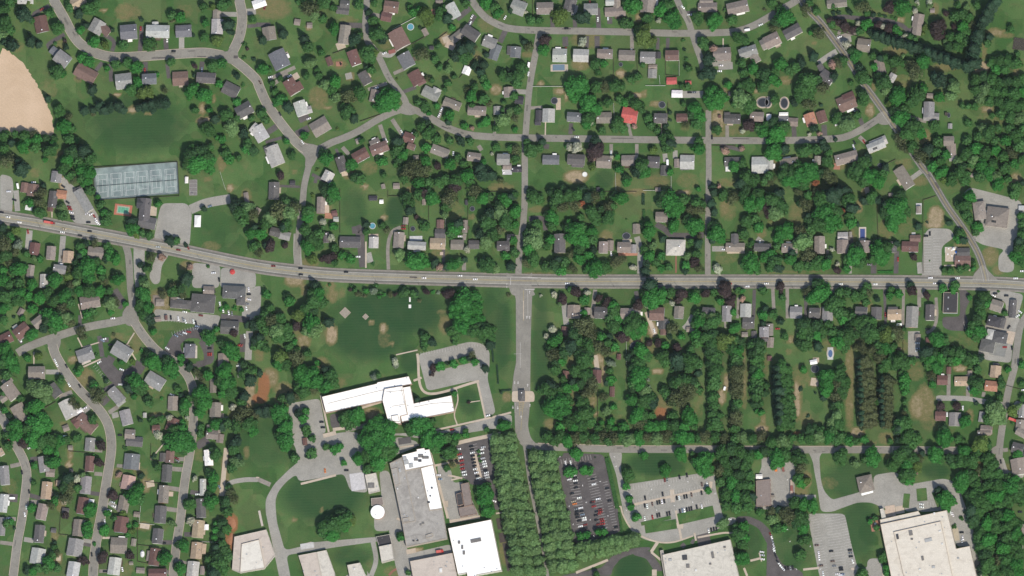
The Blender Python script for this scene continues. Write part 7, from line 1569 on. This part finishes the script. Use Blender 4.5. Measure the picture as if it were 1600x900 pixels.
# ---------------------------------------------------------------- vehicles
def car_meshes():
    L,W=2.25,.9; G=Geo()
    prof=[(-L,.35),(-L,.62),(-L+.15,.78),(-1.55,.86),(1.05,.90),(L-.25,.78),(L,.6),(L,.35)]
    n=len(prof)
    for s,k in ((-1,.98),(1,.98)):
        G.v+=[(x*(1 if abs(x)<2 else 1),s*W*(k if .4<z<.85 else .93),z) for x,z in prof]
    for i in range(n): 
        j=(i+1)%n; G.f.append((i,j,n+j,n+i)); G.m.append(0)
    G.f+=[tuple(range(n-1,-1,-1)),tuple(range(n,2*n))]; G.m+=[0,0]
    k=len(G.v); G.v+=[(-.95,-.66,1.42),(.45,-.66,1.42),(.45,.66,1.42),(-.95,.66,1.42),(-.95,-.66,1.36),(.45,-.66,1.36),(.45,.66,1.36),(-.95,.66,1.36)]
    G.f+=[(k,k+1,k+2,k+3),(k+4,k+5,k+1,k),(k+5,k+6,k+2,k+1),(k+6,k+7,k+3,k+2),(k+7,k+4,k,k+3)]; G.m+=[0]*5
    for x0,x1,z0,z1 in ((-.95,-1.6,1.36,.86),(.45,1.15,1.36,.89)):
        for s in (-1,1):
            q=len(G.v); y0,y1=s*.62,s*.80
            G.v+=[(x0,y0,z0),(x1,y1-s*.06,z1),(x1,y1+s*.02,z1),(x0,y0+s*.05,z0)]; G.f.append((q,q+1,q+2,q+3)); G.m.append(0)
    for x in (-1.4,1.4):
        for s in (-1,1):
            q=len(G.v); y0,y1=s*.72,s*.92
            for y in (y0,y1): G.v+=[(x+.33*math.cos(a*math.pi/5),y,.33+.33*math.sin(a*math.pi/5)) for a in range(10)]
            for a in range(10): b=(a+1)%10; G.f.append((q+a,q+b,q+10+b,q+10+a)); G.m.append(1)
            G.f.append(tuple(q+10+a for a in range(10))); G.m.append(1)
    body=G.mk('body',['paint','tyre'])
    def quad(nm,p): return mesh(nm,p,[(0,1,2,3)],['glass'])
    return body,quad('windscreen',[(.45,-.64,1.37),(1.15,-.76,.90),(1.15,.76,.90),(.45,.64,1.37)]),quad('rear_window',[(-1.6,-.76,.87),(-.95,-.64,1.37),(-.95,.64,1.37),(-1.6,.76,.87)]),[quad('side_window',[(-1.55,s*.8,.88),(1.1,s*.8,.91),(.45,s*.67,1.35),(-.95,s*.67,1.35)]) for s in (1,-1)]
CB,CW_,CR_,CS_=car_meshes()
G=Geo().box(-2.9,1.7,-1.05,1.05,.5,2.75,0).box(1.7,2.7,-.98,.98,.5,1.9,0)
for x in (-1.9,1.8):
    for s in (-1,1): G.box(x-.38,x+.38,s*1.0-.12,s*1.0+.12,0,.72,1)
VB=G.mk('body',['paint','tyre']); VW=Geo().box(2.35,2.72,-.85,.85,1.2,1.8,0).mk('windscreen',['glass'])
CC={'w':(.80,.80,.78),'k':(.025,.026,.03),'g':(.22,.23,.24),'s':(.20,.25,.32),'r':(.32,.045,.04),'b':(.06,.12,.34),'m':(.20,.045,.04),'O':(.62,.20,.06),'t':(.42,.35,.26),'n':(.16,.11,.09),'l':(.50,.51,.52)}
CWD={'w':'white','k':'black','g':'grey','s':'blue-grey','r':'red','b':'blue','m':'dark red','O':'orange','t':'tan','n':'brown','l':'silver'}
for ox,oy,t in ITEMS['C']:
    x,y,a=map(float,t[:3]); c=t[3]
    if c=='0': continue
    x,y=ox+x/4,oy+y/4; van=c=='V'; cc='w' if van else c
    if (ox,oy)==(400,675) and c in 'wkrlg' and 1250<float(t[0])<1450: a=-12
    gx,gy,_=g(x,y,.9); rz=-R(a)+(math.pi if rnd.random()<.5 else 0)
    root=ob('van' if van else 'car',None,None,(gx,gy,.36),rz); col=jit(CC[cc],.08)
    if van: ob('body',VB,root,color=col); ob('windscreen',VW,root)
    else:
        ob('body',CB,root,color=col); ob('windscreen',CW_,root); ob('rear_window',CR_,root)
        for q in CS_: ob('side_window',q,root)
    d=near_road(x,y); onroad=d[0]<(8 if d[1]=='the main road' else 4.5)
    want(root,CWD[cc]+(' van' if van else ' car')+(' on the road' if onroad else ''),x,y,'van' if van else 'car','cars parked and driving')
# ---------------------------------------------------------------- pools, courts, containers and other single things
def ring_pool(x,y,rx,ry,a,c,look,oval):
    gx,gy,_=g(x,y,.6); root=ob('trampoline' if c=='k' and not oval else 'swimming_pool',None,None,(gx,gy,0),-R(a),(rx,ry,1.0))
    col={'k':(.035,.038,.045),'p':(.09,.25,.31),'V':(.08,.13,.25),'w':(.66,.66,.62)}[c]
    n=28; G=Geo(); q=[(math.cos(2*math.pi*i/n),math.sin(2*math.pi*i/n)) for i in range(n)]
    for s,z in ((1.0,0),(1.0,.95),(.86,.95),(.86,.7)): G.v+=[(u*s,v*s,z) for u,v in q]
    for k in range(3):
        for i in range(n):
            j=(i+1)%n; G.f.append((k*n+i,k*n+j,k*n+n+j,k*n+n+i)); G.m.append(0)
    ob('rim',G.mk('rim',['siding']),root,color=(.5,.5,.48) if c!='k' else (.16,.16,.17))
    ob('water' if c!='k' else 'cover',Geo().poly([(u*.87,v*.87,.72) for u,v in q]).mk('water',['water']),root,color=col)
    want(root,look,x,y,'pool' if not(c=='k' and not oval) else 'trampoline')
for ox,oy,t in ITEMS.get('O2',[])+ITEMS.get('O4',[]):
    x,y,rx,ry=map(float,t[:4]); c=t[-1]; ring_pool(ox+x/4,oy+y/4,rx/4*S,ry/4*S,0,c,{'k':'round dark-covered trampoline','p':'round blue pool','w':'round white-covered pool'}[c],False)
for ox,oy,t in ITEMS['O3']:
    x,y,rx,ry,a=map(float,t[:5]); c=t[5]; X,Y=ox+x/4,oy+y/4; rx,ry=rx/4*S,ry/4*S
    gx,gy,_=g(X,Y); n=30
    flatpoly('pool_deck',[(gx+(rx+1.3)*math.cos(2*math.pi*i/n),gy+(ry+1.3)*math.sin(2*math.pi*i/n)) for i in range(n)],.30,'concrete')
    ring_pool(X,Y,rx,ry,0,c,'oval blue pool' if c=='V' else 'oval dark-covered pool',True)
SC={'t':(.42,.345,.265),'u':(.34,.17,.115),'l':(.42,.42,.41),'c':(.46,.42,.36),'w':(.66,.65,.62),'n':(.20,.165,.14),'a':(.10,.095,.095),'k':(.065,.052,.045),'m':(.22,.09,.075),'G':(.30,.1,.08),'O':(.62,.20,.06),'r':(.42,.05,.045),'V':(.05,.14,.42),'q':(.13,.18,.23),'D':(.30,.25,.19),'b':(.045,.09,.03),'g':(.2,.2,.19),'5':(.1,.1,.12),'h':(.05,.1,.03)}
slabz=0
for ox,oy,t in ITEMS['A']:
    kind=t[0]; x,y,w_,d_,a=map(float,t[1:6])
    c='t'
    raw=t[6] if len(t)>6 else None
    if w_<=0: continue
    X,Y=ox+x/4,oy+y/4; wm,dm=w_/4*S,d_/4*S; rz=-R(a); gx,gy,_=g(X,Y)
    c=raw or 't'
    slabz=(slabz+1)%20; zz=.24+.006*slabz
    def slab(nm,col,th=.0,mat='slab'):
        G=Geo().box(-wm/2,wm/2,-dm/2,dm/2,-.02,.10)
        return struct(ob(nm,G.mk(nm,[mat]),None,(gx,gy,zz),rz,color=col))
    if kind in ('deck','slab','lot'): slab('patio',jit(SC.get(c,SC['t']),.08))
    elif kind=='bed': slab('planting_bed',SC['n'])
    elif kind=='sandbox': slab('sand_patch',SC['t'])
    elif kind=='base':
        slab('sandpit',(.27,.235,.19) if w_>20 else SC['w'])
        if w_>20:
            G=Geo()
            for q in ((-wm/2-.25,wm/2+.25,-dm/2-.25,-dm/2),(-wm/2-.25,wm/2+.25,dm/2,dm/2+.25),(-wm/2-.25,-wm/2,-dm/2,dm/2),(wm/2,wm/2+.25,-dm/2,dm/2)): G.box(*q,0,.3)
            struct(ob('sandpit_kerb',G.mk('sandpit_kerb',['concrete']),None,(gx,gy,zz),rz))
    elif kind=='mound':
        G=Geo(); n=18; rings=[(1,.0),(.75,.35),(.4,.7),(.05,.8)]
        for q,z in rings: G.v+=[(wm/2*q*math.cos(2*math.pi*i/n)*rnd.uniform(.9,1.1),dm/2*q*math.sin(2*math.pi*i/n)*rnd.uniform(.9,1.1),z) for i in range(n)]
        for k in range(3):
            for i in range(n): j=(i+1)%n; G.f.append((k*n+i,k*n+j,k*n+n+j,k*n+n+i)); G.m.append(0)
        struct(ob('dirt_mound',G.mk('dirt_mound',['slab']),None,(gx,gy,-.05),rz,color=(.30,.14,.075)))
    elif kind in ('island','grassbed'):
        if c=='G2': continue
        if c=='h': hedge(X,Y,w_,d_,a,TC['m'],'long trimmed green hedge'); continue
        o=slab('grass_island' if c=='b' else 'footpath',SC[c],mat='grass' if c=='b' else 'concrete')
        if c=='b' : o.location.z+=.12
    elif kind=='garden':
        slab('vegetable_plot',(.05,.042,.036))
        for k in range(9):
            for q in range(8):
                if rnd.random()<.6:
                    o=ob('shrub',CROWN['shrub'][0],None,(gx+wm*(-.44+.11*q),gy+dm*(-.44+.11*k),.4),0,.45,(.16,.17,.12)); want(o,'tiny pale seedling clump',X-9+2.2*q,Y-9+2.2*k,'shrub','garden shrubs')
    elif kind=='pool':
        root=ob('swimming_pool',None,None,(gx,gy,zz+.1),rz); G=Geo(); e=.4
        for q in ((-wm/2-e,wm/2+e,-dm/2-e,-dm/2),(-wm/2-e,wm/2+e,dm/2,dm/2+e),(-wm/2-e,-wm/2,-dm/2,dm/2),(wm/2,wm/2+e,-dm/2,dm/2)): G.box(*q,0,.12)
        ob('rim',G.mk('rim',['concrete']),root); ob('water',Geo().box(-wm/2,wm/2,-dm/2,dm/2,-.05,.04).mk('water',['water']),root,color=(.05,.075,.20) if c=='V' else (.13,.185,.235))
        want(root,'rectangular dark-blue pool' if c=='V' else 'rectangular grey-blue covered pool',X,Y,'pool')
    elif kind in ('truck','trailer','container'):
        root=ob({'truck':'truck','trailer':'trailer','container':'container'}[kind],None,None,(gx,gy,.36 if kind!='container' else .25),rz); L,W=max(wm,dm),max(1.9,min(wm,dm)); W=min(W,2.6) if kind!='container' else W
        if dm>wm: root.rotation_euler.z+=R(90)
        col=jit(SC.get(c,(.7,.7,.7)),.05)
        if kind=='truck':
            ob('cargo_box',Geo().box(-L/2,L*.22,-W/2,W/2,.7,3.0).mk('cargo_box',['paint']),root,color=col if c!='r' else (.5,.12,.1))
            cb=ob('cab',Geo().box(L*.24,L/2,-W/2+.05,W/2-.05,.6,2.3).mk('cab',['paint']),root,color=col); ob('windscreen',Geo().box(L/2-.5,L/2+.03,-W/2+.2,W/2-.2,1.4,2.1).mk('windscreen',['glass']),cb)
            for xx in (-L*.35,-L*.1,L*.38):
                for s in (-1,1): ob('wheel',Geo().box(xx-.45,xx+.45,s*W*.45-.15,s*W*.45+.15,0,.9).mk('wheel',['tyre']),root)
        else:
            ob('body',Geo().box(-L/2,L/2,-W/2,W/2,.5 if kind=='trailer' else 0,2.6,0).mk('body',['paint']),root,color=col)
            ob('roof',Geo().box(-L/2+.1,L/2-.1,-W/2+.1,W/2-.1,2.6,2.75,0).box(-.3,.3,-.3,.3,2.75,2.95,0).mk('roof',['paint']),root,color=tuple(v*.92 for v in col))
            if kind=='trailer':
                for s in (-1,1): ob('wheel',Geo().box(-.4,.4,s*W*.45-.12,s*W*.45+.12,0,.6).mk('wheel',['tyre']),root)
        want(root,{'O':'orange','r':'red','w':'white','m':'dark red','t':'tan','l':'pale-grey'}.get(c,'plain')+' '+{'truck':'truck','trailer':'trailer','container':'container'}[kind],X,Y,kind)
    elif kind=='tent':
        gx,gy,_=g(X,Y,3.6); root=ob('marquee',None,None,(gx,gy,0),rz); ob('canopy',hip_roof(dm,wm,3.0,1.3,.2),root,(0,0,0),R(90)).data.materials[0]=M['trim']
        for q in (-1,1):
            for s in (-1,0,1): ob('post',Geo().cyl(0,0,0,3.1,.07,n=6).mk('post',['metal']),root,(q*wm*.48,s*dm*.48,0))
        want(root,'',X,Y,'marquee',None,'white roofed marquee standing between gravel car park and lawn')
    elif kind=='umbrella':
        gx,gy,_=g(X,Y,2.2); root=ob('parasol',None,None,(gx,gy,0)); ob('pole',Geo().cyl(0,0,0,2.6,.05,n=6).mk('pole',['metal']),root)
        ob('canopy',Geo().cyl(0,0,2.1,2.8,max(1.4,wm/2),.05,n=8).mk('canopy',['paint']),root,color=SC[c]); want(root,{'r':'large red','V':'blue','w':'white'}[c]+' parasol',X,Y,'parasol')
    elif kind=='table':
        root=ob('outdoor_table',None,None,(gx,gy,.45)); ob('top',Geo().cyl(0,0,.7,.76,.8,n=12).mk('top',['trim']),root); ob('leg',Geo().cyl(0,0,0,.7,.08,n=6).mk('leg',['metal']),root); want(root,'white round terrace table',X,Y,'table','terrace tables')
    elif kind=='court':
        root=ob('sports_court',None,None,(gx,gy,.3),rz)
        ob('apron',Geo().box(-wm/2,wm/2,-dm/2,dm/2,-.1,.04).mk('apron',['slab']),root,color=(.36,.13,.085))
        ob('surface',Geo().box(-wm*.36,wm*.36,-dm*.36,dm*.36,-.05,.06).mk('surface',['slab']),root,color=(.30,.28,.2)); ob('surface',Geo().box(-wm*.30,wm*.30,-dm*.26,dm*.26,-.05,.08).mk('surface',['slab']),root,color=(.10,.30,.19))
        G=Geo(); 
        for q in (-.3,-.12,.12,.3): G.box(wm*q-.06,wm*q+.06,-dm*.26,dm*.26,.07,.09)
        for q in (-.26,.26): G.box(-wm*.3,wm*.3,dm*q-.06,dm*q+.06,.07,.094)
        ob('court_line',G.mk('court_line',['paintmark']),root); want(root,'',X,Y,'sports court',None,'small sports court with red border and green middle')
    elif kind=='bball':
        root=ob('basketball_court',None,None,(gx,gy,.2),rz); ob('surface',Geo().box(-wm/2,wm/2,-dm/2,dm/2,-.1,.05).mk('surface',['slab']),root,color=(.18,.165,.155))
        G=Geo()
        for q in (-.47,.47): G.box(wm*q-.06,wm*q+.06,-dm*.48,dm*.48,.05,.06)
        for q in (-.48,-.25,0,.25,.48): G.box(-wm*.47,wm*.47,dm*q-.06,dm*q+.06,.05,.064)
        ob('court_line',G.mk('court_line',['paintmark']),root)
        for s in (-1,1):
            hp=ob('hoop',Geo().box(-.06,.06,-.06,.06,0,3.2).box(-.9,.9,-s*.6-.03,-s*.6+.03,2.8,3.9).mk('hoop',['metal']),root,(0,s*dm*.48,0))
        want(root,'',X,Y,'sports court',None,'small grey asphalt basketball court beside the tennis courts')
    elif kind=='tennis':
        root=ob('tennis_court',None,None,(gx,gy,.25),rz); want(root,'',X,Y,'tennis courts',None,'fenced block of six grey-green tennis courts in a row')
        m_,nt_,b_=newmat('court_surface'); p_=pos(nt_)
        cc_=mix(nt_,ramp(nt_,noise(nt_,.06,5,.65,p_,1.2),[(.35,0.0),(.62,1.0)]),(.235,.290,.272),(.135,.170,.168)); cc_=mix(nt_,ramp(nt_,noise(nt_,.05,4,.6,p_,.4),[(.62,0.0),(.8,.7)]),cc_,(.30,.36,.345))
        nt_.links.new(cc_,b_.inputs['Base Color']); M['court']=m_
        ob('surface',Geo().box(-wm/2,wm/2,-dm/2,dm/2,-.1,.05).mk('surface',['court']),root)
        for q in (-212,-125,-40,40,125,216):
            G=Geo(); cx=q/4*S; cy=-2.2; cw,cl=5.485,11.885; t_=.16
            for xx in (-cw,cw,-4.115,4.115): G.box(cx+xx-t_/2,cx+xx+t_/2,cy-cl,cy+cl,.05,.058)
            for yy in (-cl,cl): G.box(cx-cw,cx+cw,cy+yy-t_/2,cy+yy+t_/2,.05,.062)
            for yy in (-6.4,6.4): G.box(cx-4.115,cx+4.115,cy+yy-t_/2,cy+yy+t_/2,.05,.066)
            G.box(cx-t_/2,cx+t_/2,cy-6.4,cy+6.4,.05,.07)
            ob('court_line',G.mk('court_line',['trim']),root)
            nt2=ob('net',Geo().box(cx-6.2,cx+6.2,cy-.03,cy+.03,.1,1.05).mk('net',['dark_metal']),root)
            for s in (-6.3,6.3): ob('net_post',Geo().box(cx+s-.06,cx+s+.06,cy-.06,cy+.06,0,1.15).mk('net_post',['dark_metal']),nt2)
        for x0,x1,y0,y1 in ((-wm/2,wm/2,-dm/2,-dm/2),(-wm/2,wm/2,dm/2,dm/2),(-wm/2,-wm/2,-dm/2,dm/2),(wm/2,wm/2,-dm/2,dm/2)):
            G=Geo()
            for z in (.1,1.5,3.0): G.box(x0-.05,x1+.05,y0-.05,y1+.05,z,z+.08)
            k=int(max(x1-x0,y1-y0)/.7)
            for i in range(k+1):
                f=i/k; px_,py_=x0+(x1-x0)*f,y0+(y1-y0)*f; G.box(px_-.05,px_+.05,py_-.05,py_+.05,0,3.05)
            ob('fence_panel',G.mk('fence_panel',['dark_metal']),root)
    elif kind=='solar':
        hb=min((h for h in HOUSES if 'obj' in h),key=lambda h:math.hypot(h['x']-X,h['y']-Y)); root_,rf,hw_,hd_,hh,ri=hb['obj']
        for i in range(6):
            pt=math.atan2(ri,hd_/2); o=ob('solar_panel',Geo().box(-.75,.75,-.5,.5,0,.06,0).mk('solar_panel',['glass']),rf,(-hw_*.2+1.6*(i%3),-hd_*.26-(i//3)*1.1+.5,hh+ri*(1-(hd_*.26+(i//3)*1.1-.5)/(hd_/2))+.3),rot=(pt,0,0))
    elif kind=='unit':
        f=flat_at(X,Y)
        if f: h,rf,b,ux,uy=f; ob('roof_unit',Geo().box(-wm/2,wm/2,-dm/2,dm/2,0,1.0,0).mk('roof_unit',['slab']),rf,(ux-b[0],uy-b[1],h+.01),rz,color={'k':(.05,.05,.055),'n':(.16,.15,.14),'l':(.34,.34,.33),'w':(.62,.61,.58)}.get(c,(.3,.3,.3)))
    elif kind=='pole':
        root=ob('trailer',None,None,(gx,gy,.1),rz+R(90)); ob('body',Geo().box(-dm/2,dm/2,-1.1,1.1,.4,2.2,0).mk('body',['paint']),root,color=(.75,.75,.73)); want(root,'white covered trailer',X,Y,'trailer')
        for s in (-1,1): ob('wheel',Geo().box(-.35,.35,s*1.0-.12,s*1.0+.12,0,.6).mk('wheel',['tyre']),root)
    elif kind=='fountain':
        root=ob('fountain',None,None,(gx,gy,.35)); ob('basin',Geo().cyl(0,0,0,.6,2.0,n=16,cap=False).cyl(0,0,.3,.42,1.8,n=16).mk('basin',['concrete']),root); ob('column',Geo().cyl(0,0,0,1.8,.35,.2,n=10).cyl(0,0,1.8,2.0,.9,.7,n=10).mk('column',['trim']),root); want(root,'white stone fountain in the walled courtyard',X,Y,'fountain')
# ---------------------------------------------------------------- fences
for ox,oy,t in ITEMS['F']:
    v=[float(q) for q in t]; P=[(ox+v[i]/4,oy+v[i+1]/4) for i in range(0,len(v)-1,2)]; Q=gl(P,.8)
    root=ob('fence',None,None,(*Q[0],0)); light=rnd.random()<.35; mt='trim' if light and math.dist(P[0],P[-1])<60 else 'wood'
    for i in range(len(Q)-1):
        a,b=Vector(Q[i])-Vector(Q[0]),Vector(Q[i+1])-Vector(Q[0]); L=(b-a).length; an=math.atan2((b-a).y,(b-a).x); k=max(1,round(L/6))
        for j in range(k):
            p=a+(b-a)*(j/k); ob('fence_panel',Geo().box(.06,L/k-.06,-.05,.05,.1,1.5).mk('fence_panel',[mt]),root,(p.x,p.y,0),an); ob('post',Geo().box(-.08,.08,-.08,.08,0,1.65).mk('post',[mt]),root,(p.x,p.y,0),an)
    x,y=P[len(P)//2]; want(root,('pale' if mt=='trim' else 'dark')+' garden fence',(P[0][0]+P[-1][0])/2,(P[0][1]+P[-1][1])/2,'fence','garden fences')
# ---------------------------------------------------------------- lamp posts and utility poles
LPM=Geo().cyl(0,0,0,7,.1,.06,n=8).mk('pole',['metal']); LAM=Geo().box(-.8,.8,-.2,.2,6.9,7.1).mk('lamp',['trim'])
for x,y in [(300,155),(552,310),(442,335),(358,465),(465,440),(490,550),(600,525),(383,578),(512,650),(640,155),(652,215),(745,390),(905,490),(985,335),(1100,312),(1015,460),(872,360),(1130,440),(1270,385),(715,490)]:
    X,Y=800+x/4,675+y/4; gx,gy,_=g(X,Y,6); o=ob('street_lamp',None,None,(gx,gy,0),rnd.uniform(0,3)); ob('pole',LPM,o); ob('lamp',LAM,o); want(o,'slim lamp post',X,Y,'street lamp','car park lamp posts')
for x,y in [(1310,197),(1322,300),(1318,550),(1322,610),(1338,685),(1398,540),(1438,585),(1465,715),(1378,858),(1528,858)]:
    X,Y=1200+x/4-300,675+y/4; gx,gy,_=g(X,Y,6); o=ob('street_lamp',None,None,(gx,gy,0),rnd.uniform(0,3)); ob('pole',LPM,o); ob('lamp',LAM,o); want(o,'slim lamp post',X,Y,'street lamp','car park lamp posts')
UPM=Geo().cyl(0,0,0,10.5,.16,.1,n=8).mk('pole',['bark']); XAM=Geo().box(-1.2,1.2,-.08,.08,9.7,9.9).mk('crossarm',['wood'])
for X,Y in [(125,370),(63,355),(188,387),(255,378),(315,409),(402,410),(470,436),(588,440),(655,445),(735,450),(842,447),(905,449),(960,449),(1010,450),(1060,450),(1120,450),(1180,451),(1240,451),(1300,451),(1360,451),(1420,451),(1478,452),(1293,60),(1358,160),(1430,262),(1490,322),(1525,375)]:
    gx,gy,_=g(X,Y,0); o=ob('utility_pole',None,None,(gx,gy,0),R(80)); ob('pole',UPM,o); ob('crossarm',XAM,o); want(o,'wooden utility pole',X,Y,'utility pole','roadside utility poles')
finish_labels()
# ---------------------------------------------------------------- the air between the camera and the ground
hm=bpy.data.materials.new('haze'); hm.use_nodes=True; hn=hm.node_tree
for n in list(hn.nodes):
    if n.type=='BSDF_PRINCIPLED': hn.nodes.remove(n)
pv=hn.nodes.new('ShaderNodeVolumePrincipled'); pv.inputs['Color'].default_value=(.86,.95,.97,1); pv.inputs['Density'].default_value=HAZE; pv.inputs['Anisotropy'].default_value=0
hn.links.new(pv.outputs[0],[n for n in hn.nodes if n.type=='OUTPUT_MATERIAL'][0].inputs['Volume'])
hz=Geo().box(-3100,3100,-3100,3100,-1.0,905).mk('haze',[]); hz.materials.append(hm)
ho=ob('haze',hz); ho['kind']='stuff'
